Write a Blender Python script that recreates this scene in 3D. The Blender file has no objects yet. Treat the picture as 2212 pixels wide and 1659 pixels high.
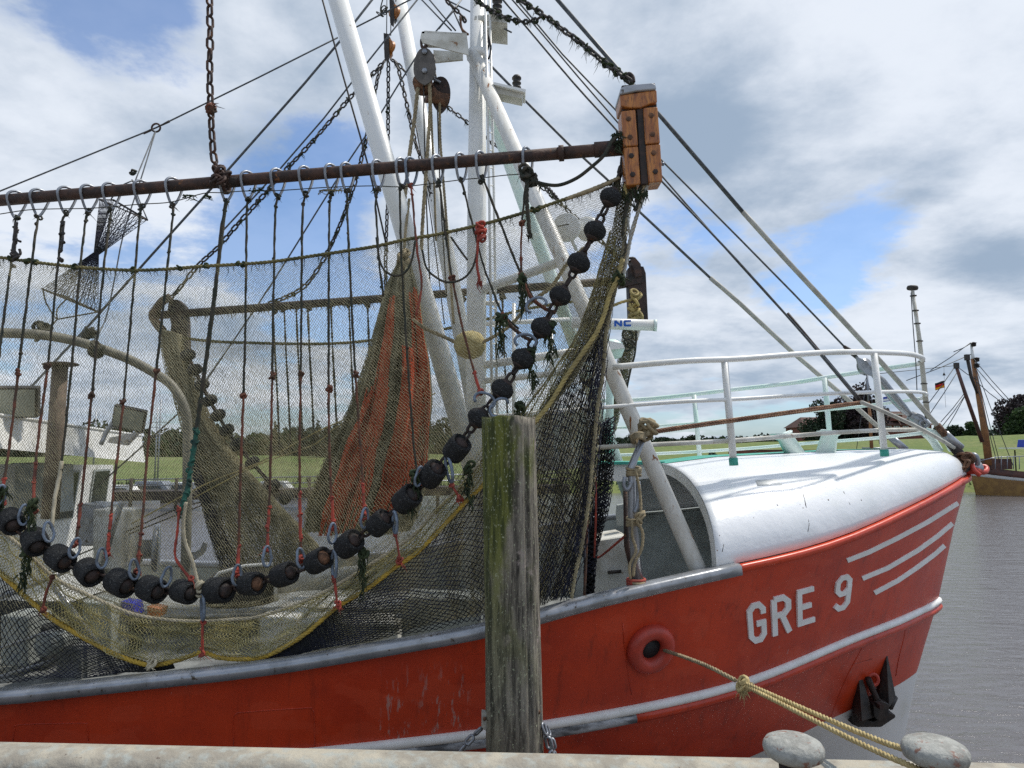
import bpy, math, random
import numpy as np
from mathutils import Vector, Matrix
from mathutils.bvhtree import BVHTree
random.seed(7)
rng = np.random.default_rng(7)
V = Vector
S = bpy.context.scene
COL = S.collection

# ---------------------------------------------------------------- camera
EYE = 4.0
F = 1540.0          # focal length in units of a 2212 px wide picture
TH = math.atan(140.0/F)
cam = bpy.data.cameras.new('camera')
cam.sensor_width = 36.0
cam.lens = F/2212.0*36.0
cam.clip_start = 0.05
cam.clip_end = 3000
co = bpy.data.objects.new('camera', cam)
co.location = (0, 0, EYE)
co.rotation_euler = (math.pi/2+TH, 0, 0)
COL.objects.link(co)
S.camera = co
EYEV = V((0, 0, EYE))
FW = V((0, math.cos(TH), math.sin(TH))); UP = V((0, -math.sin(TH), math.cos(TH)))

def ray(px, py):
    return V((1, 0, 0))*((px-1106)/F) + UP*((829.5-py)/F) + FW
def P(px, py, Y):
    """the point of the place at depth Y seen in this direction"""
    d = ray(px, py)
    return EYEV + d*(Y/d.y)

# ---------------------------------------------------------------- sun, sky, exposure
SUN_EL = math.radians(60); SUN_AZ = math.radians(62)   # azimuth from +Y towards +X
sd = V((math.cos(SUN_EL)*math.sin(SUN_AZ), math.cos(SUN_EL)*math.cos(SUN_AZ), math.sin(SUN_EL)))
sl = bpy.data.lights.new('sun', 'SUN')
sl.energy = 3.0; sl.angle = math.radians(2.5); sl.color = (1.0, 0.95, 0.87)
so = bpy.data.objects.new('sun', sl); COL.objects.link(so)
so.rotation_euler = (-sd).to_track_quat('-Z', 'Y').to_euler()
so.location = (0, 0, 30)
S.view_settings.view_transform = 'Standard'
S.view_settings.look = 'None'
S.view_settings.exposure = 0.32
S.view_settings.gamma = 1.0
S.view_settings.use_curve_mapping = False
S.cycles.use_denoising = False
S.cycles.sample_clamp_direct = 4.0
S.cycles.sample_clamp_indirect = 1.5
S.cycles.max_bounces = 6
S.cycles.transparent_max_bounces = 12

class NT:
    """small node-tree helper"""
    def __init__(s, nt):
        s.nt = nt; nt.nodes.clear()
    def n(s, t, props=None, **ins):
        nd = s.nt.nodes.new(t)
        for k, v in (props or {}).items(): setattr(nd, k, v)
        for k, v in ins.items():
            key = k.replace('__', ' ')
            if key.startswith('i') and key[1:].isdigit(): sock = nd.inputs[int(key[1:])]
            else: sock = nd.inputs[key]
            if isinstance(v, bpy.types.NodeSocket): s.nt.links.new(v, sock)
            else: sock.default_value = v
        return nd
    def math(s, op, a, b=None, c=None, clamp=False):
        nd = s.nt.nodes.new('ShaderNodeMath'); nd.operation = op; nd.use_clamp = clamp
        for i, v in enumerate((a, b, c)):
            if v is None: continue
            if isinstance(v, bpy.types.NodeSocket): s.nt.links.new(v, nd.inputs[i])
            else: nd.inputs[i].default_value = v
        return nd.outputs[0]
    def mixc(s, f, a, b):
        nd = s.nt.nodes.new('ShaderNodeMix'); nd.data_type = 'RGBA'
        for i, v in ((0, f), (6, a), (7, b)):
            if isinstance(v, bpy.types.NodeSocket): s.nt.links.new(v, nd.inputs[i])
            else: nd.inputs[i].default_value = v if not isinstance(v, tuple) or len(v) == 4 else (*v, 1)
        return nd.outputs[2]
    def smooth(s, v, a, b):
        nd = s.nt.nodes.new('ShaderNodeMapRange'); nd.interpolation_type = 'SMOOTHSTEP'
        s.nt.links.new(v, nd.inputs[0]); nd.inputs[1].default_value = a; nd.inputs[2].default_value = b
        return nd.outputs[0]

w = bpy.data.worlds.new('World'); S.world = w; w.use_nodes = True
W = NT(w.node_tree)
sky = W.n('ShaderNodeTexSky', dict(sky_type='NISHITA', sun_disc=False, sun_elevation=SUN_EL, sun_rotation=SUN_AZ, altitude=0, air_density=1.0, dust_density=1.2, ozone_density=1.6))
tc = W.n('ShaderNodeTexCoord')
dirv = tc.outputs['Generated']
sep = W.n('ShaderNodeSeparateXYZ', Vector=dirv)
zc = W.math('MAXIMUM', sep.outputs[2], 0.0)
zz = W.math('ADD', zc, 0.22)
cx = W.math('DIVIDE', sep.outputs[0], zz); cy = W.math('DIVIDE', sep.outputs[1], zz)
pv = W.n('ShaderNodeCombineXYZ', X=cx, Y=cy, Z=3.3).outputs[0]
n1 = W.n('ShaderNodeTexNoise', Vector=pv, Scale=0.95, Detail=7.0, Roughness=0.55, Distortion=0.25).outputs[0]
n2 = W.n('ShaderNodeTexNoise', Vector=pv, Scale=2.6, Detail=9.0, Roughness=0.64, Distortion=0.1).outputs[0]
n3 = W.n('ShaderNodeTexNoise', Vector=W.n('ShaderNodeVectorMath', dict(operation='ADD'), i0=pv, i1=(4.2, 1.3, 2.0)).outputs[0], Scale=1.6, Detail=6.0, Roughness=0.55).outputs[0]
def gap(px, py, k):
    """patch of clear or dense sky in one compass direction"""
    d = ray(px, py).normalized()
    dt = W.n('ShaderNodeVectorMath', dict(operation='DOT_PRODUCT'), i0=dirv, i1=tuple(d)).outputs['Value']
    return W.math('POWER', W.math('MAXIMUM', dt, 0.0), k)
cov = W.math('ADD', W.math('MULTIPLY', n1, 0.56), W.math('MULTIPLY', n2, 0.44))
for px, py, k, a in ((260, -20, 120, -0.20), (700, 330, 140, -0.17), (600, 540, 180, -0.17), (300, 570, 260, -0.06), (1500, 560, 200, -0.06), (1620, 600, 260, -0.04), (1980, 430, 400, -0.07), (1780, 520, 300, -0.05), (1820, 640, 300, -0.06),
                     (120, 280, 50, 0.12), (1500, 120, 30, 0.12), (1700, 320, 150, 0.05), (2150, 300, 200, 0.1), (2120, 530, 260, 0.12), (1480, 720, 160, 0.1), (480, 680, 120, 0.12), (2000, 700, 300, 0.08), (1000, 250, 60, 0.08)):
    cov = W.math('ADD', cov, W.math('MULTIPLY', gap(px, py, k), a))
mask = W.smooth(cov, 0.435, 0.525)
mask = W.math('ADD', W.math('MULTIPLY', mask, 0.76), 0.22)
dens = W.math('ADD', W.math('MULTIPLY', n3, 0.6), W.math('MULTIPLY', n2, 0.4))
for px, py, k, a in ((1540, 350, 140, 0.22), (2150, 560, 900, 0.13), (1850, 170, 500, 0.06), (2050, 720, 700, 0.06), (560, 740, 500, 0.10), (150, 250, 60, -0.06), (2150, 450, 700, -0.08), (1700, 200, 200, -0.05), (1480, 700, 400, -0.08), (2000, 640, 600, -0.05)):
    dens = W.math('ADD', dens, W.math('MULTIPLY', gap(px, py, k), a))
dens = W.smooth(dens, 0.41, 0.68)
ccol = W.mixc(dens, (6.0, 6.4, 7.0, 1), (2.5, 3.2, 4.15, 1))
skyc = W.n('ShaderNodeMix', dict(data_type='RGBA', blend_type='MULTIPLY'), i0=1.0, i6=sky.outputs[0], i7=(0.68, 0.90, 1.15, 1)).outputs[2]
final = W.mixc(mask, skyc, ccol)
bg = W.n('ShaderNodeBackground', Color=final, Strength=0.11)
W.n('ShaderNodeOutputWorld', Surface=bg.outputs[0])

# ---------------------------------------------------------------- materials
def M(name, c1, c2=None, scale=6.0, rough=0.6, metal=0.0, bump=0.0, bscale=None, c3=None, spots=None, spot_scale=20.0, stretch=(1, 1, 1), detail=6.0, coat=0.0, thr=(0.4, 0.6), sthr=(0.62, 0.68), bdist=0.02):
    m = bpy.data.materials.new(name); m.use_nodes = True
    N = NT(m.node_tree)
    geo = N.n('ShaderNodeNewGeometry')
    mp = N.n('ShaderNodeMapping', Vector=geo.outputs['Position'], Scale=stretch).outputs[0]
    col = (*c1, 1)
    if c2:
        nz = N.n('ShaderNodeTexNoise', Vector=mp, Scale=scale, Detail=detail, Roughness=0.6).outputs[0]
        col = N.mixc(N.smooth(nz, *thr), (*c1, 1), (*c2, 1))
    if c3:
        nz = N.n('ShaderNodeTexNoise', Vector=mp, Scale=scale*4.1, Detail=4.0).outputs[0]
        col = N.mixc(N.smooth(nz, 0.45, 0.75), col, (*c3, 1))
    if spots:
        nz = N.n('ShaderNodeTexNoise', Vector=mp, Scale=spot_scale, Detail=5.0, Roughness=0.65).outputs[0]
        col = N.mixc(N.smooth(nz, *sthr), col, (*spots, 1))
    b = N.n('ShaderNodeBsdfPrincipled', Roughness=rough, Metallic=metal)
    b.inputs['Coat Weight'].default_value = coat
    if isinstance(col, tuple): b.inputs['Base Color'].default_value = col
    else: N.nt.links.new(col, b.inputs['Base Color'])
    if bump:
        nz = N.n('ShaderNodeTexNoise', Vector=mp, Scale=bscale or scale*3, Detail=5.0, Roughness=0.6).outputs[0]
        bp = N.n('ShaderNodeBump', Height=nz, Strength=bump, Distance=bdist)
        N.nt.links.new(bp.outputs[0], b.inputs['Normal'])
    N.n('ShaderNodeOutputMaterial', Surface=b.outputs[0])
    return m

mt = {}
mt['white'] = M('white_paint', (0.78, 0.78, 0.75), (0.66, 0.65, 0.58), scale=1.7, rough=0.38, bump=0.25, bscale=5, spots=(0.30, 0.20, 0.11), spot_scale=9, sthr=(0.70, 0.76), thr=(0.45, 0.75))
mt['white_dirty'] = M('weathered_white_paint', (0.66, 0.65, 0.59), (0.46, 0.44, 0.37), scale=3, rough=0.5, bump=0.2, spots=(0.24, 0.13, 0.06), spot_scale=12, sthr=(0.64, 0.72))
mt['whaleback'] = M('glossy_white_paint', (0.80, 0.81, 0.82), (0.74, 0.76, 0.76), scale=1.3, rough=0.30, bump=0.4, bscale=1.7, bdist=0.05, spots=(0.34, 0.27, 0.2), spot_scale=11, sthr=(0.69, 0.74))
mt['mint'] = M('mint_paint', (0.60, 0.78, 0.70), (0.70, 0.80, 0.75), scale=3, rough=0.45)
mt['teal'] = M('teal_deck_paint', (0.03, 0.30, 0.22), (0.06, 0.36, 0.28), scale=5, rough=0.6)
mt['rust_white'] = M('rust_streaked_white_paint', (0.76, 0.75, 0.70), (0.68, 0.66, 0.60), scale=4, rough=0.45, spots=(0.26, 0.10, 0.03), spot_scale=4.5, stretch=(3.5, 3.5, .5), sthr=(0.61, 0.66))
mt['silver'] = M('worn_silver_paint', (0.36, 0.37, 0.39), (0.27, 0.28, 0.29), scale=5, rough=0.3, metal=0.5, bump=0.1, spots=(0.10, 0.08, 0.06), spot_scale=16, sthr=(0.6, 0.7))
mt['scuff'] = M('scuffed_black_and_silver', (0.06, 0.06, 0.062), (0.42, 0.43, 0.44), scale=5, rough=.45, stretch=(.5, .5, 2))
mt['galv'] = M('galvanised_steel', (0.30, 0.32, 0.35), (0.22, 0.235, 0.26), scale=15, rough=0.4, metal=0.5)
mt['bluegrey'] = M('blue_grey_steel', (0.20, 0.25, 0.32), (0.12, 0.145, 0.18), scale=15, rough=0.45, metal=0.2)
mt['rust'] = M('rusty_steel', (0.075, 0.038, 0.026), (0.035, 0.022, 0.018), scale=9, rough=0.75, bump=0.4, spots=(0.22, 0.09, 0.03), spot_scale=14, sthr=(0.60, 0.70))
mt['rust_dark'] = M('dark_rusty_steel', (0.045, 0.026, 0.02), (0.02, 0.016, 0.014), scale=12, rough=0.7, bump=0.4, spots=(0.12, 0.05, 0.02), spot_scale=20)
mt['rust_bright'] = M('bright_rusty_steel', (0.17, 0.08, 0.04), (0.08, 0.04, 0.022), scale=20, rough=0.8, bump=0.4)
mt['iron'] = M('black_iron', (0.022, 0.020, 0.018), (0.045, 0.035, 0.028), scale=12, rough=0.6, bump=0.3)
mt['wire'] = M('steel_wire', (0.10, 0.11, 0.115), (0.06, 0.065, 0.07), scale=20, rough=0.55, metal=0.3)
mt['sheath'] = M('grey_sheath', (0.42, 0.41, 0.36), (0.32, 0.31, 0.27), scale=6, rough=0.6)
mt['rubber'] = M('black_rubber', (0.010, 0.0105, 0.011), (0.022, 0.023, 0.024), scale=20, rough=0.8, bump=1.0, bscale=85, bdist=0.03, spots=(0.16, 0.165, 0.16), spot_scale=85, sthr=(0.60, 0.64))
mt['wood'] = M('varnished_wood', (0.50, 0.19, 0.035), (0.33, 0.105, 0.02), scale=7, rough=0.45, stretch=(3, 3, .5), bump=0.25, c3=(0.16, 0.05, 0.015), coat=0.2)
mt['twine'] = M('beige_netting_twine', (0.66, 0.61, 0.42), (0.42, 0.40, 0.27), scale=2.5, rough=0.9, c3=(0.72, 0.67, 0.47))
mt['twine_grey'] = M('grey_netting_twine', (0.52, 0.48, 0.32), (0.26, 0.25, 0.165), scale=2.2, rough=0.9, c3=(0.62, 0.58, 0.40))
mt['twine_yel'] = M('yellowish_netting_twine', (0.78, 0.71, 0.38), (0.60, 0.56, 0.30), scale=2.5, rough=0.9)
mt['twine_brown'] = M('brown_netting_twine', (0.52, 0.46, 0.29), (0.32, 0.28, 0.18), scale=3, rough=0.9)
mt['twine_black'] = M('black_netting_twine', (0.010, 0.011, 0.012), (0.016, 0.018, 0.04), scale=3, rough=0.8)
mt['head'] = M('weedy_headline_rope', (0.20, 0.17, 0.07), (0.09, 0.09, 0.04), scale=5, rough=0.9, bump=0.4, bscale=60)
mt['yellow'] = M('yellow_rope', (0.52, 0.34, 0.045), (0.38, 0.26, 0.05), scale=9, rough=0.75)
mt['yellow_old'] = M('worn_yellow_rope', (0.42, 0.33, 0.12), (0.30, 0.24, 0.10), scale=9, rough=0.8, bump=0.3, bscale=60)
mt['cream'] = M('cream_rope', (0.52, 0.46, 0.33), (0.38, 0.34, 0.24), scale=9, rough=0.85)
mt['tan'] = M('tan_rope', (0.34, 0.27, 0.16), (0.22, 0.18, 0.11), scale=12, rough=0.9, bump=0.3, bscale=60)
mt['dkrope'] = M('dark_weedy_rope', (0.030, 0.036, 0.026), (0.06, 0.05, 0.035), scale=14, rough=0.9, bump=0.4, bscale=70)
mt['redrope'] = M('faded_red_rope', (0.27, 0.065, 0.04), (0.12, 0.045, 0.03), scale=6, rough=0.85, bump=0.3, bscale=70)
mt['brrope'] = M('red_brown_rope', (0.17, 0.06, 0.035), (0.07, 0.045, 0.03), scale=7, rough=0.9, bump=0.3, bscale=70)
mt['redbright'] = M('orange_red_rope', (0.42, 0.065, 0.04), (0.24, 0.05, 0.035), scale=9, rough=0.85)
mt['weed'] = M('dark_green_weed', (0.018, 0.030, 0.012), (0.04, 0.055, 0.02), scale=12, rough=0.95)
mt['greenrope'] = M('green_rope', (0.02, 0.10, 0.07), (0.02, 0.05, 0.04), scale=12, rough=0.9)
mt['deckgrey'] = M('grey_deck_paint', (0.22, 0.23, 0.22), (0.14, 0.145, 0.14), scale=4, rough=0.7, bump=0.2)
mt['dark'] = M('dark_interior', (0.02, 0.022, 0.024), rough=0.7)
mt['ingrey'] = M('grey_interior_paint', (0.36, 0.39, 0.37), (0.28, 0.30, 0.28), scale=2, rough=0.6)
mt['glass'] = M('dark_window_glass', (0.02, 0.025, 0.025), rough=0.08)
mt['blue'] = M('blue_lettering', (0.01, 0.10, 0.45), rough=0.5)
mt['redpaint'] = M('red_fitting_paint', (0.50, 0.055, 0.03), (0.40, 0.05, 0.03), scale=6, rough=0.45)
mt['letter'] = M('white_letter_paint', (0.86, 0.86, 0.83), (0.78, 0.78, 0.74), scale=6, rough=0.5)
mt['stone'] = M('pale_coping_concrete', (0.40, 0.365, 0.29), (0.27, 0.245, 0.20), scale=3.5, rough=0.8, bump=0.5, bscale=22, c3=(0.34, 0.36, 0.33), spots=(0.13, 0.10, 0.08), spot_scale=26, sthr=(0.66, 0.72))
mt['quay'] = M('quay_concrete', (0.22, 0.19, 0.15), (0.14, 0.12, 0.10), scale=3, rough=0.9, bump=0.6)
mt['bollard'] = M('chipped_grey_bollard_paint', (0.30, 0.305, 0.28), (0.21, 0.21, 0.19), scale=8, rough=0.7, bump=0.6, bscale=22, c3=(0.36, 0.36, 0.33), spots=(0.20, 0.10, 0.07), spot_scale=17, sthr=(0.57, 0.66))
mt['brick'] = M('red_brick', (0.20, 0.07, 0.05), (0.15, 0.055, 0.04), scale=1.5, rough=0.9)
mt['tile'] = M('brown_roof_tiles', (0.12, 0.06, 0.045), (0.08, 0.045, 0.035), scale=1.2, rough=0.9)
mt['orangewood'] = M('orange_brown_spar_varnish', (0.34, 0.15, 0.05), (0.22, 0.10, 0.04), scale=2, rough=0.5)
mt['brownwood'] = M('dark_brown_hull_wood', (0.10, 0.035, 0.022), (0.06, 0.025, 0.018), scale=2, rough=0.5)
mt['ochre'] = M('ochre_hull_wood', (0.30, 0.17, 0.05), (0.22, 0.12, 0.04), scale=2, rough=0.5)
mt['bark'] = M('tree_bark', (0.07, 0.055, 0.04), (0.04, 0.03, 0.025), scale=4, rough=0.9)
mt['leaf_green'] = M('green_foliage', (0.045, 0.085, 0.022), (0.025, 0.05, 0.015), scale=0.9, rough=0.8)
mt['leaf_dark'] = M('dark_green_foliage', (0.022, 0.045, 0.016), (0.012, 0.025, 0.010), scale=0.9, rough=0.8)
mt['leaf_copper'] = M('copper_foliage', (0.034, 0.016, 0.018), (0.016, 0.010, 0.012), scale=0.9, rough=0.8)
mt['black'] = M('flag_black', (0.012, 0.012, 0.012), rough=0.8)
mt['flagred'] = M('flag_red', (0.60, 0.02, 0.01), rough=0.8)
mt['gold'] = M('flag_gold', (0.80, 0.45, 0.02), rough=0.8)
mt['flagblue'] = M('flag_blue', (0.03, 0.06, 0.35), rough=0.8)
mt['plastic_blue'] = M('blue_plastic', (0.01, 0.02, 0.45), rough=0.5)
mt['plastic_orange'] = M('orange_plastic', (0.5, 0.16, 0.03), rough=0.5)
mt['lampglass'] = M('floodlight_glass', (0.30, 0.31, 0.24), rough=0.35)
mt['canvas'] = M('pale_plastic_float', (0.55, 0.56, 0.54), rough=0.6)
mt['floatyel'] = M('bleached_yellow_float', (0.50, 0.42, 0.20), (0.36, 0.29, 0.12), scale=14, rough=0.9, bump=0.5, bscale=50)

# hull paint: red with fine grain and long vertical scrapes
def hull_mat():
    m = bpy.data.materials.new('red_hull_paint'); m.use_nodes = True
    N = NT(m.node_tree)
    geo = N.n('ShaderNodeNewGeometry'); pos = geo.outputs['Position']
    na = N.n('ShaderNodeTexNoise', Vector=pos, Scale=1.3, Detail=6.0, Roughness=0.65).outputs[0]
    nb = N.n('ShaderNodeTexNoise', Vector=pos, Scale=38.0, Detail=3.0).outputs[0]
    c = N.mixc(N.smooth(na, 0.35, 0.7), (0.58, 0.052, 0.013, 1), (0.43, 0.036, 0.012, 1))
    c = N.mixc(N.math('MULTIPLY', N.smooth(nb, 0.5, 0.8), 0.3), c, (0.52, 0.07, 0.03, 1))
    st = N.n('ShaderNodeMapping', Vector=pos, Scale=(26, 26, 1.1)).outputs[0]
    nc = N.n('ShaderNodeTexNoise', Vector=st, Scale=1.0, Detail=6.0, Roughness=0.7).outputs[0]
    sp = N.n('ShaderNodeSeparateXYZ', Vector=pos)
    def band(cc, ww):
        return N.math('SUBTRACT', 1.0, N.smooth(N.math('ABSOLUTE', N.math('SUBTRACT', sp.outputs[0], cc)), ww*0.4, ww))
    zone = N.math('MAXIMUM', band(-0.92, 0.17), band(-0.55, 0.26))
    zone = N.math('MULTIPLY', zone, N.math('SUBTRACT', 1.0, N.smooth(sp.outputs[2], 2.0, 2.35)))
    scr = N.math('MULTIPLY', zone, N.smooth(nc, 0.55, 0.62))
    dr1 = N.n('ShaderNodeTexNoise', Vector=N.n('ShaderNodeMapping', Vector=pos, Scale=(7, 7, .35)).outputs[0], Scale=1.6, Detail=6.0, Roughness=0.65).outputs[0]
    c = N.mixc(N.math('MULTIPLY', N.smooth(dr1, 0.52, 0.72), 0.45), c, (0.17, 0.025, 0.014, 1))
    dr2 = N.n('ShaderNodeTexNoise', Vector=N.n('ShaderNodeMapping', Vector=pos, Scale=(2.2, 2.2, 3.5)).outputs[0], Scale=1.2, Detail=3.0, Roughness=0.4).outputs[0]
    c = N.mixc(N.math('MULTIPLY', N.smooth(dr2, 0.56, 0.59), 0.35), c, (0.60, 0.075, 0.03, 1))
    nd = N.n('ShaderNodeTexNoise', Vector=N.n('ShaderNodeMapping', Vector=pos, Scale=(5, 5, 1.6)).outputs[0], Scale=2.2, Detail=7.0, Roughness=0.75).outputs[0]
    chips = N.math('MULTIPLY', N.smooth(nd, 0.66, 0.69), 0.5)
    c = N.mixc(N.math('MAXIMUM', N.math('MULTIPLY', scr, 0.6), chips), c, (0.42, 0.32, 0.28, 1))
    b = N.n('ShaderNodeBsdfPrincipled', Roughness=0.36)
    N.nt.links.new(c, b.inputs['Base Color'])
    ne = N.n('ShaderNodeTexNoise', Vector=pos, Scale=3.0, Detail=7.0, Roughness=0.55).outputs[0]
    bp = N.n('ShaderNodeBump', Height=ne, Strength=0.35, Distance=0.02)
    N.nt.links.new(bp.outputs[0], b.inputs['Normal'])
    N.n('ShaderNodeOutputMaterial', Surface=b.outputs[0])
    return m
def translucent(k, f):
    m = mt[k]; nt = m.node_tree; b = [n for n in nt.nodes if n.type == 'BSDF_PRINCIPLED'][0]; o = [n for n in nt.nodes if n.type == 'OUTPUT_MATERIAL'][0]
    t = nt.nodes.new('ShaderNodeBsdfTranslucent'); x = nt.nodes.new('ShaderNodeMixShader'); x.inputs[0].default_value = f
    if b.inputs['Base Color'].links: nt.links.new(b.inputs['Base Color'].links[0].from_socket, t.inputs[0])
    else: t.inputs[0].default_value = b.inputs['Base Color'].default_value
    nt.links.new(b.outputs[0], x.inputs[1]); nt.links.new(t.outputs[0], x.inputs[2]); nt.links.new(x.outputs[0], o.inputs[0])
for k_, f_ in (('twine', .5), ('twine_yel', .5), ('twine_brown', .45), ('twine_grey', .4), ('leaf_green', .3), ('flagred', .4), ('gold', .4)): translucent(k_, f_)
mt['hull'] = hull_mat()

def pile_mat():
    m = bpy.data.materials.new('mossy_pile_wood'); m.use_nodes = True
    N = NT(m.node_tree)
    geo = N.n('ShaderNodeNewGeometry'); pos = geo.outputs['Position']
    st = N.n('ShaderNodeMapping', Vector=pos, Scale=(14, 14, 1.3)).outputs[0]
    g = N.n('ShaderNodeTexNoise', Vector=st, Scale=1.6, Detail=8.0, Roughness=0.7).outputs[0]
    base = N.mixc(N.smooth(g, 0.35, 0.65), (0.030, 0.026, 0.020, 1), (0.27, 0.24, 0.19, 1))
    big = N.n('ShaderNodeTexNoise', Vector=N.n('ShaderNodeMapping', Vector=pos, Scale=(1.6, 1.6, .7)).outputs[0], Scale=2.0, Detail=6.0, Roughness=0.6).outputs[0]
    sp = N.n('ShaderNodeSeparateXYZ', Vector=pos)
    hi = N.smooth(sp.outputs[2], 2.1, 3.6)
    left = N.math('SUBTRACT', 1.0, N.smooth(sp.outputs[0], -0.15, 0.10))
    mossf = N.math('MULTIPLY', N.smooth(N.math('ADD', big, N.math('MULTIPLY', left, 0.24)), 0.54, 0.68), N.math('ADD', N.math('MULTIPLY', hi, 0.8), 0.2))
    moss = N.mixc(N.smooth(g, 0.4, 0.6), (0.035, 0.045, 0.008, 1), (0.13, 0.14, 0.025, 1))
    c = N.mixc(mossf, base, moss)
    lich = N.n('ShaderNodeTexNoise', Vector=N.n('ShaderNodeMapping', Vector=pos, Scale=(52, 52, 24)).outputs[0], Scale=1.6, Detail=3.0, Roughness=0.6).outputs[0]
    c = N.mixc(N.math('MULTIPLY', N.smooth(lich, 0.62, 0.66), 0.8), c, (0.40, 0.42, 0.28, 1))
    pale = N.n('ShaderNodeTexNoise', Vector=pos, Scale=2.3, Detail=6.0, Roughness=0.7).outputs[0]
    c = N.mixc(N.math('MULTIPLY', N.smooth(pale, 0.58, 0.66), N.smooth(sp.outputs[0], -0.1, 0.1)), c, (0.34, 0.28, 0.25, 1))
    b = N.n('ShaderNodeBsdfPrincipled', Roughness=0.9)
    N.nt.links.new(c, b.inputs['Base Color'])
    bp = N.n('ShaderNodeBump', Height=g, Strength=0.8, Distance=0.03)
    N.nt.links.new(bp.outputs[0], b.inputs['Normal'])
    N.n('ShaderNodeOutputMaterial', Surface=b.outputs[0])
    return m
mt['pile'] = pile_mat()

def water_mat():
    m = bpy.data.materials.new('harbour_water'); m.use_nodes = True
    N = NT(m.node_tree)
    geo = N.n('ShaderNodeNewGeometry'); pos = geo.outputs['Position']
    a = N.n('ShaderNodeTexNoise', Vector=N.n('ShaderNodeMapping', Vector=pos, Rotation=(0, 0, 0.35), Scale=(0.5, 1.3, 1)).outputs[0], Scale=3.2, Detail=6.0, Roughness=0.6, Distortion=0.4).outputs[0]
    b2 = N.n('ShaderNodeTexNoise', Vector=N.n('ShaderNodeMapping', Vector=pos, Rotation=(0, 0, -0.2), Scale=(0.5, 1.2, 1)).outputs[0], Scale=0.7, Detail=4.0, Roughness=0.6).outputs[0]
    h = N.math('ADD', a, N.math('MULTIPLY', b2, 1.6))
    bp = N.n('ShaderNodeBump', Height=h, Strength=0.7, Distance=0.07)
    b = N.n('ShaderNodeBsdfPrincipled', Roughness=0.13, IOR=1.33)
    b.inputs['Base Color'].default_value = (0.115, 0.11, 0.115, 1)
    N.nt.links.new(bp.outputs[0], b.inputs['Normal'])
    N.n('ShaderNodeOutputMaterial', Surface=b.outputs[0])
    return m
mt['water'] = water_mat()

def grass_mat():
    m = bpy.data.materials.new('meadow_grass'); m.use_nodes = True
    N = NT(m.node_tree)
    pos = N.n('ShaderNodeNewGeometry').outputs['Position']
    a = N.n('ShaderNodeTexNoise', Vector=N.n('ShaderNodeMapping', Vector=pos, Scale=(0.3, 1, 1)).outputs[0], Scale=0.22, Detail=8.0, Roughness=0.7).outputs[0]
    b2 = N.n('ShaderNodeTexNoise', Vector=pos, Scale=2.0, Detail=5.0).outputs[0]
    c = N.mixc(N.smooth(a, 0.35, 0.65), (0.11, 0.155, 0.030, 1), (0.165, 0.18, 0.055, 1))
    c = N.mixc(N.math('MULTIPLY', N.smooth(b2, 0.4, 0.7), 0.55), c, (0.06, 0.105, 0.025, 1))
    b = N.n('ShaderNodeBsdfPrincipled', Roughness=0.95)
    N.nt.links.new(c, b.inputs['Base Color'])
    N.nt.links.new(N.n('ShaderNodeBump', Height=b2, Strength=0.6, Distance=0.2).outputs[0], b.inputs['Normal'])
    N.n('ShaderNodeOutputMaterial', Surface=b.outputs[0])
    return m
mt['grass'] = grass_mat()
mt['mud'] = M('muddy_bank', (0.12, 0.10, 0.07), (0.07, 0.065, 0.04), scale=1.0, rough=0.9)

# ---------------------------------------------------------------- mesh helpers
def frame(t):
    t = t.normalized()
    a = V((0, 0, 1)) if abs(t.z) < 0.9 else V((1, 0, 0))
    n = t.cross(a).normalized()
    return n, t.cross(n).normalized()

WL = {}    # world location of things and parts
def smooth_pts(pts, n=6, closed=False):
    """Catmull-Rom through points"""
    pts = [V(p) for p in pts]
    if len(pts) < 3: return pts
    out = []
    m = len(pts)
    rngi = range(m if closed else m-1)
    for i in rngi:
        p0 = pts[(i-1) % m] if closed or i > 0 else pts[0]*2-pts[1]
        p1 = pts[i]; p2 = pts[(i+1) % m]
        p3 = pts[(i+2) % m] if closed or i < m-2 else pts[-1]*2-pts[-2]
        for k in range(n):
            t = k/n
            out.append(0.5*((2*p1)+(p2-p0)*t+(2*p0-5*p1+4*p2-p3)*t*t+(3*p1-p0-3*p2+p3)*t**3))
    if not closed: out.append(pts[-1])
    return out
def pp(lst, Y=None, n=5):
    """list of (px, py[, Y]) -> smooth world polyline"""
    q = []
    for a in lst:
        q.append(P(a[0], a[1], a[2] if len(a) > 2 else Y))
    return smooth_pts(q, n) if n > 1 else q

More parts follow.
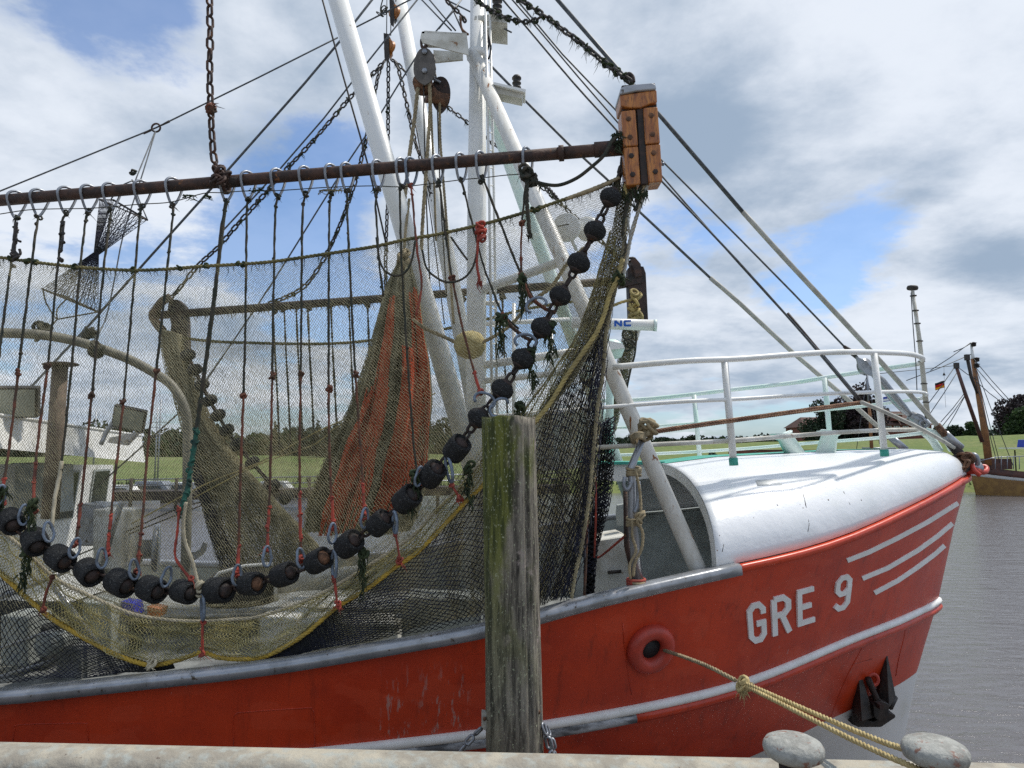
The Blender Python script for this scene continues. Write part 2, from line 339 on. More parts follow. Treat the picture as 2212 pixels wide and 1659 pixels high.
class MB:
    def __init__(s): s.v = []; s.f = []; s.np = []
    def add(s, vs, fs):
        o = len(s.v); s.v += [tuple(x) for x in vs]; s.f += [tuple(i+o for i in f) for f in fs]
    def tube(s, pts, r, n=8, closed=False, cap=True, squash=1.0):
        pts = [V(p) for p in pts]; m = len(pts)
        rs = list(r) if hasattr(r, '__len__') else [r]*m
        if len(rs) != m:
            rs = [np.interp(i/(m-1), np.linspace(0, 1, len(rs)), rs) for i in range(m)]
        vs = []; u = None
        for i, p in enumerate(pts):
            t = (pts[(i+1) % m]-pts[i-1]) if closed or 0 < i < m-1 else (pts[1]-pts[0] if i == 0 else pts[-1]-pts[-2])
            if t.length < 1e-9: t = V((0, 0, 1))
            t.normalize()
            if u is None: u, _ = frame(t)
            u = (u-t*u.dot(t))
            if u.length < 1e-6: u, _ = frame(t)
            u.normalize(); b = t.cross(u)
            for k in range(n):
                a = 2*math.pi*k/n
                vs.append(p+(u*math.cos(a)+b*math.sin(a)*squash)*rs[i])
        fs = []
        for i in range(m if closed else m-1):
            j = (i+1) % m
            for k in range(n):
                fs.append((i*n+k, i*n+(k+1) % n, j*n+(k+1) % n, j*n+k))
        if cap and not closed:
            fs.append(tuple(range(n-1, -1, -1))); fs.append(tuple((m-1)*n+k for k in range(n)))
        s.add(vs, fs); return s
    def rope(s, pts, r, strands=3, pitch=None, n=5, step=None):
        """laid rope: twisted strands along a path"""
        pts = resample(pts, step or r*1.3)
        pitch = pitch or r*7
        m = len(pts); us = []; u = None
        for i in range(m):
            t = (pts[min(i+1, m-1)]-pts[max(i-1, 0)]).normalized()
            if u is None: u, _ = frame(t)
            u = (u-t*u.dot(t)).normalized(); us.append((u.copy(), t.cross(u)))
        d = (r*1.3)
        for k in range(strands):
            q = []
            for i in range(m):
                a = 2*math.pi*(i*(step or r*1.3)/pitch+k/strands)
                q.append(pts[i]+(us[i][0]*math.cos(a)+us[i][1]*math.sin(a))*r*0.52)
            s.tube(q, r*0.56, n)
        return s
    def box(s, c, dx, dy, dz, R=None):
        c = V(c); vs = []
        for x in (-1, 1):
            for y in (-1, 1):
                for z in (-1, 1):
                    v = V((x*dx/2, y*dy/2, z*dz/2))
                    if R is not None: v = R @ v
                    vs.append(c+v)
        s.add(vs, [(0, 1, 3, 2), (4, 6, 7, 5), (0, 4, 5, 1), (2, 3, 7, 6), (0, 2, 6, 4), (1, 5, 7, 3)]); return s
    def slab(s, pts, dv):
        """polygon (world points) pushed along dv"""
        pts = [V(p) for p in pts]; n = len(pts); dv = V(dv)
        s.add(pts+[p+dv for p in pts], [tuple(range(n)), tuple(range(2*n-1, n-1, -1))]+[(i, i+n, (i+1) % n+n, (i+1) % n) for i in range(n)]); return s
    def lathe(s, prof, base, axis, n=16):
        axis = V(axis).normalized(); u, b = frame(axis); base = V(base); vs = []
        for (r, h) in prof:
            for k in range(n):
                a = 2*math.pi*k/n; vs.append(base+axis*h+(u*math.cos(a)+b*math.sin(a))*max(r, 1e-4))
        fs = [(i*n+k, i*n+(k+1) % n, (i+1)*n+(k+1) % n, (i+1)*n+k) for i in range(len(prof)-1) for k in range(n)]
        fs.append(tuple(range(n-1, -1, -1))); fs.append(tuple((len(prof)-1)*n+k for k in range(n)))
        s.add(vs, fs); return s
    def tuft(s, p, n=8, L=0.08, r=0.003, spread=0.5, down=1.0):
        for _ in range(n):
            d = V((random.uniform(-1, 1)*spread, random.uniform(-1, 1)*spread, -down*random.uniform(.4, 1)))
            l = L*random.uniform(.4, 1.2); q = V(p)+V((random.uniform(-1, 1), random.uniform(-1, 1), random.uniform(-1, 1)))*r*4
            s.tube([q, q+d*l*.5+V((random.uniform(-1, 1), 0, 0))*l*.15, q+d*l], [r*1.4, r, r*.3], 3, cap=False)
        return s
    def knot(s, p, R=0.03, r=0.01, loops=3):
        p = V(p)
        for _ in range(loops):
            a = V((random.uniform(-1, 1), random.uniform(-1, 1), random.uniform(-.4, .4))).normalized(); u, b = frame(a+V((0, 0, .8)))
            c = p+V((random.uniform(-1, 1), random.uniform(-1, 1), random.uniform(-1.6, 1.6)))*R*.45
            s.tube([c+(u*math.cos(t)+b*math.sin(t))*R*.62 for t in [i*2*math.pi/9 for i in range(9)]], r, 5, closed=True)
        return s
    def build(s, name, mat, parent=None, smooth=True, data_only=False):
        me = bpy.data.meshes.new(name)
        off = V((0, 0, 0)) if parent is None else WL[parent]
        me.from_pydata([(x-off.x, y-off.y, z-off.z) for x, y, z in s.v], [], s.f)
        if mat: me.materials.append(mat)
        if smooth: me.polygons.foreach_set('use_smooth', [True]*len(me.polygons))
        me.update()
        if data_only: return me
        o = bpy.data.objects.new(name, me); COL.objects.link(o)
        if parent is not None: o.parent = parent; WL[o] = off.copy()
        else: WL[o] = V((0, 0, 0))
        return o

def resample(pts, step):
    pts = [V(p) for p in pts]
    d = [0]
    for a, b in zip(pts, pts[1:]): d.append(d[-1]+(b-a).length)
    L = d[-1]; n = max(2, int(L/step)+1); out = []; j = 0
    for i in range(n):
        t = L*i/(n-1)
        while j < len(d)-2 and d[j+1] < t: j += 1
        f = (t-d[j])/max(1e-9, d[j+1]-d[j]); out.append(pts[j].lerp(pts[j+1], f))
    return out

def thing(name, loc, label, cat, group=None):
    o = bpy.data.objects.new(name, None); o.empty_display_size = 0.2
    o.location = loc; COL.objects.link(o); WL[o] = V(loc)
    o['label'] = label; o['category'] = cat
    if group: o['group'] = group
    return o
def tag(o, label, cat, group=None, kind=None):
    if label: o['label'] = label
    if cat: o['category'] = cat
    if group: o['group'] = group
    if kind: o['kind'] = kind
    return o
def inst(name, me, parent, loc, rot=None, scale=None):
    o = bpy.data.objects.new(name, me); COL.objects.link(o)
    o.parent = parent; off = WL[parent] if parent else V((0, 0, 0))
    Mx = Matrix.Translation(V(loc)-off)
    if rot is not None: Mx = Mx @ rot.to_4x4()
    if scale is not None: Mx = Mx @ Matrix.Diagonal((*scale, 1))
    o.matrix_local = Mx; WL[o] = V(loc)
    return o
def bevel(o, w=0.006, seg=2):
    m = o.modifiers.new('bevel', 'BEVEL'); m.width = w; m.segments = seg; m.limit_method = 'ANGLE'
    for p in o.data.polygons: p.use_smooth = False
    return o
def rotz_to(t, roll=0.0):
    """matrix whose X axis runs along t"""
    t = V(t).normalized(); n, b = frame(t)
    c, s_ = math.cos(roll), math.sin(roll)
    y = n*c+b*s_; z = t.cross(y)
    return Matrix((t, y, z)).transposed()

# ---------------------------------------------------------------- setting: water, terrain
wb = MB(); wb.add([(-900, -30, 0), (900, -30, 0), (900, 900, 0), (-900, 900, 0)], [(0, 1, 2, 3)])
tag(wb.build('water', mt['water']), None, None, kind='structure')

def ground_z(x, y):
    crest = np.interp(x, [-120, -40, 0, 25, 45, 60, 72, 120], [3.0, 3.0, 3.4, 4.8, 5.1, 5.5, 6.1, 7.0])
    shore = np.interp(x, [-60, 0, 40], [60, 64, 66])
    t = (y-shore)
    z = np.interp(t, [0, 1.5, 8, 22, 34, 60, 400], [-0.5, .7, 1.1, 1.7+(crest-3)*.45, crest, crest-.6, crest-.8])
    return float(z + .12*math.sin(x*.31+y*.2)+.08*math.sin(x*.9))
gx = [i*4-300 for i in range(151)]; gy = [60+i*1.5 for i in range(40)]+[120+i*12 for i in range(30)]
gb = MB(); gb.add([(x, y, ground_z(x, y)) for y in gy for x in gx], [(j*151+i, j*151+i+1, (j+1)*151+i+1, (j+1)*151+i) for j in range(len(gy)-1) for i in range(150)])
tag(gb.build('grass_bank', mt['grass']), None, None, kind='structure')
# strip of reed and mud along the far waterline
mb = MB()
for i in range(1400):
    x = random.uniform(-90, 90); sh = np.interp(x, [-60, 0, 40], [60, 64, 66])
    y = sh+random.uniform(.7, 3.2); z = ground_z(x, y); h = random.uniform(.25, .7)
    mb.add([(x-.12, y, z), (x+.12, y, z), (x+random.uniform(-.2, .2), y, z+h)], [(0, 1, 2)])
tag(mb.build('reeds', mt['leaf_green'], smooth=False), 'low reeds and rough grass fringing the far waterline', None, kind='stuff')

# ---------------------------------------------------------------- trees on the far bank
def leafcloud(blobs, n, size):
    """many small leaf clumps filling the crown's volume"""
    vs = []; fs = []
    wts = np.array([b[3]*b[4]*b[5] for b in blobs]); wts /= wts.sum()
    idx = rng.choice(len(blobs), n, p=wts)
    for k in idx:
        cx_, cy_, cz_, a, b, c = blobs[k]
        d = rng.normal(size=3); d /= np.linalg.norm(d); r = rng.uniform(.55, 1.05)
        p = np.array([cx_+d[0]*a*r, cy_+d[1]*b*r, cz_+d[2]*c*r])
        u = rng.normal(size=3); u /= np.linalg.norm(u); w_ = np.cross(u, rng.normal(size=3)); w_ /= np.linalg.norm(w_)
        s_ = size*rng.uniform(.5, 1.3); o = len(vs)
        vs += [tuple(p-u*s_-w_*s_*.5), tuple(p+u*s_-w_*s_*.3), tuple(p+u*s_*.4+w_*s_), tuple(p-u*s_*.7+w_*s_*.7)]
        fs.append((o, o+1, o+2, o+3))
    b = MB(); b.v = vs; b.f = fs; return b
def tree(name, px, base_py, top_py, Y, wpx, mat, label, cat='tree', group=None, conifer=False, n=1500):
    x = P(px, 970, Y).x; zt = P(px, top_py, Y).z; zb = ground_z(x, Y)-.1
    H = zt-zb; Wd = wpx/F*Y
    t = thing(name, (x, Y, zb), label, cat, group)
    b = MB(); b.tube([(x, Y, zb), (x+.05*H*.3, Y, zb+H*.3), (x, Y, zb+H*.7), (x, Y, zb+H*.93)], [H*.035, H*.026, H*.012, H*.004], 7)
    for k in range(6):
        a = random.uniform(0, 6.28); h = zb+H*random.uniform(.2, .6)
        b.tube([(x, Y, h), (x+math.cos(a)*Wd*.2, Y+math.sin(a)*Wd*.2, h+H*.1), (x+math.cos(a)*Wd*.38, Y+math.sin(a)*Wd*.38, h+H*.18)], [H*.013, H*.008, H*.003], 5)
    b.build('trunk', mt['bark'], t)
    blobs = []
    if conifer:
        for k in range(9):
            f = k/9; r = Wd*.5*(1-f*.85)*random.uniform(.75, 1.1)
            blobs.append((x+random.uniform(-.1, .1)*Wd, Y+random.uniform(-.1, .1)*Wd, zb+H*(.12+.82*f), r, r, H*.09))
    else:
        for k in range(17):
            a = random.uniform(0, 6.28); rr = random.uniform(0, .36)*Wd; f = random.uniform(.16, .85)
            s_ = Wd*random.uniform(.12, .22)*(1.15-.6*abs(f-.45))
            blobs.append((x+math.cos(a)*rr*(1.15-f*.7), Y+math.sin(a)*rr, zb+H*f, s_, s_, min(s_*.9, H*(1-f))))
    leafcloud(blobs, n, max(.16, Wd*.019)).build('crown', mat, t, smooth=False)
    return t
tree('copper_beech', 1856, 950, 828, 128, 150, mt['leaf_copper'], 'tall dark copper beech in front of the brick farmhouse', n=12000)
tree('leafy_tree', 1790, 950, 860, 126, 125, mt['leaf_dark'], 'dark green tree at the low end of the brick farmhouse', n=6000)
tree('copper_beech', 2188, 950, 853, 108, 110, mt['leaf_copper'], 'dark purple tree behind the varnished cutter mast at the meadow edge', n=7000)
tree('leafy_tree', 2215, 950, 880, 104, 120, mt['leaf_green'], 'green tree growing into the purple tree beyond the cutter', n=7000)
tree('leafy_tree', 2066, 950, 918, 118, 42, mt['leaf_dark'], 'round dark tree below the German flag on the meadow', n=1800)
tree('leafy_tree', 2104, 950, 908, 116, 40, mt['leaf_green'], 'small green tree seen between the spars of the cutter', n=1500)
tree('leafy_tree', 2012, 950, 934, 120, 26, mt['leaf_green'], 'low bushy tree beside the gable of the farmhouse', n=800)
tree('leafy_tree', 1500, 955, 939, 130, 60, mt['leaf_dark'], 'dark tree above the meadow right of the rusty strut', n=1300)
tree('leafy_tree', 1432, 955, 944, 132, 60, mt['leaf_dark'], 'low dark tree on the skyline next to the rusty strut', n=1200)
tree('leafy_tree', 1560, 955, 944, 134, 40, mt['leaf_green'], 'small green tree between two railing stanchions', n=800)
tree('leafy_tree', 1372, 955, 936, 130, 70, mt['leaf_dark'], 'dark tree seen between the two mast struts', n=1300)
bush = tree('leafy_bush', 1540, 992, 972, 78, 30, mt['leaf_dark'], 'single round bush low on the grass bank behind the railing', cat='bush', n=500)
TORD = ['first', 'second', 'third', 'fourth', 'fifth', 'sixth', 'seventh', 'eighth', 'ninth', 'tenth', 'eleventh', 'twelfth', 'thirteenth', 'fourteenth', 'fifteenth', 'sixteenth', 'seventeenth', 'eighteenth', 'nineteenth']
i = 0
for (px, tp, wd, con) in ((322, 942, 40, 1), (350, 948, 66, 0), (388, 955, 60, 0), (440, 965, 60, 0), (500, 955, 60, 0), (560, 935, 60, 0), (592, 904, 30, 1), (622, 925, 50, 0), (650, 910, 34, 1), (684, 900, 32, 1), (704, 915, 36, 1), (728, 895, 34, 1), (760, 912, 40, 1), (800, 925, 70, 0), (850, 930, 70, 0), (905, 935, 70, 0), (960, 935, 70, 0), (1010, 945, 70, 0), (1060, 940, 80, 0)):
    i += 1
    tree('fir_tree' if con else 'leafy_tree', px, 990, tp, 96+(i*7) % 11, wd, mt['leaf_dark'] if con else (mt['leaf_green'], mt['leaf_dark'])[i % 2],
         '%s tree from the wheelhouse side in the wood beyond the jetty, %s' % (TORD[i-1], 'a pointed fir' if con else 'a round crown'), group='trees of the wood beyond the jetty', conifer=bool(con), n=1000)
b = MB()
blobs = [(x, 118+random.uniform(-4, 4), ground_z(x, 118)+2.0, 4, 3, random.uniform(2, 4.2)) for x in np.arange(-110, 5, 3.0)]
blobs += [(x, 150+random.uniform(-4, 4), ground_z(x, 150)+.6, 5, 3, random.uniform(1.0, 1.8)) for x in np.arange(8, 130, 3.5)]
tag(leafcloud(blobs, 26000, .42).build('far_woodland', mt['leaf_dark'], smooth=False), 'low far-off woodland along the horizon', None, kind='stuff')

# farmhouse
Yh = 134
def hp(px, py, d=0): return P(px, py, Yh+d)
t = thing('farmhouse', (hp(1870, 955).x, Yh, ground_z(hp(1870, 955).x, Yh)), 'long red brick farmhouse with brown roofs behind the copper beech', 'house')
zb = hp(1870, 972).z
def wallbox(px0, px1, py_top, depth):
    b = MB(); a = hp(px0, py_top); c = hp(px1, py_top)
    b.box(((a.x+c.x)/2, Yh+depth/2, (a.z+zb)/2), c.x-a.x, depth, a.z-zb); return b
wallbox(1737, 1890, 922, 9).build('wall', mt['brick'], t, smooth=False)
wallbox(1890, 2012, 918, 9.5).build('wall', mt['brick'], t, smooth=False)
def gable(px0, px1, py_eave, pxa0, pxa1, py_ridge, depth):
    b = MB(); a = hp(px0, py_eave); c = hp(px1, py_eave); r0 = hp(pxa0, py_ridge); r1 = hp(pxa1, py_ridge)
    y0 = Yh-.4; y1 = Yh+depth; ym = (y0+y1)/2
    b.add([(a.x, y0, a.z), (c.x, y0, a.z), (c.x, y1, a.z), (a.x, y1, a.z), (r0.x, ym, r0.z), (r1.x, ym, r0.z)], [(0, 1, 5, 4), (1, 2, 5), (2, 3, 4, 5), (3, 0, 4), (3, 2, 1, 0)]); return b
gable(1733, 1892, 922, 1750, 1880, 899, 9.5).build('roof', mt['tile'], t, smooth=False)
gable(1886, 2018, 918, 1915, 1975, 886, 10).build('roof', mt['tile'], t, smooth=False)
for px in (1919, 1937, 1956, 1976, 1994, 1760, 1790, 1820):
    c = hp(px, 926 if px > 1880 else 933); fr = MB().box((c.x, Yh-.06, c.z), 1.05, .1, 1.0).build('window', mt['white'], t, smooth=False)
    for s_ in (-1, 1): MB().box((c.x+s_*.24, Yh-.13, c.z), .36, .04, .8).build('pane', mt['glass'], fr, smooth=False)
for px, py in ((1938, 899), (1962, 909), (1979, 912)):
    c = hp(px, py); d = MB().box((c.x, Yh+.6, c.z-.3), 1.5, 2.0, 1.1).build('dormer', mt['brick'], t, smooth=False)
    MB().box((c.x, Yh+.55, c.z+.35), 1.9, 2.3, .14).build('dormer_roof', mt['white'], d, smooth=False)
c = hp(1942, 884); MB().box((c.x, Yh+4.5, c.z-.6), .8, .8, 1.6).build('chimney', mt['brick'], t, smooth=False)

# far side sheds, benches, sign on the bank
t = thing('information_board', P(2205, 1000, 74), 'white information table with a blue tilted board standing on the meadow beyond the cutter', 'board')
b = MB(); c = P(2204, 968, 74); b.box(c, 3.6, 1.3, .12); b.build('table_top', mt['white'], t, smooth=False)
b = MB(); c = P(2212, 958, 74.2); b.box(c, 1.3, .08, .8, Matrix.Rotation(.3, 3, 'X')); b.build('panel', mt['flagblue'], t, smooth=False)
for px in (2192, 2216):
    a = P(px, 972, 74); MB().tube([a, V((a.x, a.y, ground_z(a.x, a.y)))], .07, 6).build('leg', mt['iron'], t)

# retaining wall with steps seen through the railing
t = thing('brick_retaining_wall', P(1680, 985, 74), 'low dark brick retaining wall with a handrail on the grass bank behind the railing', 'wall')
c = P(1690, 981, 74); MB().box((c.x, 74, c.z-.2), 11, .5, 1.3).build('wall_body', mt['brick'], t, smooth=False)
MB().tube([P(1600, 992, 73.5), P(1640, 972, 73.5), P(1700, 972, 73.5)], .05, 6).build('handrail', mt['iron'], t)

# ---------------------------------------------------------------- jetty and moored boats far left
t = thing('jetty', (-16, 46, 0), 'long dark timber jetty with pale rails across the harbour', 'jetty')
def JP(x, z, dy=0): return V((x, 47+dy+(x+20)*.10, z))
b = MB(); b.slab([JP(-34, .55), JP(4, .95), JP(4, 1.5), JP(-34, 1.15)], (0, 2.2, 0)); b.build('deck', mt['rust_dark'], t, smooth=False)
for z in (1.75, 2.15):
    MB().tube([JP(-34, z-.25), JP(-14, z), JP(4, z+.2)], .045, 6).build('rail', mt['galv'], t)
for k in range(14):
    x = -33+k*2.8; MB().tube([JP(x, -.5, -.1), JP(x, 2.1, -.1)], .11, 7).build('pile', mt['bark'], t)
def smallboat(px, py, Y, L, label, hullm, cabm):
    c = P(px, py, Y); z0 = 0; t = thing('motor_boat', (c.x, Y, 0), label, 'boat')
    b = MB(); secs = []
    for s_, w_, h in ((-.5, .75, .9), (-.2, 1, .85), (.2, .95, .95), (.42, .5, 1.15), (.5, .05, 1.25)):
        x = c.x+s_*L; ww = L*.16*w_; hh = L*.13*h
        secs.append([(x, Y-ww, hh), (x, Y-ww*.8, -.1), (x, Y+ww*.8, -.1), (x, Y+ww, hh)])
    vs = [v for s_ in secs for v in s_]; fs = [(i*4+k, i*4+k+1, i*4+k+5, i*4+k+4) for i in range(4) for k in range(3)]+[(i*4, i*4+4, i*4+7, i*4+3) for i in range(4)]+[(0, 3, 2, 1)]
    b.add(vs, fs); b.build('hull', hullm, t, smooth=False)
    b = MB(); b.slab([(c.x-L*.25, Y-L*.1, L*.11), (c.x+L*.22, Y-L*.1, L*.12), (c.x+L*.1, Y-L*.08, L*.24), (c.x-L*.2, Y-L*.08, L*.24)], (0, L*.2, 0)); b.build('cabin', cabm, t, smooth=False)
    b = MB(); b.slab([(c.x-L*.18, Y-L*.11, L*.15), (c.x+L*.12, Y-L*.11, L*.15), (c.x+L*.07, Y-L*.1, L*.21), (c.x-L*.16, Y-L*.1, L*.21)], (0, .02, 0)); b.build('window', mt['glass'], t, smooth=False)
    return t
smallboat(268, 1035, 53, 5.5, 'small white motor boat moored behind the jetty close to the wheelhouse', mt['canvas'], mt['white'])
smallboat(338, 1030, 54.5, 6.5, 'dark hulled motor boat with grey cabin at the jetty', mt['iron'], mt['galv'])
smallboat(408, 1030, 55, 6.0, 'white cabin boat moored between the dark boat and the net', mt['white'], mt['canvas'])
smallboat(600, 1030, 57, 6.0, 'grey motor boat moored beyond the orange netting', mt['galv'], mt['canvas'])
smallboat(88, 1040, 52, 6.0, 'white motor boat seen through the wheelhouse windows', mt['white'], mt['canvas'])
for px, tp, Y, lb in ((348, 862, 66, 'tall bare yacht mast rising over the round trees'), (341, 878, 67, 'shorter bare yacht mast standing beside the tall one'), (208, 888, 70, 'distant yacht mast beyond the white wheelhouse roof')):
    a = P(px, tp, Y); t = thing('yacht_mast', (a.x, Y, 0), lb, 'mast')
    MB().tube([(a.x, Y, 0), a], [.09, .05], 6).build('pole', mt['galv'], t)
    MB().tube([(a.x-.8, Y, a.z*.75), (a.x+.8, Y, a.z*.75)], .03, 5).build('spreader', mt['galv'], t)
t = thing('marker_post', P(508, 996, 60), 'white round-topped marker standing on the bank behind the jetty', 'post')
a = P(507, 1000, 60); MB().lathe([(.04, -.35), (.22, -.25), (.26, 0), (.22, .22), (.05, .33)], a, (0, 0, 1), 10).build('head', mt['white'], t)
MB().tube([a, (a.x, a.y, .2)], .06, 6).build('post', mt['white'], t)

# ---------------------------------------------------------------- varnished cutter at the far bank
Yc = 61
def C(px, py, d=0): return P(px, py, Yc+d)
t = thing('wooden_cutter', (C(2150, 1065).x, Yc, 0), 'varnished wooden fishing cutter with brown masts moored at the grassy bank', 'boat')
def chull(top, bot, mat, name):
    b = MB(); n = 24
    def hb(s_): return 2.3*min(1, (s_*3.2)**.55) if s_ > 0 else .02
    vs = []
    for i in range(n+1):
        s_ = i/n; x = C(2078, 0).x+.0+s_*15
        rise = 1.25*(1-s_)**4
        y = Yc-hb(s_)+1.9
        vs += [(x-top[1]*(1-s_), y, top[0]+rise*top[2]), (x-bot[1]*(1-s_), y+.15*(1-s_), bot[0]+rise*bot[2]), (x-top[1]*(1-s_), Yc+1.9+hb(s_), top[0]+rise*top[2]), (x-bot[1]*(1-s_), Yc+1.9+hb(s_), bot[0]+rise*bot[2])]
    fs = []
    for i in range(n):
        fs += [(i*4, i*4+4, i*4+5, i*4+1), (i*4+2, i*4+3, i*4+7, i*4+6)]
        if name == 'upper_hull': fs.append((i*4, i*4+2, i*4+6, i*4+4))
    b.add(vs, fs); return b.build(name, mat, t)
chull((1.0, .5, .55), (-.3, 0, 0), mt['ochre'], 'lower_hull')
chull((1.22, .55, .6), (1.0, .5, .55), mt['white'], 'white_band')
chull((1.75, .9, .75), (1.22, .55, .6), mt['brownwood'], 'upper_hull')
MB().tube([C(2098, 742, 1), C(2101, 768, 1), C(2105, 790, 1)], [.10, .14, .2], 8).build('topmast', mt['white'], t)
MB().tube([C(2101, 775, 1), C(2110, 830, 1), C(2124, 910, 1), C(2137, 1005, 1)], [.16, .22, .28, .32], 10).build('mast', mt['orangewood'], t)
MB().tube([C(2064, 787, 0), C(2085, 850, 0), C(2122, 955, 0)], [.13, .15, .17], 8).build('boom', mt['brownwood'], t)
MB().tube([C(2089, 770, .2), C(2098, 815, .3), C(2111, 850, .5)], [.15, .13, .1], 8).build('derrick', mt['iron'], t)
for px, py in ((2103, 744), (2110, 777), (2110, 790)):
    MB().lathe([(.05, -.2), (.2, -.15), (.2, .1), (.28, .12), (.05, .22)], C(px, py, .7), (0, 0, 1), 8).build('mast_lamp', mt['iron'], t)
for a in ((2066, 790), (2089, 772)):
    MB().box(C(*a, 0), .34, .3, .5).build('block', mt['iron'], t, smooth=False)
for k, ((a0, a1), (b0, b1)) in enumerate((((2103, 775), (2184, 868)), ((2106, 792), (2178, 872)), ((2110, 825), (2165, 870)), ((2110, 800), (2190, 1010)), ((2108, 800), (2160, 1000)), ((2106, 812), (2150, 985)), ((2100, 740), (2060, 760)), ((2098, 765), (1958, 822)), ((2097, 740), (2010, 800)), ((2064, 790), (2003, 875)), ((2070, 800), (2008, 895)), ((2083, 850), (2032, 912)), ((2084, 855), (2036, 920)), ((2083, 858), (2045, 925)), ((2068, 792), (2110, 820)), ((2090, 855), (2108, 905)))):
    MB().tube([C(a0, a1, .4), C((a0+b0)/2, (a1+b1)/2+2, .4), C(b0, b1, .4)], .035, 4).build('rigging_line', mt['wire'], t)
b = MB(); b.box(C(2150, 1002, 1.5), 1.8, 1.6, .9); b.build('deckhouse', mt['brownwood'], t, smooth=False)
for k in range(7):
    MB().tube([C(2150+k*13, 1014, 0), C(2150+k*13, 985, 0)], .035, 5).build('stanchion', mt['galv'], t)
MB().tube([C(2095, 1000, 0), C(2150, 988, 0), C(2240, 984, 0)], .04, 5).build('guard_rail', mt['galv'], t)
# flag line of the cutter
def flag(name, c, w_, h_, mats, label, tilt, horizontal=True):
    t = thing(name, c, label, 'flag')
    n = 10; k = len(mats)
    for j, m_ in enumerate(mats):
        b = MB(); vs = []
        for i in range(n+1):
            u = i/n; wob = math.sin(u*7)*.07*w_; dz = -u*tilt*w_
            for e in (0, 1):
                vs.append((c[0]-u*w_, c[1]+wob, c[2]+dz-h_*(j+e)/k+math.sin(u*5)*.03*h_))
        b.add([v for v in vs], [(i*2, i*2+2, i*2+3, i*2+1) for i in range(n)])
        o = b.build('stripe', m_, t); md = o.modifiers.new('s', 'SOLIDIFY'); md.thickness = .012
        o['label'] = ('black', 'red', 'gold')[j]+' flag stripe' if k == 3 else 'flag field'
    return t
c = C(2040, 822, 1)
t = flag('national_flag', c, .82, .62, [mt['black'], mt['flagred'], mt['gold']], 'black, red and gold flag flying on a line ahead of the cutter mast', .28)
b = MB(); b.tube([C(2039, 790, 1), C(2040, 830, 1), C(2043, 880, 1)], .012, 4); b.build('halyard', mt['wire'], t)
b = MB(); b.tube([C(2039, 805, 1), C(2039.5, 811, 1)], [.03, .12], 6); b.build('weight', mt['iron'], t)
# second mast and blue-white flag behind the bow railing
t = thing('distant_mast', (C(1877, 970).x, 66, 0), 'brown and grey mast of a vessel mostly hidden behind the white bow', 'mast')
MB().tube([P(1873, 808, 66), P(1876, 870, 66)], .09, 6).build('upper_pole', mt['galv'], t)
MB().tube([P(1876, 868, 66), P(1880, 905, 66), P(1884, 1000, 66)], [.12, .15, .17], 8).build('lower_pole', mt['orangewood'], t)
MB().tube([P(1866, 810, 66), P(1880, 810, 66)], .05, 5).build('spreader', mt['iron'], t)
for a, c_ in (((1873, 812), (1850, 972)), ((1873, 812), (1858, 850)), ((1874, 815), (1900, 960)), ((1873, 810), (2060, 790))):
    MB().tube([P(*a, 66), P(*c_, 66)], .03, 4).build('stay', mt['wire'], t)
MB().tube([P(1862, 968, 66), P(1935, 968, 66)], .07, 5).build('rail', mt['galv'], t)
t = thing('pennant', P(1930, 852, 60), 'blue and white pennant fluttering behind the bow railing', 'flag')
for j in range(3):
    b = MB(); vs = []
    for i in range(9):
        u = i/8; c = P(1940-u*33, 852+u*6+j*4.6, 60)
        vs += [(c.x, 60+math.sin(u*6)*.1, c.z), (c.x, 60+math.sin(u*6)*.1, c.z-.19)]
    b.add(vs, [(i*2, i*2+2, i*2+3, i*2+1) for i in range(8)]); b.build('stripe', (mt['flagblue'], mt['white'], mt['flagblue'])[j], t)

# ================================================================ the red trawler
YC = 8.9          # centreline depth
TR = thing('fishing_trawler', (-2.0, YC, 0), 'red steel fishing trawler with white whaleback bow lettered GRE 9', 'fishing boat')
RX = [-13.0, -4.13, -1.9, -0.2, .75, 1.77, 2.68, 3.3, 3.97, 4.8, 5.27, 5.62]
RZ = [2.35, 2.06, 2.28, 2.55, 2.77, 2.93, 3.04, 3.15, 3.31, 3.5, 3.61, 3.66]
def cr(xs, ys, x):   # monotone-ish smooth interpolation
    return float(np.interp(x, xs, ys)*.5+.25*(np.interp(x-.35, xs, ys)+np.interp(x+.35, xs, ys))) if xs[0]+.35 < x < xs[-1]-.35 else float(np.interp(x, xs, ys))
SB = [0, .06, .2, .4, .8, 1.5, 2.3, 3.1, 3.85, 4.65, 5.8, 9.8, 14, 18.6]
BB = [.02, .14, .30, .50, .86, 1.38, 1.90, 2.32, 2.60, 2.82, 3.04, 3.15, 3.05, 2.5]
def half(s_): return cr(SB, BB, s_)
def rail_z(x): return cr(RX, RZ, x)
STX = [-13, -4, .24, 1.4, 2.15, 3.44, 5.2]; STZ = [1.55, 1.45, 1.656, 1.73, 1.79, 2.0, 2.16]
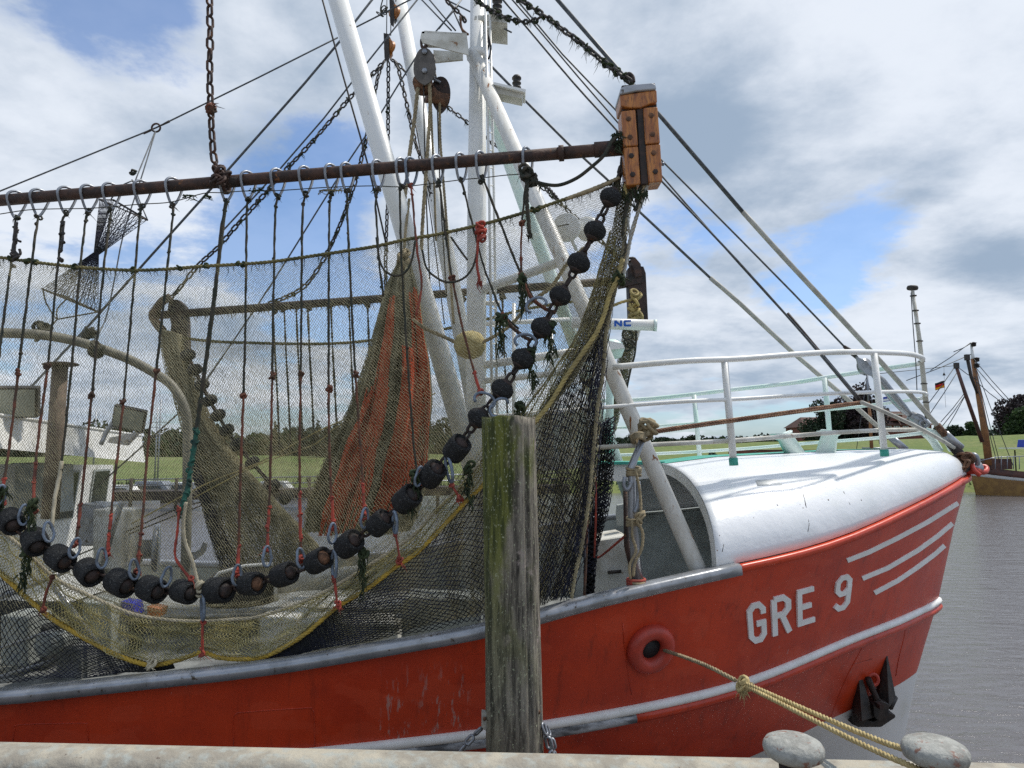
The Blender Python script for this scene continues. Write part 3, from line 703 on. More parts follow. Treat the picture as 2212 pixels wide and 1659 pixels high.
# hull levels: (stem x, fullness of entry, side inset, z function)
LEV = [(5.62, 1.0, 0.0, rail_z),
       (5.42, .93, .02, lambda x: rail_z(x)*.6+cr(STX, STZ, x)*.4),
       (5.18, .86, .03, lambda x: cr(STX, STZ, x)),
       (5.04, .78, .08, lambda x: cr(STX, STZ, x)*.5+.5*(.78+.58*max(0, (x-1.5)/3.4)**1.2)),
       (4.90, .70, .15, lambda x: .78+.58*max(0, (x-1.5)/3.4)**1.2),
       (4.64, .58, .32, lambda x: .32),
       (4.50, .50, .50, lambda x: -.35)]
def lev_pt(k, s_, side=-1):
    xs_, full, inset, zf = LEV[k]
    x = xs_-s_
    b = max(.02, half(s_*full if s_ < 8 else s_*full+(s_-8)*(1-full))-inset*min(1, s_/1.5))
    return V((x, YC+side*b, zf(x)))
SS = [0, .03, .08, .15, .25, .4, .6, .8]+[1+.25*i for i in range(30)]+[8.5+.6*i for i in range(17)]
def hull_part(k0, k1, name, mat):
    b = MB()
    for side in (-1, 1):
        sub = 3; vs = []; rows = 0
        for k in range(k0, k1):
            for q in range(sub if k < k1-1 else sub+1):
                f = q/sub; rows += 1
                for s_ in SS: vs.append(lev_pt(k, s_, side).lerp(lev_pt(k+1, s_, side), f))
        m = len(SS)
        fs = [(r*m+i, r*m+i+1, (r+1)*m+i+1, (r+1)*m+i) if side == 1 else (r*m+i+1, r*m+i, (r+1)*m+i, (r+1)*m+i+1) for r in range(rows-1) for i in range(m-1)]
        b.add(vs, fs)
    # transom
    a = [lev_pt(k, SS[-1], -1) for k in range(k0, k1+1)]; c = [lev_pt(k, SS[-1], 1) for k in range(k0, k1+1)]
    b.add(a+c[::-1], [tuple(range(len(a)*2))])
    return b
hb = hull_part(0, 4, 'hull', None)
bv = MB(); bv.v = list(hb.v); bv.f = list(hb.f)
hull = hb.build('hull', mt['hull'], TR)
hb2 = hull_part(4, 5, 'x', None); bo = len(bv.v); bv.v += hb2.v; bv.f += [tuple(i+bo for i in f) for f in hb2.f]
o = hb2.build('boot_top', mt['white'], TR); o['label'] = 'white band above the waterline'
hull_part(5, 6, 'x', None).build('underwater_hull', mt['dark'], TR)
BV = BVHTree.FromPolygons([V(v) for v in bv.v], bv.f)
def on(px, py, off=0.0):
    """point of the near hull side seen in this direction, lifted off the plating"""
    d = ray(px, py).normalized(); h, n, i, dist = BV.ray_cast(EYEV, d)
    if h is None: return P(px, py, 6.3)
    if n.dot(d) > 0: n = -n
    return h+n*off
# bulwark inside, deck
b = MB()
for side in (-1, 1):
    vs = []; ss2 = [s_ for s_ in SS if s_ > .5]
    for s_ in ss2:
        for q, (k, f) in enumerate(((0, 0), (0, .5), (1, 0), (1, .5), (2, 0), (2, .5))):
            p = lev_pt(k, s_, side).lerp(lev_pt(k+1, s_, side), f); vs.append(p+V((0, -side*(.06 if q == 0 else .05), -.01)))
    b.add(vs, [(i*6+k, i*6+k+1, i*6+k+7, i*6+k+6) for i in range(len(ss2)-1) for k in range(5)])
b.build('inner_bulwark', mt['ingrey'], TR)
b = MB(); vs = []
ss2 = [s_ for s_ in SS if s_ > 1.2]
for s_ in ss2:
    zd = 1.72; p = lev_pt(2, s_, -1); bb = YC-p.y-.14; vs += [V((p.x, YC-bb, zd)), V((p.x, YC+bb, zd))]
b.add(vs, [(i*2, i*2+1, i*2+3, i*2+2) for i in range(len(ss2)-1)])
b.build('main_deck', mt['deckgrey'], TR, smooth=False)
# rail cap: silver amidships, red at the bow, on both sides
def sweep(b, pts, prof, up=V((0, 0, 1))):
    pts = [V(p) for p in pts]; m = len(pts); n = len(prof); vs = []
    for i, p in enumerate(pts):
        t = (pts[min(i+1, m-1)]-pts[max(i-1, 0)]).normalized(); sd_ = t.cross(up).normalized(); u = sd_.cross(t)
        for (a, c) in prof: vs.append(p+sd_*a+u*c)
    b.add(vs, [(i*n+k, (i+1)*n+k, (i+1)*n+(k+1) % n, i*n+(k+1) % n) for i in range(m-1) for k in range(n)]+[tuple(range(n)), tuple((m-1)*n+k for k in range(n-1, -1, -1))])
def capprof(w_, h_, r=.03):
    return [(w_, -h_*.5), (w_*1.12, 0), (w_, h_*.42), (w_*.7, h_*.62), (-w_*.6, h_*.62), (-w_, h_*.4), (-w_, -h_*.5)]
for side in (-1, 1):
    fine = [5.55*(i/120)**1.4 for i in range(1, 121)]
    bow = [lev_pt(0, s_, side)+V((0, side*.015, .0)) for s_ in [0.02+3.65*(i/60)**1.2 for i in range(61)]]
    aft = [lev_pt(0, 3.65+i*.25, side)+V((0, side*.015, .0)) for i in range(56)]
    b = MB(); sweep(b, aft, capprof(.075 if side == -1 else -.075, .085)); o = b.build('rail_cap', mt['silver'], TR); o['label'] = 'silver painted rail cap'
    b = MB(); sweep(b, bow, capprof(.035 if side == -1 else -.035, .055)); o = b.build('rail_cap', mt['hull'] if side == -1 else mt['ingrey'], TR); o['label'] = 'red painted rail cap' if side == -1 else 'grey rail cap inside the whaleback'
    # rubbing strake: white upper face, red and black lower face
    st = [lev_pt(2, s_, side) for s_ in [0.05+.14*i for i in range(90)]]
    up_ = [p+V((0, side*.02, .035)) for p in st]; lo = [p+V((0, side*.02, -.035)) for p in st]
    MB().tube(up_, .042, 8).build('rubbing_strake', mt['letter'], TR)['label'] = 'white upper half of the rubbing strake'
    MB().tube(lo[:30] , .045, 8).build('rubbing_strake', mt['hull'], TR)['label'] = 'red lower half of the rubbing strake'
    MB().tube(lo[29:], .045, 8).build('rubbing_strake', mt['scuff'], TR)['label'] = 'scuffed black lower half of the rubbing strake'
# whaleback
def whale(x0, x1, n, umin, umax, m=40, lift=0.0):
    vs = []
    for i in range(n+1):
        x = x0+(x1-x0)*(i/n)
        s_ = 5.62-x; b_ = max(.03, half(s_)-.01); zr = rail_z(x)+.045
        top = float(np.interp(x, [1.7, 2.4, 4.0, 4.9, 5.25, 5.45, 5.58], [3.82, 3.91, 3.985, 4.0, 3.98, 3.90, 3.76]))
        h = top-zr
        for k in range(m+1):
            u = umin+(umax-umin)*k/m
            a = math.sin(u*math.pi/2)     # -1..1
            z = zr+h*max(0, (1-abs(a)**2.5))**(1/2.5)
            vs.append(V((x, YC+a*b_, z+lift)))
    return vs, [(i*(m+1)+k, i*(m+1)+k+1, (i+1)*(m+1)+k+1, (i+1)*(m+1)+k) for i in range(n) for k in range(m)]
b = MB(); b.add(*whale(1.78, 5.59, 60, -1, 1, 56)); o = b.build('whaleback', mt['whaleback'], TR)
sol = o.modifiers.new('s', 'SOLIDIFY'); sol.thickness = .014; sol.offset = -1 if o.data.polygons[200].normal.z > 0 else 1
b = MB(); b.add(*whale(1.80, 4.6, 20, -.13, .13, 12, .006)); b.build('foredeck', mt['teal'], TR)
# scratches and a small patch on the whaleback
WBV = BVHTree.FromObject(o, bpy.context.evaluated_depsgraph_get()) if False else None
wv, wf = whale(1.78, 5.59, 60, -1, 1, 56); WBV = BVHTree.FromPolygons(wv, wf)
def onw(px, py, off=.0):
    d = ray(px, py).normalized(); h, n, i, dist = WBV.ray_cast(EYEV, d)
    if h is None: return P(px, py, 7.2)
    if n.dot(d) > 0: n = -n
    return h+n*off
for k, line in enumerate((((1735, 1068), (1740, 1090), (1747, 1128)), ((1560, 1192), (1563, 1176)), ((1822, 1062), (1836, 1090)), ((1745, 1148), (1748, 1130)))):
    MB().tube([onw(*a, .002) for a in line], [.003, .004, .002], 4).build('scratch', mt['iron'], TR)
b = MB(); b.slab([onw(1632, 1038, .004), onw(1676, 1036, .004), onw(1690, 1048, .004), onw(1636, 1050, .004)], (0, 0, .001)); b.build('paint_patch', mt['white'], TR)
b = MB()
for _ in range(9):
    px = random.uniform(1532, 2050); q = [on(px, 0)] if False else None
    t_ = (px-1532)/518; py = 1215-t_**.9*(1215-1012)-random.uniform(0, 16)**1.0
    py -= random.uniform(-6, 60); c = onw(px, py, .001); b.lathe([(.009*random.uniform(.3, 1), 0), (.001, .0015)], c, (c-onw(px, py, -.02)), 6)
o2 = b.build('paint_chips', mt['rust_bright'], TR); o2['kind'] = 'stuff'
# lip of the whaleback mouth
vs = []; x = 1.78; s_ = 5.62-x; b_ = half(s_); zr = rail_z(x); h = 3.82-zr; m = 50
for k in range(m+1):
    u = -1+2*k/m; a = math.sin(u*math.pi/2); z = zr+h*max(0, (1-abs(a)**2.5))**(1/2.5)
    a2 = .945*a; z2 = zr+(h-.10)*max(0, (1-abs(a)**2.5))**(1/2.5)
    vs += [V((x-.004, YC+a*b_, z+.006)), V((x-.004, YC+a2*b_, z2)), V((x+.03, YC+a*b_, z+.006)), V((x+.03, YC+a2*b_, z2))]
b = MB(); b.add(vs, [(k*4, k*4+1, k*4+5, k*4+4) for k in range(m)]+[(k*4+1, k*4+3, k*4+7, k*4+5) for k in range(m)]); b.build('whaleback_lip', mt['white'], TR, smooth=False)
# forecastle bulkhead inside and far side frame
b = MB(); b.slab([(3.0, YC-.9, 1.72), (3.0, YC+.9, 1.72), (3.0, YC+1.7, 2.9), (3.0, YC+1.75, 3.4), (3.0, YC+1.3, 3.75), (3.0, YC-1.3, 3.75), (3.0, YC-1.75, 3.4), (3.0, YC-1.7, 2.9)], (.03, 0, 0)); mt['shade'] = M('shade_darkened_bulkhead', (0.13, 0.14, 0.135), (0.10, 0.105, 0.10), scale=2, rough=.7); b.build('bulkhead', mt['shade'], TR, smooth=False)  # bulkhead colour darkened to paint in the shade under the whaleback
# catwalk beam aft of the whaleback
b = MB(); b.slab([P(1262, 1004, 8.6), P(1436, 1003, 8.6), P(1436, 1030, 8.6), P(1340, 1040, 8.6), P(1262, 1036, 8.6)], (0, .5, 0)); b.build('gallows_beam', mt['white'], TR, smooth=False)
b = MB(); b.slab([P(1258, 998, 8.55), P(1436, 997, 8.55), P(1436, 1003, 8.55), P(1258, 1004, 8.55)], (0, .62, 0)); b.build('beam_capping', mt['teal'], TR, smooth=False)

# ---- letters and stripes
def ribbon(b, pts, wd, mapf, thick=.016, closed=False):
    """flat welded bar following pts, width wd, standing proud of the plating"""
    pts = [np.array(p, float) for p in pts]; m = len(pts); L = []; R = []
    for i in range(m):
        if closed or 0 < i < m-1:
            a = pts[i]-pts[i-1]; c = pts[(i+1) % m]-pts[i]
        elif i == 0: a = c = pts[1]-pts[0]
        else: a = c = pts[-1]-pts[-2]
        a = a/np.linalg.norm(a); c = c/np.linalg.norm(c); n1_ = np.array([-a[1], a[0]]); n2_ = np.array([-c[1], c[0]])
        nn = (n1_+n2_); nn /= np.linalg.norm(nn); k = wd/2/max(.5, nn.dot(n1_))
        L.append(pts[i]+nn*k); R.append(pts[i]-nn*k)
    vs = []
    for l, r in zip(L, R):
        vs += [mapf(l, thick), mapf(r, thick), mapf(l, -.01), mapf(r, -.01)]
    fs = []
    for i in range(m if closed else m-1):
        j = (i+1) % m
        fs += [(i*4, i*4+1, j*4+1, j*4), (i*4, j*4, j*4+2, i*4+2), (i*4+1, i*4+3, j*4+3, j*4+1)]
    if not closed: fs += [(0, 2, 3, 1), ((m-1)*4, (m-1)*4+1, (m-1)*4+3, (m-1)*4+2)]
    b.add(vs, fs)
def c5(x, y): return (1516.7+x*.4224, 957.9+y*.4224)
def letter(name, tl, tr, bl, br, strokes):
    tl, tr, bl, br = [np.array(c5(*q)) for q in (tl, tr, bl, br)]
    b = MB()
    for k, (pts, cl) in enumerate(strokes):
        def mapf(q, th, k=k):
            u = q[0]/95; v = q[1]/195
            p = (tl*(1-u)+tr*u)*(1-v)+(bl*(1-u)+br*u)*v
            return on(p[0], p[1], th+.002*k if th > 0 else th)
        ribbon(b, pts, 26, mapf, .016, cl)
    o = b.build('letter', mt['letter'], TR, smooth=False); o['label'] = 'white welded letter '+name if name != '9' else 'white welded numeral 9'
letter('G', (222, 823), (318, 800), (238, 1028), (327, 1003), [([(82, 60), (82, 36), (63, 13), (34, 13), (13, 36), (13, 159), (34, 182), (63, 182), (82, 159), (82, 104), (46, 104)], False)])
letter('R', (348, 788), (447, 762), (356, 985), (452, 955), [([(13, 195), (13, 13)], False), ([(13, 13), (60, 13), (82, 36), (82, 74), (60, 97), (13, 97)], False), ([(48, 97), (84, 195)], False)])
letter('E', (481, 750), (566, 727), (484, 936), (572, 908), [([(95, 13), (13, 13), (13, 182), (95, 182)], False), ([(13, 97), (78, 97)], False)])
letter('9', (684, 683), (766, 660), (664, 865), (745, 838), [([(34, 13), (62, 13), (82, 36), (82, 80), (60, 103), (34, 103), (13, 80), (13, 36)], True), ([(82, 60), (82, 159), (62, 182), (34, 182), (10, 158)], False)])
for line in ([(740, 598), (850, 555), (1000, 482), (1150, 402), (1306, 305)], [(818, 690), (950, 635), (1100, 547), (1200, 475), (1278, 409)], [(880, 764), (1000, 700), (1100, 632), (1180, 572), (1238, 522)]):
    q = [c5(*a) for a in line]; fine = []
    for i in range(len(q)-1):
        for k in range(6): fine.append((q[i][0]+(q[i+1][0]-q[i][0])*k/6, q[i][1]+(q[i+1][1]-q[i][1])*k/6))
    fine.append(q[-1])
    b = MB(); ribbon(b, fine, 9.5, lambda a, th: on(a[0], a[1], th), .008)
    b.build('bow_stripe', mt['letter'], TR, smooth=False)
# weld beads and plate seams
for line in ([(505, 1612), (504, 1552), (512, 1541), (530, 1538), (660, 1529), (674, 1532), (679, 1545), (680, 1612)], [(28, 1600), (32, 1575), (44, 1565), (176, 1562), (188, 1567), (191, 1600)], [(1925, 1357), (1945, 1350), (1955, 1353), (1953, 1375), (1942, 1420), (1935, 1460)],
             [(1345, 1345), (1352, 1420), (1364, 1500)], [(1862, 1400), (1825, 1470), (1790, 1560)]):
    q = [on(*a, .001) for a in line]
    MB().tube(smooth_pts(q, 3), .0045, 5).build('weld_seam', mt['hull'], TR)
# hawse ring; a near-black disc stands in for the shade inside its hole
c = on(1404, 1399, .0); n = (c-on(1404, 1399, -1)).normalized()
u, bb_ = frame(n); R0 = 38/F*c.y
ringpts = [c+n*.02+(u*math.cos(a)+bb_*math.sin(a))*R0 for a in [i*2*math.pi/32 for i in range(32)]]
o = MB().tube(ringpts, R0*.44, 12, closed=True, squash=1).build('hawse_ring', mt['redpaint'], TR)
MB().lathe([(R0*.66, -.02), (R0*.66, .012), (.001, .013)], c, n, 24).build('hawse_dark_disc', mt['dark'], o)
b = MB(); b.lathe([(R0*.60, .0), (R0*.60, .0145), (R0*.55, .016), (.001, .016)], c+V((0, 0, -.045)), n, 18)
# ---- gallows struts, masts, booms (all tubes of painted steel)
def strut(name, a, b_, r, mat, label=None, n=14):
    o = MB().tube([a, b_] if not isinstance(r, (list, tuple)) else [a, (a+b_)/2, b_], r, n).build(name, mat, TR)
    if label: o['label'] = label
    return o
MASTX = -.45
def mast_pt(py): d = ray(1106+MASTX/YC*F, py); return V((MASTX, YC, EYE+d.z*YC/d.y))
mtop = mast_pt(-60); mb_ = MB().tube([V((MASTX, YC, 1.75)), mast_pt(500), mtop], [.128, .125, .095], 18); mast = mb_.build('mast', mt['white'], TR)
MB().tube([mast_pt(112), mast_pt(128)], .14, 18).build('mast_collar', mt['white'], mast)
strut('mast_strut', P(1022, 118, 8.85), P(1511, 1238, 6.45), [.092, .084, .076], mt['rust_white'], 'near mast strut streaked with rust')
strut('mast_strut', P(1030, 150, 9.0), V((1.9, YC+2.0, 2.9)), .095, mt['mint'], 'far mast strut painted pale mint')
a = P(722, -30, 7.7); c = P(1040, 1075, 8.8)
strut('derrick_boom', a, c, [.112, .122, .128], mt['white'], 'thick near derrick boom')
a = P(858, -30, 11.0); c = P(1035, 930, 9.1)
strut('derrick_boom', a, c, [.108, .112, .115], mt['white'], 'far derrick boom')
# ladder poles next to the mast
for px0, px1, dd in ((1048, 1064, 8.6), (1057, 1075, 8.8)):
    MB().tube([P(px0, -20, dd), P((px0+px1)/2+1, 420, dd), P(px1, 960, dd)], .017, 8).build('mast_ladder_pole', mt['white'], TR)
for k in range(24):
    py = 20+k*38; f = py/960
    MB().tube([P(1048+16*f, py, 8.6), P(1057+18*f, py+1, 8.8)], .010, 6).build('ladder_rung', mt['white'], TR)
# bracket carrying the blocks
b = MB()
for yy in (8.45, 8.75): b.slab([P(911, 69, yy), P(918, 66, yy), P(1008, 72, yy), P(1012, 118, yy), P(986, 112, yy), P(912, 92, yy), P(908, 80, yy)], (0, .02, 0))
b.slab([P(911, 68, 8.45), P(1008, 71, 8.45), P(1008, 74, 8.45), P(911, 72, 8.45)], (0, .32, 0)); b.build('block_bracket', mt['white_dirty'], TR, smooth=False)
b = MB(); b.slab([P(936, 108, 9.2), P(1000, 112, 9.2), P(1000, 128, 9.2), P(938, 134, 9.2)], (0, .04, 0)); b.build('block_bracket', mt['white_dirty'], TR, smooth=False)
b = MB(); b.slab([P(1024, 42, 8.8), P(1096, 50, 8.8), P(1096, 43, 8.8), P(1070, 30, 8.8), P(1026, 34, 8.8)], (0, .5, 0)); pl = b.build('lamp_platform', mt['white_dirty'], TR, smooth=False)
def navlamp(c, s_=1.0):
    o = MB().lathe([(.055*s_, 0), (.055*s_, .02*s_), (.045*s_, .03*s_), (.045*s_, .06*s_), (.056*s_, .065*s_), (.056*s_, .075*s_), (.045*s_, .08*s_), (.045*s_, .12*s_), (.058*s_, .125*s_), (.058*s_, .14*s_), (.04*s_, .165*s_)], c, (0, 0, 1), 14).build('mast_lamp', mt['iron'], TR)
    return o
navlamp(P(1074, 27, 8.7), 1.15); navlamp(P(1116, 192, 8.7), 1.05)
b = MB(); b.slab([P(1066, 178, 8.6), P(1134, 194, 8.6), P(1128, 213, 8.6), P(1064, 199, 8.6)], (0, .2, 0)); b.build('lamp_arm', mt['white_dirty'], TR, smooth=False)
b = MB(); b.slab([P(1066, 177, 8.55), P(1136, 193, 8.55), P(1135, 199, 8.55), P(1066, 182, 8.55)], (0, .3, 0)); b.build('lamp_arm_plate', mt['white'], TR, smooth=False)
# cross tubes between mast and struts
for (x0, y0, x1, y1, Y0, Y1, r) in ((1036, 628, 1207, 567, 8.9, 7.9, .055), (1036, 790, 1262, 757, 8.9, 8.4, .05), (1036, 824, 1262, 800, 8.9, 8.3, .038), (1036, 655, 1080, 655, 8.9, 8.9, .03), (1036, 905, 1270, 885, 8.9, 8.4, .04), (1045, 700, 1230, 690, 9.2, 9.4, .03), (1110, 655, 1110, 1000, 9.3, 9.3, .025), (1190, 700, 1196, 1010, 9.3, 9.3, .03)):
    strut('cross_tube', P(x0, y0, Y0), P(x1, y1, Y1), r, mt['white'])
b = MB(); b.slab([P(1045, 905, 9.6), P(1268, 890, 9.6), P(1268, 1010, 9.6), P(1045, 1030, 9.6)], (0, 1.1, 0)); o = b.build('winch_housing', mt['white_dirty'], TR, smooth=False)
# round floodlight, facing ahead
c = P(1222, 489, 8.0); ax = V((-.25, -.9, -.05))
o = MB().lathe([(.02, -.02), (.15, 0), (.165, -.03), (.165, -.08), (.12, -.2), (.05, -.28)], c, -ax*-1, 24).build('floodlight', mt['white'], TR)
MB().box(c+V((-.03, -.04, 0)), .13, .012, .012, Matrix.Rotation(-.2, 3, 'Y')).build('lamp_slot', mt['dark'], o)
MB().lathe([(.01, 0), (.13, .02), (.15, .1), (.12, .25), (.05, .3)], P(1262, 490, 8.2), (.5, .8, 0), 20).build('floodlight', mt['white'], TR)
MB().tube([c, P(1245, 540, 8.2)], .02, 8).build('lamp_bracket', mt['white'], o)
# radar scanner with lettering, dome below
rY = 9.0
a = P(1235, 697, rY+.15); c = P(1417, 703, rY); dr = (c-a).normalized()
rd = MB().tube([a, c], .072, 20).build('radar_scanner', mt['white'], TR)
MB().tube([c-dr*.03, c+dr*.012], .077, 20).build('end_cap', mt['mint'], rd)
def flat_text(parent, c, right, up, s_, strokes):
    b = MB(); nrm = right.cross(up)
    for k, pts in enumerate(strokes):
        ribbon(b, pts, .34, lambda q, th, k=k: c+right*(q[0]*s_)+up*(q[1]*s_)+nrm*((.003+.0006*k) if th > 0 else -.001), .01)
    b.build('lettering', mt['blue'], parent, smooth=False)
base = P(1311, 708, rY-.02)+V((0, -.076, 0))
Rv = (P(1400, 706, rY)-P(1311, 708, rY)).normalized(); Uv = V((0, 0, 1))
s_ = .078
flat_text(rd, base, Rv, Uv, s_, [[(0.13, 0), (0.13, 1)], [(-.1, .12), (.4, .12)], [(-.1, .88), (.4, .88)]])
flat_text(rd, base+Rv*.085, Rv, Uv, s_, [[(.13, 0), (.13, 1)], [(1.07, 0), (1.07, 1)], [(.15, .95), (1.05, .05)]])
flat_text(rd, base+Rv*.205, Rv, Uv, s_, [[(1.0, .72), (1.0, .87), (.2, .87), (.13, .8), (.13, .2), (.2, .13), (1.0, .13), (1.0, .3)]])
MB().lathe([(.06, -.12), (.13, -.1), (.17, 0), (.15, .08), (.09, .12)], P(1320, 755, 9.0), (0, 0, 1), 18).build('radar_dome', mt['mint'], TR)
MB().tube([P(1318, 770, 9), P(1316, 980, 9)], .05, 10).build('radar_post', mt['mint'], TR)
b = MB(); b.slab([P(1310, 735, 8.8), P(1345, 742, 8.8), P(1350, 752, 8.8), P(1310, 756, 8.8)], (0, .3, 0)); b.build('radar_base', mt['white'], rd, smooth=False)

# ---- bow railing
nearY = lambda px: float(np.interp(px, [1290, 1324, 1476, 1597, 1712, 1799, 1885, 1957, 1995], [6.95, 6.98, 7.02, 7.15, 7.35, 7.6, 7.9, 8.4, 8.85]))
farY = lambda px: float(np.interp(px, [1280, 1408, 1597, 1712, 1799, 1897, 1983, 2000], [10.9, 10.6, 10.3, 10.1, 9.9, 9.6, 9.1, 8.9]))
def loop(near, far, r, name, matn, matf):
    q = [P(x, y, nearY(x)) for x, y in near]
    f = [P(x, y, farY(x)) for x, y in far]
    MB().tube(smooth_pts(q+[f[0]], 8), r, 10).build(name, matn, TR)
    MB().tube(smooth_pts(f, 8), r*.97, 10).build(name, matf, TR)
loop([(1324, 793), (1476, 780), (1597, 775), (1712, 766), (1799, 761), (1885, 761), (1957, 764), (1986, 770), (1993, 776)], [(1983, 786), (1897, 798), (1799, 813), (1712, 827), (1597, 840), (1408, 861), (1290, 866)], .031, 'top_rail', mt['white'], mt['mint'])
loop([(1290, 881), (1466, 868), (1597, 862), (1741, 853), (1885, 847), (1960, 846), (1993, 848), (2002, 853)], [(1990, 861), (1900, 873), (1842, 880), (1720, 891), (1597, 903), (1466, 917), (1290, 926)], .021, 'middle_rail', mt['white'], mt['mint'])
loop([(1284, 967), (1440, 959), (1577, 952), (1770, 937), (1885, 930), (1960, 928), (2000, 929)], [(1997, 935), (1885, 947), (1740, 958), (1597, 970), (1440, 979), (1280, 985)], .024, 'lower_rail', mt['white_dirty'], mt['mint'])
MB().tube(pp([(2000, 929, 8.8), (2025, 938, 8.85), (2045, 955, 8.9), (2055, 972, 8.95)]), .035, 8).build('lower_rail', mt['mint'], TR)
MB().tube(pp([(1997, 935, 9.0), (2012, 948, 9.0), (2030, 975, 9.0)]), .05, 8).build('lower_rail', mt['mint'], TR)
for px0, py0, px1, py1, Y, m_ in ((1565, 779, 1585, 995, 7.12, 'white'), (1888, 764, 1911, 976, 7.9, 'white'), (1499, 853, 1513, 996, 10.4, 'mint'), (1781, 816, 1796, 976, 9.93, 'mint')):
    p = P(px0, py0, Y); q = P(px1, py1+4, Y); q.z -= .03
    o = MB().tube([p, q], .036 if Y < 8 else .035, 12).build('stanchion', mt[m_], TR)
    MB().tube([q+(p-q).normalized()*.075, q], .045, 12).build('stanchion_foot', mt['teal'], o)
# mushroom vents and samson posts
for (x0, y0, x1, y1, Y) in ((1692, 938, 1722, 984, 8.6), (1794, 932, 1782, 982, 8.5)):
    a = P(x0, y0, Y); c = P(x1, y1+5, Y); ax = (c-a).normalized()
    o = MB().lathe([(.105, 0), (.115, .012), (.10, .03), (.09, .04), (.115, (c-a).length)], a, ax, 20).build('vent_pipe', mt['mint'], TR)
    MB().box(a+V((0, 0, .0)), .24, .22, .02).build('vent_cover', mt['mint'], o)
# bow light mast
an = MB().tube([P(1971, 626, 8.9), P(1986, 732, 8.9), P(1995, 819, 8.9), P(2004, 905, 8.9)], [.020, .026, .030, .033], 10).build('bow_light_pole', mt['white_dirty'], TR)
MB().lathe([(.02, -.03), (.062, -.02), (.068, .0), (.06, .022), (.02, .03)], P(1971, 622, 8.9), (.12, 0, 1), 18).build('pole_lamp', mt['iron'], an)
for py in (640, 672, 700, 738, 782, 830, 870):
    px = np.interp(py, [626, 732, 819, 905], [1971, 1986, 1995, 2004]); a = P(px, py, 8.9)
    MB().tube([a, a+V((0, 0, .012))], .04, 10).build('pole_clamp', mt['iron'], an)
MB().tube(pp([(1968, 632, 8.85), (1972, 700, 8.84), (1978, 780, 8.84), (1981, 850, 8.84)]), .006, 5).build('lamp_cable', mt['wire'], an)

# ---- stem fittings: shackles, roller, red claw
t = thing('stem_head_fitting', P(2085, 1005, 8.9), 'red and rusty forestay shackles and hook at the tip of the bow', 'bow fitting')
b = MB(); b.tube(pp([(2052, 955, 8.85), (2072, 980, 8.8), (2085, 998, 8.8)]), .06, 10); b.build('eye_plate', mt['rust_dark'], t)
MB().tube(pp([(2085, 1012, 8.85), (2098, 985, 8.8), (2108, 985, 8.75), (2112, 1000, 8.75), (2103, 1014, 8.8)]), .03, 8).build('shackle', mt['galv'], t)
MB().tube(pp([(2060, 985, 8.75), (2066, 1008, 8.7), (2083, 1016, 8.7), (2096, 1008, 8.7)]), .03, 8).build('shackle', mt['iron'], t)
MB().lathe([(.05, -.09), (.07, -.08), (.07, .08), (.05, .09)], P(2104, 1012, 8.8), (1, -.2, .1), 12).build('roller', mt['galv'], t)
MB().tube(pp([(2078, 1020, 8.8), (2100, 1016, 8.75), (2122, 1020, 8.75), (2131, 1016, 8.8), (2128, 1008, 8.85), (2108, 1008, 8.85)]), [.05, .05, .035, .03, .03, .02], 10).build('claw', mt['redpaint'], t)
MB().tube(pp([(2098, 1000, 8.7), (2104, 1016, 8.65), (2116, 1026, 8.65)]), .03, 8).build('claw', mt['redpaint'], t)
MB().knot(P(2088, 1000, 8.7), .10, .02, 8).build('lashing', mt['rust_bright'], t)

# ---- wheelhouse (aft, seen through the net)
def WB(px, py, Y): return P(px, py, Y)
wx = -6.5
t_ = MB(); t_.slab([(-6.5, 7.0, 1.75), (-6.5, 11.7, 1.75), (-6.5, 11.7, 3.74), (-6.5, 7.0, 3.86)], (-3.2, 0, 0))
wh = t_.build('wheelhouse', mt['white'], TR, smooth=False)
for y0 in (7.6, 8.55, 9.42, 10.24, 11.06):
    b = MB(); b.slab([(-6.49, y0-.03, 2.98), (-6.49, y0+.42, 2.98), (-6.49, y0+.53, 3.68), (-6.49, y0+.08, 3.68)], (.012, 0, 0)); wn = b.build('window_frame', mt['ingrey'], wh, smooth=False)
    b = MB(); b.slab([(-6.475, y0, 3.0), (-6.475, y0+.38, 3.0), (-6.475, y0+.49, 3.65), (-6.475, y0+.11, 3.65)], (.006, 0, 0)); b.build('pane', mt['glass'], wn, smooth=False)
# visor roof: sloping front fascia
A0 = P(-60, 888, 7.4); A1 = P(305, 941, 10.9)
B0 = P(-70, 962, 7.2); B1 = P(314, 999, 10.9)
back = V((-2.6, 0, .25))
b = MB(); b.add([A0, A1, B1, B0, A0+back, A1+back, B0+back, B1+back], [(0, 3, 2, 1), (0, 1, 5, 4), (3, 6, 7, 2), (1, 2, 7, 5), (0, 4, 6, 3)])
b.build('visor_roof', mt['white'], wh, smooth=False)
MB().tube([A0, A1], .02, 8).build('roof_edge', mt['white'], wh)
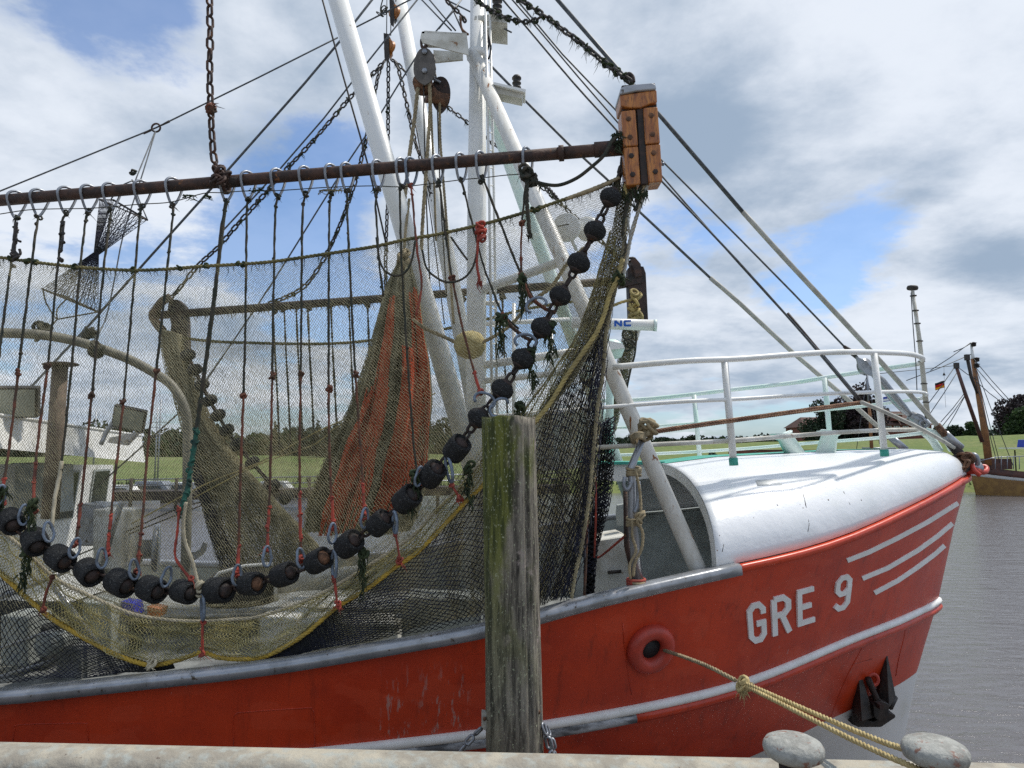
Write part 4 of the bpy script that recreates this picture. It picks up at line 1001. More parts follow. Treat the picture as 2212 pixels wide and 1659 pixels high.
# floodlights on the visor roof
def flood(c, right, up, w_, h_, d_):
    n_ = right.cross(up).normalized(); b = MB()
    R = Matrix((right, n_, up)).transposed()
    b.box(c, w_, d_, h_, R); o = b.build('floodlight', mt['iron'], TR, smooth=False); bevel(o, .012)
    b = MB(); b.box(c-n_*(d_/2+.004)*(1 if n_.y > 0 else -1), w_*.9, .008, h_*.88, R); b.build('lamp_glass', mt['lampglass'], o, smooth=False)
    return o
o = flood(P(24, 868, 8.0), V((.95, .25, .02)).normalized(), V((.18, -.35, 1)).normalized(), .56, .36, .1)
o = flood(P(280, 903, 9.6), V((.95, .30, -.22)).normalized(), V((.28, -.3, 1)).normalized(), .40, .30, .1)
MB().tube(pp([(248, 925, 9.6), (253, 905, 9.6), (262, 892, 9.6), (272, 900, 9.6)]), .035, 7).build('lamp_bracket', mt['silver'], TR)
MB().tube(pp([(218, 960, 9.4), (232, 930, 9.5), (255, 900, 9.6)]), .03, 7).build('lamp_bracket', mt['silver'], TR)
b = MB(); b.slab([P(238, 945, 9.3), P(296, 934, 9.3), P(270, 962, 9.3), P(232, 956, 9.3)], (0, .1, 0)); b.build('lamp_tray', mt['silver'], TR, smooth=False)
b = MB(); b.slab([P(-5, 935, 8.2), P(50, 940, 8.2), P(30, 970, 8.2), P(-5, 968, 8.2)], (0, .1, 0)); b.build('lamp_tray', mt['silver'], TR, smooth=False)
# exhaust pipe with cap
a = P(130, 792, 7.8); c = P(108, 1120, 7.8)
mt['pipe'] = M('rusty_brown_pipe', (0.17, 0.12, 0.085), (0.10, 0.07, 0.055), scale=5, rough=.8, bump=.3, spots=(.3, .27, .22), spot_scale=12)
mt['davit'] = M('olive_grey_davit_paint', (0.20, 0.19, 0.15), (0.13, 0.125, 0.10), scale=4, rough=.6)
ex = MB().tube([a, c], [.078, .088], 14).build('exhaust_pipe', mt['pipe'], TR)
MB().lathe([(.06, -.02), (.17, -.012), (.18, 0), (.16, .01), (.06, .025)], P(131, 787, 7.8), (-.05, 0, 1), 20).build('exhaust_cap', mt['rust'], ex)
# curved white davit with hook
q = [(-60, 718, 7.2), (0, 719, 7.3), (84, 723, 7.5), (168, 738, 7.7), (269, 772, 7.9), (337, 808, 8.0), (372, 834, 8.0), (397, 877, 8.0), (405, 925, 8.0), (405, 1018, 8.0), (403, 1130, 8.0), (400, 1290, 8.0)]
dv = MB().tube(pp(q, n=6), .052, 14).build('curved_davit', mt['davit'], TR)
b = MB(); outer = [(405, 1192), (422, 1192), (432, 1186), (437, 1176), (440, 1171), (446, 1175), (444, 1188), (435, 1200), (420, 1210), (405, 1214)]
b.slab([P(x, y, 7.98) for x, y in outer], (0, .03, 0)); b.build('hook_plate', mt['silver'], dv, smooth=False)
for px, py in ((90, 716), (213, 752)):
    MB().knot(P(px, py, 7.6), .09, .02, 6).build('lashing', mt['dkrope'], dv)

# ---- deck gear
b = MB(); a = P(596, 1262, 8.6); c = P(790, 1240, 8.9); b.tube([a, c], .115, 16); o = b.build('net_drum', mt['white_dirty'], TR)
for p in (a, c): MB().lathe([(.02, -.02), (.2, -.02), (.2, .02), (.02, .02)], p, (c-a), 20).build('drum_flange', mt['white_dirty'], o)
b = MB(); b.tube([P(450, 1262, 8.4), P(474, 1238, 8.4), P(530, 1222, 8.5), P(590, 1218, 8.6)], .02, 8); b.build('hatch_rim', mt['white'], TR)
b = MB(); c = P(520, 1262, 8.8); b.lathe([(.42, -.2), (.42, 0), (.34, .12), (.18, .2), (.02, .22)], c, (0, 0, 1), 20); b.build('dome_hatch', mt['iron'], TR)
for i_, (x0, y0, x1, y1, Y, dep, m_) in enumerate(((20, 1000, 110, 1110, 9.4, .5, 'ingrey'), (200, 1100, 262, 1230, 8.6, .5, 'white_dirty'), (165, 1088, 222, 1180, 8.9, .5, 'silver'), (0, 1330, 60, 1440, 7.4, .4, 'ingrey'), (60, 1350, 100, 1470, 7.6, .4, 'dark'), (-40, 1300, 300, 1470, 8.4, .1, 'dark'), (120, 1395, 176, 1490, 7.3, .35, 'deckgrey'), (176, 1300, 240, 1480, 8.0, .4, 'ingrey'), (250, 1330, 560, 1440, 9.0, .6, 'deckgrey'), (600, 1310, 860, 1400, 9.0, .7, 'white_dirty'), (640, 1345, 860, 1440, 7.3, .5, 'white_dirty'), (870, 1290, 1040, 1400, 7.6, .5, 'ingrey'), (560, 1330, 640, 1420, 8.2, .5, 'white'))):  # near-black entries are backing added to darken the deck behind the net
    b = MB(); b.slab([P(x0, y0, Y), P(x1, y0+4, Y), P(x1, y1, Y), P(x0, y1, Y)], (0, dep, 0)); o = b.build('deck_box_or_backing', mt[m_], TR, smooth=False); bevel(o, .02)
for (x0, y0, x1, y1, r) in ((0, 1462, 170, 1410, .022), (0, 1400, 120, 1360, .02), (90, 1230, 260, 1460, .03), (0, 1290, 150, 1230, .03), (262, 1085, 215, 1240, .03)):
    MB().tube([P(x0, y0, 7.2), P(x1, y1, 7.5)], r, 8).build('deck_pipe', mt['silver'], TR)
MB().lathe([(.02, 0), (.11, 0), (.11, .3), (.02, .3)], P(92, 1395, 7.2), (.3, 1, 0), 18).build('winch_drum', mt['ingrey'], TR)
MB().lathe([(.02, 0), (.3, 0), (.3, .05), (.12, .06), (.12, .5), (.3, .52), (.3, .58), (.02, .58)], P(230, 1190, 8.9), (1, .4, 0), 22).build('winch_drum', mt['silver'], TR)
b = MB(); b.slab([P(252, 1298, 8.2), P(288, 1304, 8.2), P(292, 1330, 8.2), P(262, 1328, 8.2)], (0, .2, 0)); fb = b.build('blue_fish_box', mt['plastic_blue'], None, smooth=False); tag(fb, 'bright blue plastic box lying on the deck behind the pale netting', 'box')
b = MB(); b.slab([P(318, 1310, 8.3), P(345, 1316, 8.3), P(342, 1334, 8.3), P(318, 1330, 8.3)], (0, .2, 0)); fb = b.build('orange_fish_box', mt['plastic_orange'], None, smooth=False); tag(fb, 'orange plastic box lying on the deck behind a rubber roller', 'box')
# companionway box with handle, seen under the whaleback mouth
b = MB(); b.slab([P(1285, 1170, 7.6), P(1350, 1160, 7.6), P(1366, 1168, 7.6), P(1372, 1285, 7.6), P(1286, 1300, 7.6)], (0, .7, 0)); cb = b.build('companionway_box', mt['white_dirty'], TR, smooth=False)
MB().tube([P(1313, 1237, 7.55), P(1342, 1234, 7.55)], .018, 8).build('handle', mt['iron'], cb)
b = MB(); b.slab([P(1276, 1150, 7.7), P(1286, 1150, 7.7), P(1290, 1290, 7.7), P(1278, 1296, 7.7)], (0, .5, 0)); b.build('door_post', mt['bluegrey'], TR, smooth=False)
b = MB(); b.slab([P(1335, 1092, 8.0), P(1352, 1088, 8.0), P(1352, 1135, 8.0), P(1336, 1136, 8.0), P(1333, 1110, 8.0)], (0, .12, 0)); b.build('fairlead_housing', mt['ingrey'], TR, smooth=False)
# gallows post with hooks, lashed rope
gp = MB().tube([P(1388, 948, 6.15), P(1364, 1008, 6.15), P(1366, 1120, 6.15), P(1378, 1255, 6.2)], [.028, .034, .038, .05], 12).build('gallows_post', mt['silver'], TR)
MB().tube([P(1352, 1060, 6.3), P(1354, 1180, 6.3), P(1370, 1250, 6.3)], .025, 8).build('gallows_post', mt['rust'], TR)
MB().tube(pp([(1350, 1030, 6.1), (1348, 1048, 6.1), (1354, 1058, 6.1), (1362, 1050, 6.1), (1362, 1040, 6.1)]), .018, 8).build('hook', mt['galv'], gp)
MB().tube(pp([(1378, 1040, 6.08), (1380, 1065, 6.08), (1378, 1090, 6.08), (1371, 1108, 6.08)]), .020, 8).build('hook', mt['galv'], gp)

# ================================================================ rigging
LINKS = {}
def link_mesh(L, wd, r, mat):
    k = (round(L, 3), round(wd, 3), round(r, 4), mat.name)
    if k not in LINKS:
        b = MB(); q = []; R_ = wd/2-r; h = L/2-r-R_
        for i in range(12):
            a = 2*math.pi*(i+.5)/12; q.append(V((math.cos(a)*R_+(h if math.cos(a) > 0 else -h), math.sin(a)*R_, 0)))
        b.tube(q, r, 5, closed=True); LINKS[k] = b.build('link', mat, data_only=True)
    return LINKS[k]
def chain(name, pts, L, r, mat, label, cat='chain', group=None, parent=None, weed=0, wd=None):
    wd = wd or L*.62
    q = resample(pts, L-2*r-.002)
    t = parent or thing(name, q[0], label, cat, group)
    me = link_mesh(L, wd, r, mat)
    for i in range(len(q)-1):
        c = (q[i]+q[i+1])/2
        inst('link', me, t, c, rotz_to(q[i+1]-q[i], (math.pi/2 if i % 2 else 0)+.5+random.uniform(-.25, .25)))
    if weed:
        b = MB()
        for p in resample(pts, .09):
            if random.random() < weed:
                b.tuft(p, random.randint(5, 14), random.uniform(.04, .14), .0028, .5)
                if random.random() < .6: b.knot(p, .035, .009, 2)
        if b.v: tag(b.build('weed', mt['weed'], t), None, None, kind='stuff')
    return t
def wire(name, pts, r, mat, label, n=6, cat='wire', group=None):
    o = MB().tube(pts, r, n).build(name, mat); tag(o, label, cat, group); return o

# --- stays in the order they cross the sky
wire('wire_stay', pp([(-30, 425, 10), (337, 276, 10), (559, 167, 10), (730, 81, 10)], n=1), .011, mt['wire'], 'thin long wire stay with an eye ring carrying the dark net sock', group=None)
wire('wire_stay', pp([(735, 76, 10), (885, 0, 10), (960, -38, 10)], n=1), .011, mt['wire'], 'thin wire stay running up from the thick boom to the masthead')
rr = thing('stay_ring', P(337, 276, 10), 'round iron ring spliced into the long thin wire stay', 'ring')
c = P(337, 276, 9.98); MB().tube([c+V((math.cos(a), 0, math.sin(a)))*.062 for a in [i*math.pi/10 for i in range(20)]], .014, 7, closed=True).build('ring', mt['rust'], rr)
for s0, s1 in (((310, 289), (326, 281)), ((348, 271), (366, 262))): MB().tube([P(*s0, 9.98), P(*s1, 9.98)], [.012, .024, .018], 7).build('splice', mt['rust_dark'], rr)
wire('wire_stay', pp([(815, -15, 9.6), (735, 88, 9.6), (658, 180, 9.6), (559, 292, 9.6), (497, 362, 9.6), (323, 556, 9.6), (190, 705, 9.6), (67, 836, 9.6), (-20, 930, 9.6)], n=1), .016, mt['wire'], 'thick wire stay slanting behind the beam at the rusty chain')
wire('wire_stay', pp([(694, -10, 8.2), (740, 160, 8.3), (795, 357, 8.4), (838, 545, 8.5)], n=3), .012, mt['iron'], 'black wire dropping steeply behind the thick near boom')
wire('wire_stay', pp([(905, -5, 10.2), (791, 138, 10.2), (700, 255, 10.2), (603, 367, 10.2), (480, 500, 10.2)], n=1), .012, mt['wire'], 'wire stay running alongside the weedy chain toward the beam')
wire('wire_stay', pp([(990, 12, 9.8), (904, 115, 9.8), (822, 246, 9.8), (747, 357, 9.8), (623, 556, 9.8), (559, 655, 9.8), (445, 822, 9.8), (395, 884, 9.8), (200, 1060, 9.8)], n=2), .011, mt['wire'], 'thin wire from the mast bracket crossing the far beam')
for k, ((x0, y0), (x1, y1)) in enumerate((((945, -10), (1105, 70)), ((965, -10), (1000, 70)), ((1004, -10), (948, 62)), ((900, -12), (975, 66)), ((918, -12), (984, 66)))):
    wire('wire_stay', [P(x0, y0, 9.3), P(x1, y1, 8.9)], .011, mt['wire'], ('short masthead wire slanting farthest down toward the lamp platform', 'steep short wire meeting the mast beside the bracket', 'short wire slanting down to the left tip of the bracket', 'lowest of the two close parallel wires at the masthead', 'upper of the two close parallel wires at the masthead')[k], group='masthead wires above the bracket')
wire('forestay', pp([(1196, -10, 8.3), (1344, 160, 8.4), (1425, 249, 8.5), (1606, 460, 8.6)], n=1), .026, mt['wire'], 'thickest dark forestay passing behind the wooden trawl head', n=8)
wire('forestay_sheath', pp([(1604, 457, 8.6), (1697, 560, 8.65), (1885, 762, 8.7), (2044, 941, 8.8)], n=3), .031, mt['sheath'], 'pale plastic sheath on the thickest forestay ending at the bow tip', n=10)
wire('stay_turnbuckle', [P(2040, 936, 8.8), P(2052, 949, 8.8), P(2076, 968, 8.8)], [.05, .055, .05], mt['silver'], 'grey bottle screw joining the thickest forestay to the bow tip', n=10)
wire('stay_end_clamp', [P(2024, 918, 8.79), P(2042, 940, 8.79)], .042, mt['rust_bright'], 'rusty clamp at the lower end of the pale sheath', n=10)
wire('forestay', pp([(1060, 142, 10.2), (1122, 205, 10.2), (1230, 313, 10.3), (1311, 387, 10.3), (1364, 441, 10.3), (1536, 602, 10.3)], n=1), .020, mt['wire'], 'lower dark forestay passing under the wooden trawl head', n=8)
wire('forestay_sheath', pp([(1534, 600, 10.3), (1597, 654, 10.3), (1712, 761, 10.3), (1813, 847, 10.2), (1900, 925, 10.1), (1935, 958, 10.1)], n=2), .032, mt['sheath'], 'pale plastic sheath on the lower forestay behind the bow railing', n=10)
wire('stay_end_clamp', [P(1925, 945, 10.05), P(1957, 972, 10.0)], .05, mt['galv'], 'pale end socket of the lower forestay behind the near railing', n=10)
wire('running_wire', pp([(1080, -8, 7.6), (1142, 64, 7.6), (1240, 180, 7.6), (1331, 280, 7.6), (1432, 394, 7.6), (1590, 560, 7.5), (1770, 762, 7.5), (1859, 867, 7.6)], n=3), .012, mt['wire'], 'lowest of the two parallel greased wires leading to the rusty bow rope')
wire('running_wire', pp([(1100, -8, 7.75), (1166, 67, 7.75), (1250, 167, 7.75), (1341, 272, 7.75), (1434, 385, 7.7), (1597, 570, 7.6), (1772, 762, 7.55), (1860, 865, 7.6)], n=3), .010, mt['wire'], 'upper of the two parallel wires that merge above the railing')
wire('hoist_wire', pp([(1110, -8, 8.9), (1216, 118, 8.9), (1341, 249, 8.9), (1430, 347, 8.9), (1597, 515, 8.9), (1712, 632, 8.9), (1823, 748, 8.9)], n=1), .012, mt['wire'], 'single thin wire ending at the pulley above the railing')
wire('rusty_rope', pp([(1700, 677, 7.58), (1772, 763, 7.57), (1859, 867, 7.6)], n=2), .021, mt['rust_dark'], 'rust soaked rope doubling the merged wires near the railing')
# bow pulley
t = thing('bow_pulley', P(1872, 790, 8.9), 'greenish steel pulley with hooks hanging at the bow railing from a thin wire', 'pulley')
MB().tube(pp([(1823, 748, 8.9), (1838, 760, 8.9), (1852, 774, 8.9)], n=2), [.02, .035, .02], 7).build('splice', mt['rust_dark'], t)
MB().lathe([(.03, -.04), (.10, -.035), (.07, -.01), (.07, .01), (.10, .035), (.03, .04)], P(1868, 792, 8.9), (.35, -.9, .1), 18).build('sheave', mt['silver'], t)
b = MB(); b.slab([P(1850, 770, 8.83), P(1872, 780, 8.83), (P(1886, 800, 8.83)), P(1884, 812, 8.83), P(1872, 808, 8.83), P(1856, 794, 8.83)], (0, .03, 0)); b.build('cheek_plate', mt['silver'], t, smooth=False)
wire('bottle_screw', pp([(1882, 803, 8.9), (1903, 824, 8.9), (1930, 858, 8.9), (1955, 886, 8.9), (1968, 898, 8.9)], n=2), [.03, .06, .062, .05, .03], mt['silver'], 'long grey turnbuckle between the pulley and the bow plate', n=10)
wire('bow_plate', [P(1966, 897, 8.9), P(1984, 908, 8.9), P(2004, 920, 8.9)], [.06, .085, .05], mt['silver'], 'grey eye plate with round hole where the turnbuckle ends', n=8)
c = P(1994, 916, 8.82); o = MB().tube([c+V((math.cos(a), 0, math.sin(a)))*.045 for a in [i*math.pi/8 for i in range(16)]], .014, 7, closed=True).build('shackle_eye', mt['galv']); tag(o, 'galvanised ring in the grey eye plate at the bow', 'ring')
# rusty guy rope to the strut
b = MB(); b.rope(pp([(1861, 868, 7.58), (1770, 880, 7.2), (1597, 904, 6.9), (1470, 922, 6.6), (1410, 931, 6.45)], n=5), .015); b.rope(pp([(1861, 872, 7.58), (1597, 909, 6.9), (1470, 927, 6.6), (1408, 936, 6.45)], n=5), .012)
mt['rustrope'] = M('rust_stained_rope', (0.30, 0.17, 0.10), (0.18, 0.09, 0.055), scale=9, rough=.9)
tag(b.build('lashing_rope', mt['rustrope']), 'doubled rusty brown rope stretched along the railing to the rusty strut', 'rope')
b = MB()
for k in range(5): b.tube(pp([(1362+k, 944+k*3, 6.1), (1376, 936+k*2, 5.95), (1392, 938+k*3, 6.05), (1384, 950+k*2, 6.3), (1362+k, 944+k*3, 6.1)], n=4), .014, 6)
b.knot(P(1400, 928, 6.1), .09, .017, 9); b.tube(pp([(1400, 925, 6.1), (1414, 937, 6.1), (1421, 935, 6.1)]), .014, 6)
tag(b.build('rope_knot', mt['tan']), 'bulky tan rope knot tied round the rusty strut', 'knot')
wire('guy_rope', pp([(1861, 869, 7.5), (1914, 891, 7.8), (1985, 924, 8.3), (2044, 957, 8.7), (2062, 968, 8.75)], n=4), .022, mt['sheath'], 'grey weathered rope running from the rusty rope down to the bow tip')
# rope round the gallows post
b = MB()
for py in (1012, 1120, 1256):
    for k in range(4 if py != 1256 else 3):
        cc = P(1369 if py != 1256 else 1376, py+k*5, 6.15)
        b.tube([cc+V((math.cos(a)*.058, math.sin(a)*.058, .01*math.sin(a+k))) for a in [i*math.pi/7 for i in range(14)]], .012, 6, closed=True)
b.rope(pp([(1372, 1015, 6.05), (1382, 1060, 6.05), (1384, 1110, 6.03), (1376, 1125, 6.02), (1388, 1150, 6.04), (1386, 1185, 6.04), (1372, 1215, 6.05), (1368, 1245, 6.05)], n=4), .013)
b.rope(pp([(1366, 1125, 6.05), (1366, 1160, 6.05), (1374, 1190, 6.05), (1360, 1220, 6.05), (1362, 1250, 6.05)], n=4), .012); b.knot(P(1384, 1118, 6.05), .05, .013, 5)
tag(b.build('coiled_lashing', mt['tan']), 'brown rope wound and knotted round the steel gallows post', 'rope')
b = MB()
for k in range(3):
    cc = P(1374, 1252+k*5, 6.17); b.tube([cc+V((math.cos(a)*.075, math.sin(a)*.07, 0)) for a in [i*math.pi/7 for i in range(14)]], .012, 6, closed=True)
tag(b.build('red_lashing', mt['redbright']), 'bright red rope turns at the foot of the gallows post', 'rope')
wire('red_rope', pp([(1286, 1205, 7.5), (1300, 1200, 7.4), (1350, 1158, 6.6)], n=3), .012, mt['redbright'], 'thin red cord from the cabin box corner to the gallows post')
wire('red_rope', pp([(1268, 1108, 6.25), (1266, 1200, 6.2), (1262, 1292, 6.15)], n=3), .013, mt['brrope'], 'red brown cord hanging beside the black netting edge')
wire('red_rope', pp([(1287, 1030, 6.9), (1287, 1120, 6.9), (1284, 1204, 7.0)], n=3), .010, mt['redbright'], 'fine red cord hanging left of the cabin box')

# --- blocks
t = thing('cheek_block', P(917, 145, 8.55), 'large grey steel pulley block hanging under the white bracket', 'pulley')
def teardrop(cx_, cy_, Y, wpx, top, bot, dep, mat, parent, name='cheek_plate'):
    q = []
    for i in range(28):
        a = 2*math.pi*i/28; rx = wpx/2*(abs(math.sin(a))**(.9 if math.cos(a) > -.1 else .9+.7*abs(math.cos(a))))*(1 if math.sin(a) > 0 else -1)
        yy = cy_-math.cos(a)*(cy_-top if math.cos(a) > 0 else bot-cy_); q.append(P(cx_+rx, yy, Y))
    return MB().slab(q, (0, dep, 0)).build(name, mat, parent, smooth=False)
mt['cheek'] = M('dull_brown_grey_steel', (0.12, 0.105, 0.09), (0.08, 0.07, 0.06), scale=9, rough=.5, metal=.3, bump=.2)
bevel(teardrop(917, 150, 8.45, 48, 103, 184, .022, mt['cheek'], t), .006); teardrop(917, 150, 8.66, 48, 103, 184, .022, mt['rust_dark'], t)
for py in (112, 153):
    MB().lathe([(.032, -.02), (.036, -.01), (.036, .0), (.02, .012)], P(917, py, 8.44), (0, 1, 0), 6).build('bolt', mt['galv'], t)
MB().lathe([(.02, -.07), (.125, -.06), (.10, -.02), (.10, .02), (.125, .06), (.02, .07)], P(914, 182, 8.57), (0, 1, 0), 24).build('sheave', mt['rust_bright'], t)
MB().tube(pp([(915, 78, 8.6), (910, 88, 8.55), (912, 102, 8.5), (921, 100, 8.5), (920, 88, 8.55)]), .018, 7).build('shackle', mt['rust'], t)
t = thing('snatch_block', P(949, 210, 8.8), 'rusty open sided pulley block just behind the large grey block', 'pulley')
teardrop(952, 200, 8.72, 42, 165, 245, .02, mt['rust_dark'], t)
MB().lathe([(.02, -.13), (.12, -.12), (.085, -.03), (.085, .03), (.12, .12), (.02, .13)], P(944, 212, 8.72), (.8, .5, -.2), 22).build('sheave', mt['rust_bright'], t)
MB().tube([P(930, 168, 8.7), P(952, 178, 8.7)], .018, 6).build('strap', mt['galv'], t)
chain('hanging_chain', [P(936, 118, 9.0), P(940, 170, 8.9)], .09, .012, mt['iron'], 'short dark chain holding the rusty open sided block')
for (x0, y0, w_, h_, Y, lab) in ((838, 101, 19, 60, 10.5, 'wooden sided pulley block where the dark chains meet'), (849, 26, 16, 56, 10.3, 'narrow black pulley block at the top edge beside the far boom')):
    t = thing('rigging_block', P(x0, y0, Y), lab, 'pulley')
    b = MB(); b.slab([P(x0-w_/2, y0-h_*.5, Y), P(x0+w_*.1, y0-h_*.46, Y), P(x0+w_*.15, y0+h_*.3, Y), P(x0, y0+h_*.5, Y), P(x0-w_*.4, y0+h_*.4, Y)], (0, .06, 0)); b.build('cheek_plate', mt['iron'], t, smooth=False)
    b = MB(); b.slab([P(x0+w_*.15, y0-h_*.4, Y+.08), P(x0+w_*.45, y0-h_*.2, Y+.08), P(x0+w_*.5, y0+h_*.25, Y+.08), P(x0+w_*.2, y0+h_*.4, Y+.08)], (0, .06, 0)); b.build('cheek_plate', mt['wood'] if Y > 10.4 else mt['iron'], t, smooth=False)
    MB().lathe([(.02, -.03), (.10, -.03), (.08, 0), (.10, .03), (.02, .03)], P(x0+w_*.2, y0, Y+.06), (.6, .8, 0), 16).build('sheave', mt['wood'], t)
    for dx in (-3, 6): MB().tube([P(x0+dx, y0-h_*.4, Y+.05), P(x0+dx+1, -20, Y+.05)], .008, 5).build('block_wire', mt['wire'], t)
b = MB(); b.knot(P(826, 30, 10.2), .10, .008, 5); b.tube(pp([(828, -5, 10.2), (822, 20, 10.2), (826, 36, 10.2)]), .01, 5); tag(b.build('tangled_cord', mt['dkrope']), 'black tangled cord dangling left of the narrow black block', 'rope')
# falls of rope from the blocks
for lab, mtn, r, q in (('thick tan rope fall left of the grey block', 'tan', .026, [(903, 190, 8.5), (895, 260, 8.5), (884, 340, 8.4), (874, 430, 8.3)]),
        ('tan rope fall beneath the right cheek of the grey block', 'tan', .024, [(928, 180, 8.5), (929, 240, 8.5), (922, 350, 8.4), (911, 520, 8.4), (912, 640, 8.4)]),
        ('slim tan rope running down near the far boom', 'tan', .015, [(930, 200, 8.5), (934, 300, 8.5), (938, 400, 8.5), (942, 520, 8.5)]),
        ('tan rope falling from the rusty block', 'tan', .018, [(950, 210, 8.7), (951, 300, 8.7), (960, 420, 8.7), (966, 500, 8.7), (980, 700, 8.7)]),
        ('black wire fall directly under the grey block', 'iron', .009, [(915, 186, 8.5), (917, 300, 8.5), (922, 460, 8.5), (930, 640, 8.5)]),
        ('black wire fall from the rusty block', 'iron', .009, [(945, 235, 8.8), (948, 330, 8.8), (953, 450, 8.8), (965, 640, 8.8)]),
        ('black wire beside the tan rope near the far boom', 'iron', .008, [(898, 270, 9.2), (915, 370, 9.2), (935, 500, 9.2), (960, 700, 9.2)])):
    b = MB()
    (b.rope(pp([a for a in q], n=6), r) if mtn == 'tan' else b.tube(pp(q, n=5), r, 5)); tag(b.build('rope_fall', mt[mtn]), lab, 'rope')
b = MB(); b.tube(pp([(1048, 70, 8.6), (1056, 95, 8.6), (1050, 118, 8.6), (1056, 126, 8.6), (1060, 100, 8.6), (1052, 66, 8.6)]), .012, 6); tag(b.build('cable_coil', mt['iron']), 'black cable loop hung on the mast ladder under the lamp platform', 'cable')

# --- chains
chain('rusty_chain', pp([(452, -12, 6.35), (454, 60, 6.35), (453, 150, 6.36), (455, 235, 6.38), (459, 310, 6.4), (463, 350, 6.4), (473, 372, 6.38)]), .135, .0135, mt['rust'], 'long rusty chain hanging from above and lashed round the near beam')
b = MB(); b.knot(P(455, 232, 6.3), .05, .012, 5); b.tuft(P(462, 225, 6.3), 8, .09, .004, 1.2, .3); tag(b.build('twine_knot', mt['brrope']), 'red brown twine knotted to the middle of the rusty chain', 'knot')
b = MB()
for k in range(7): b.knot(P(473+random.uniform(-14, 12), 372+random.uniform(-10, 16), 6.3), .07, .014, 2)
for k in range(3):
    cc = P(484+k*3, 397, 6.45); b.tube([cc+V((.0, math.cos(a)*.085, math.sin(a)*.085)) for a in [i*math.pi/7 for i in range(14)]], .014, 6, closed=True)
tag(b.build('chain_lashing', mt['rust']), 'tangle of rusty chain turns tied around the near beam', 'chain knot')
chain('weedy_chain', pp([(1110, -12, 6.9), (1140, 10, 6.8), (1186, 40, 6.7), (1206, 57, 6.6), (1253, 91, 6.4), (1294, 125, 6.2), (1331, 155, 6.05), (1364, 178, 6.0)]), .105, .0135, mt['iron'], 'heavy chain hung with dark weed leading down to the wooden trawl head', weed=.95)
chain('weedy_chain', pp([(1030, 2, 7.5), (1065, 24, 7.3), (1095, 39, 7.0), (1129, 47, 6.9), (1155, 44, 6.75), (1172, 34, 6.72)]), .095, .012, mt['iron'], 'weed covered chain branch sagging between mast and heavy chain', weed=.95)
chain('weedy_chain', pp([(955, -10, 8.6), (975, 12, 8.6), (996, 32, 8.6), (1006, 48, 8.6)]), .10, .014, mt['rust_dark'], 'rusty chain end at the masthead with an orange hook', weed=.5)
MBh = MB().tube(pp([(994, 35, 8.5), (997, 60, 8.5), (1005, 70, 8.5), (1012, 75, 8.5)]), .015, 6).build('chain_hook', mt['rust_bright']); tag(MBh, 'orange rusty hook at the end of the masthead chain', 'hook')
chain('far_bridle_chain', pp([(832, 130, 10.5), (815, 150, 10.4), (764, 202, 10.2), (680, 300, 9.9), (615, 370, 9.7), (559, 434, 9.5), (512, 486, 9.4), (470, 535, 9.3), (428, 573, 9.2), (387, 624, 9.2), (362, 650, 9.2)], n=3), .125, .013, mt['iron'], 'weedy chain running from the wooden block to the dark far trawl shoe', weed=.35)
chain('far_bridle_chain', pp([(830, 133, 10.4), (818, 160, 10.3), (808, 210, 10.2), (795, 280, 10.1), (785, 325, 10.0), (768, 391, 9.9), (737, 479, 9.8), (707, 546, 9.7), (663, 614, 9.6), (613, 644, 9.6), (579, 656, 9.6)], n=3), .125, .013, mt['iron'], 'chain curving behind the thick boom down to the far beam', weed=.3)
chain('far_bridle_chain', pp([(839, 133, 10.5), (838, 303, 10.3), (837, 438, 10.2), (833, 559, 10.1), (833, 640, 10.0)], n=2), .115, .012, mt['iron'], 'chain hanging straight down from the wooden block', weed=.1)
chain('far_bridle_chain', pp([(846, 128, 10.4), (859, 145, 10.3), (875, 209, 10.2), (896, 303, 10.0), (909, 343, 9.9), (940, 450, 9.9), (985, 600, 9.9)], n=3), .125, .013, mt['iron'], 'chain slanting from the wooden block between the two booms', weed=.2)
chain('far_bridle_chain', pp([(852, 130, 10.9), (905, 185, 10.9), (960, 226, 10.9), (1003, 259, 10.9), (1044, 293, 10.9), (1090, 332, 10.9), (1200, 430, 10.9), (1340, 560, 10.9)], n=2), .115, .012, mt['iron'], 'chain slanting behind the white mast toward the far steel shoe', weed=.3)
chain('shoe_chain', pp([(1346, 340, 6.1), (1343, 365, 6.1), (1334, 390, 6.1), (1330, 410, 6.1)]), .11, .017, mt['iron'], 'black heavy chain joining the wooden head to the topmost roller')
chain('rail_chain', pp([(1130, 372, 6.15), (1155, 390, 6.4), (1185, 408, 6.8), (1205, 430, 7.2)]), .07, .008, mt['iron'], 'small weedy chain leaving the knot at the last beam hook', weed=.5)

# ================================================================ near beam trawl
beamY = lambda px: float(np.interp(px, [-60, 1345], [6.65, 6.05]))
def beam_pt(px, dy=0): return P(px, 433-px*(113/1345.0)+dy, beamY(px))
BT = thing('beam_trawl', beam_pt(700), 'long rusty trawl beam with varnished wooden head slung along the near side of the boat', 'trawl beam')
MB().tube([beam_pt(x) for x in (-140, 300, 700, 1000, 1218)], .054, 18).build('beam', mt['rust'], BT)
MB().tube([beam_pt(x) for x in (1205, 1345)], .056, 18).build('beam', mt['rust'], BT)
MB().tube([beam_pt(x, -1) for x in (1284, 1350)], .068, 18).build('sleeve', mt['rust'], BT)
MB().tube([beam_pt(x) for x in (1207, 1218)], .070, 18).build('collar', mt['rust'], BT)
MB().tube([beam_pt(x, 1) for x in (470, 520)], .056, 18).build('weld_patch', mt['rust_dark'], BT)
SY = 5.95
def c3(x, y, Y=SY): return P(1037.8+x/2.969, y/2.969, Y)
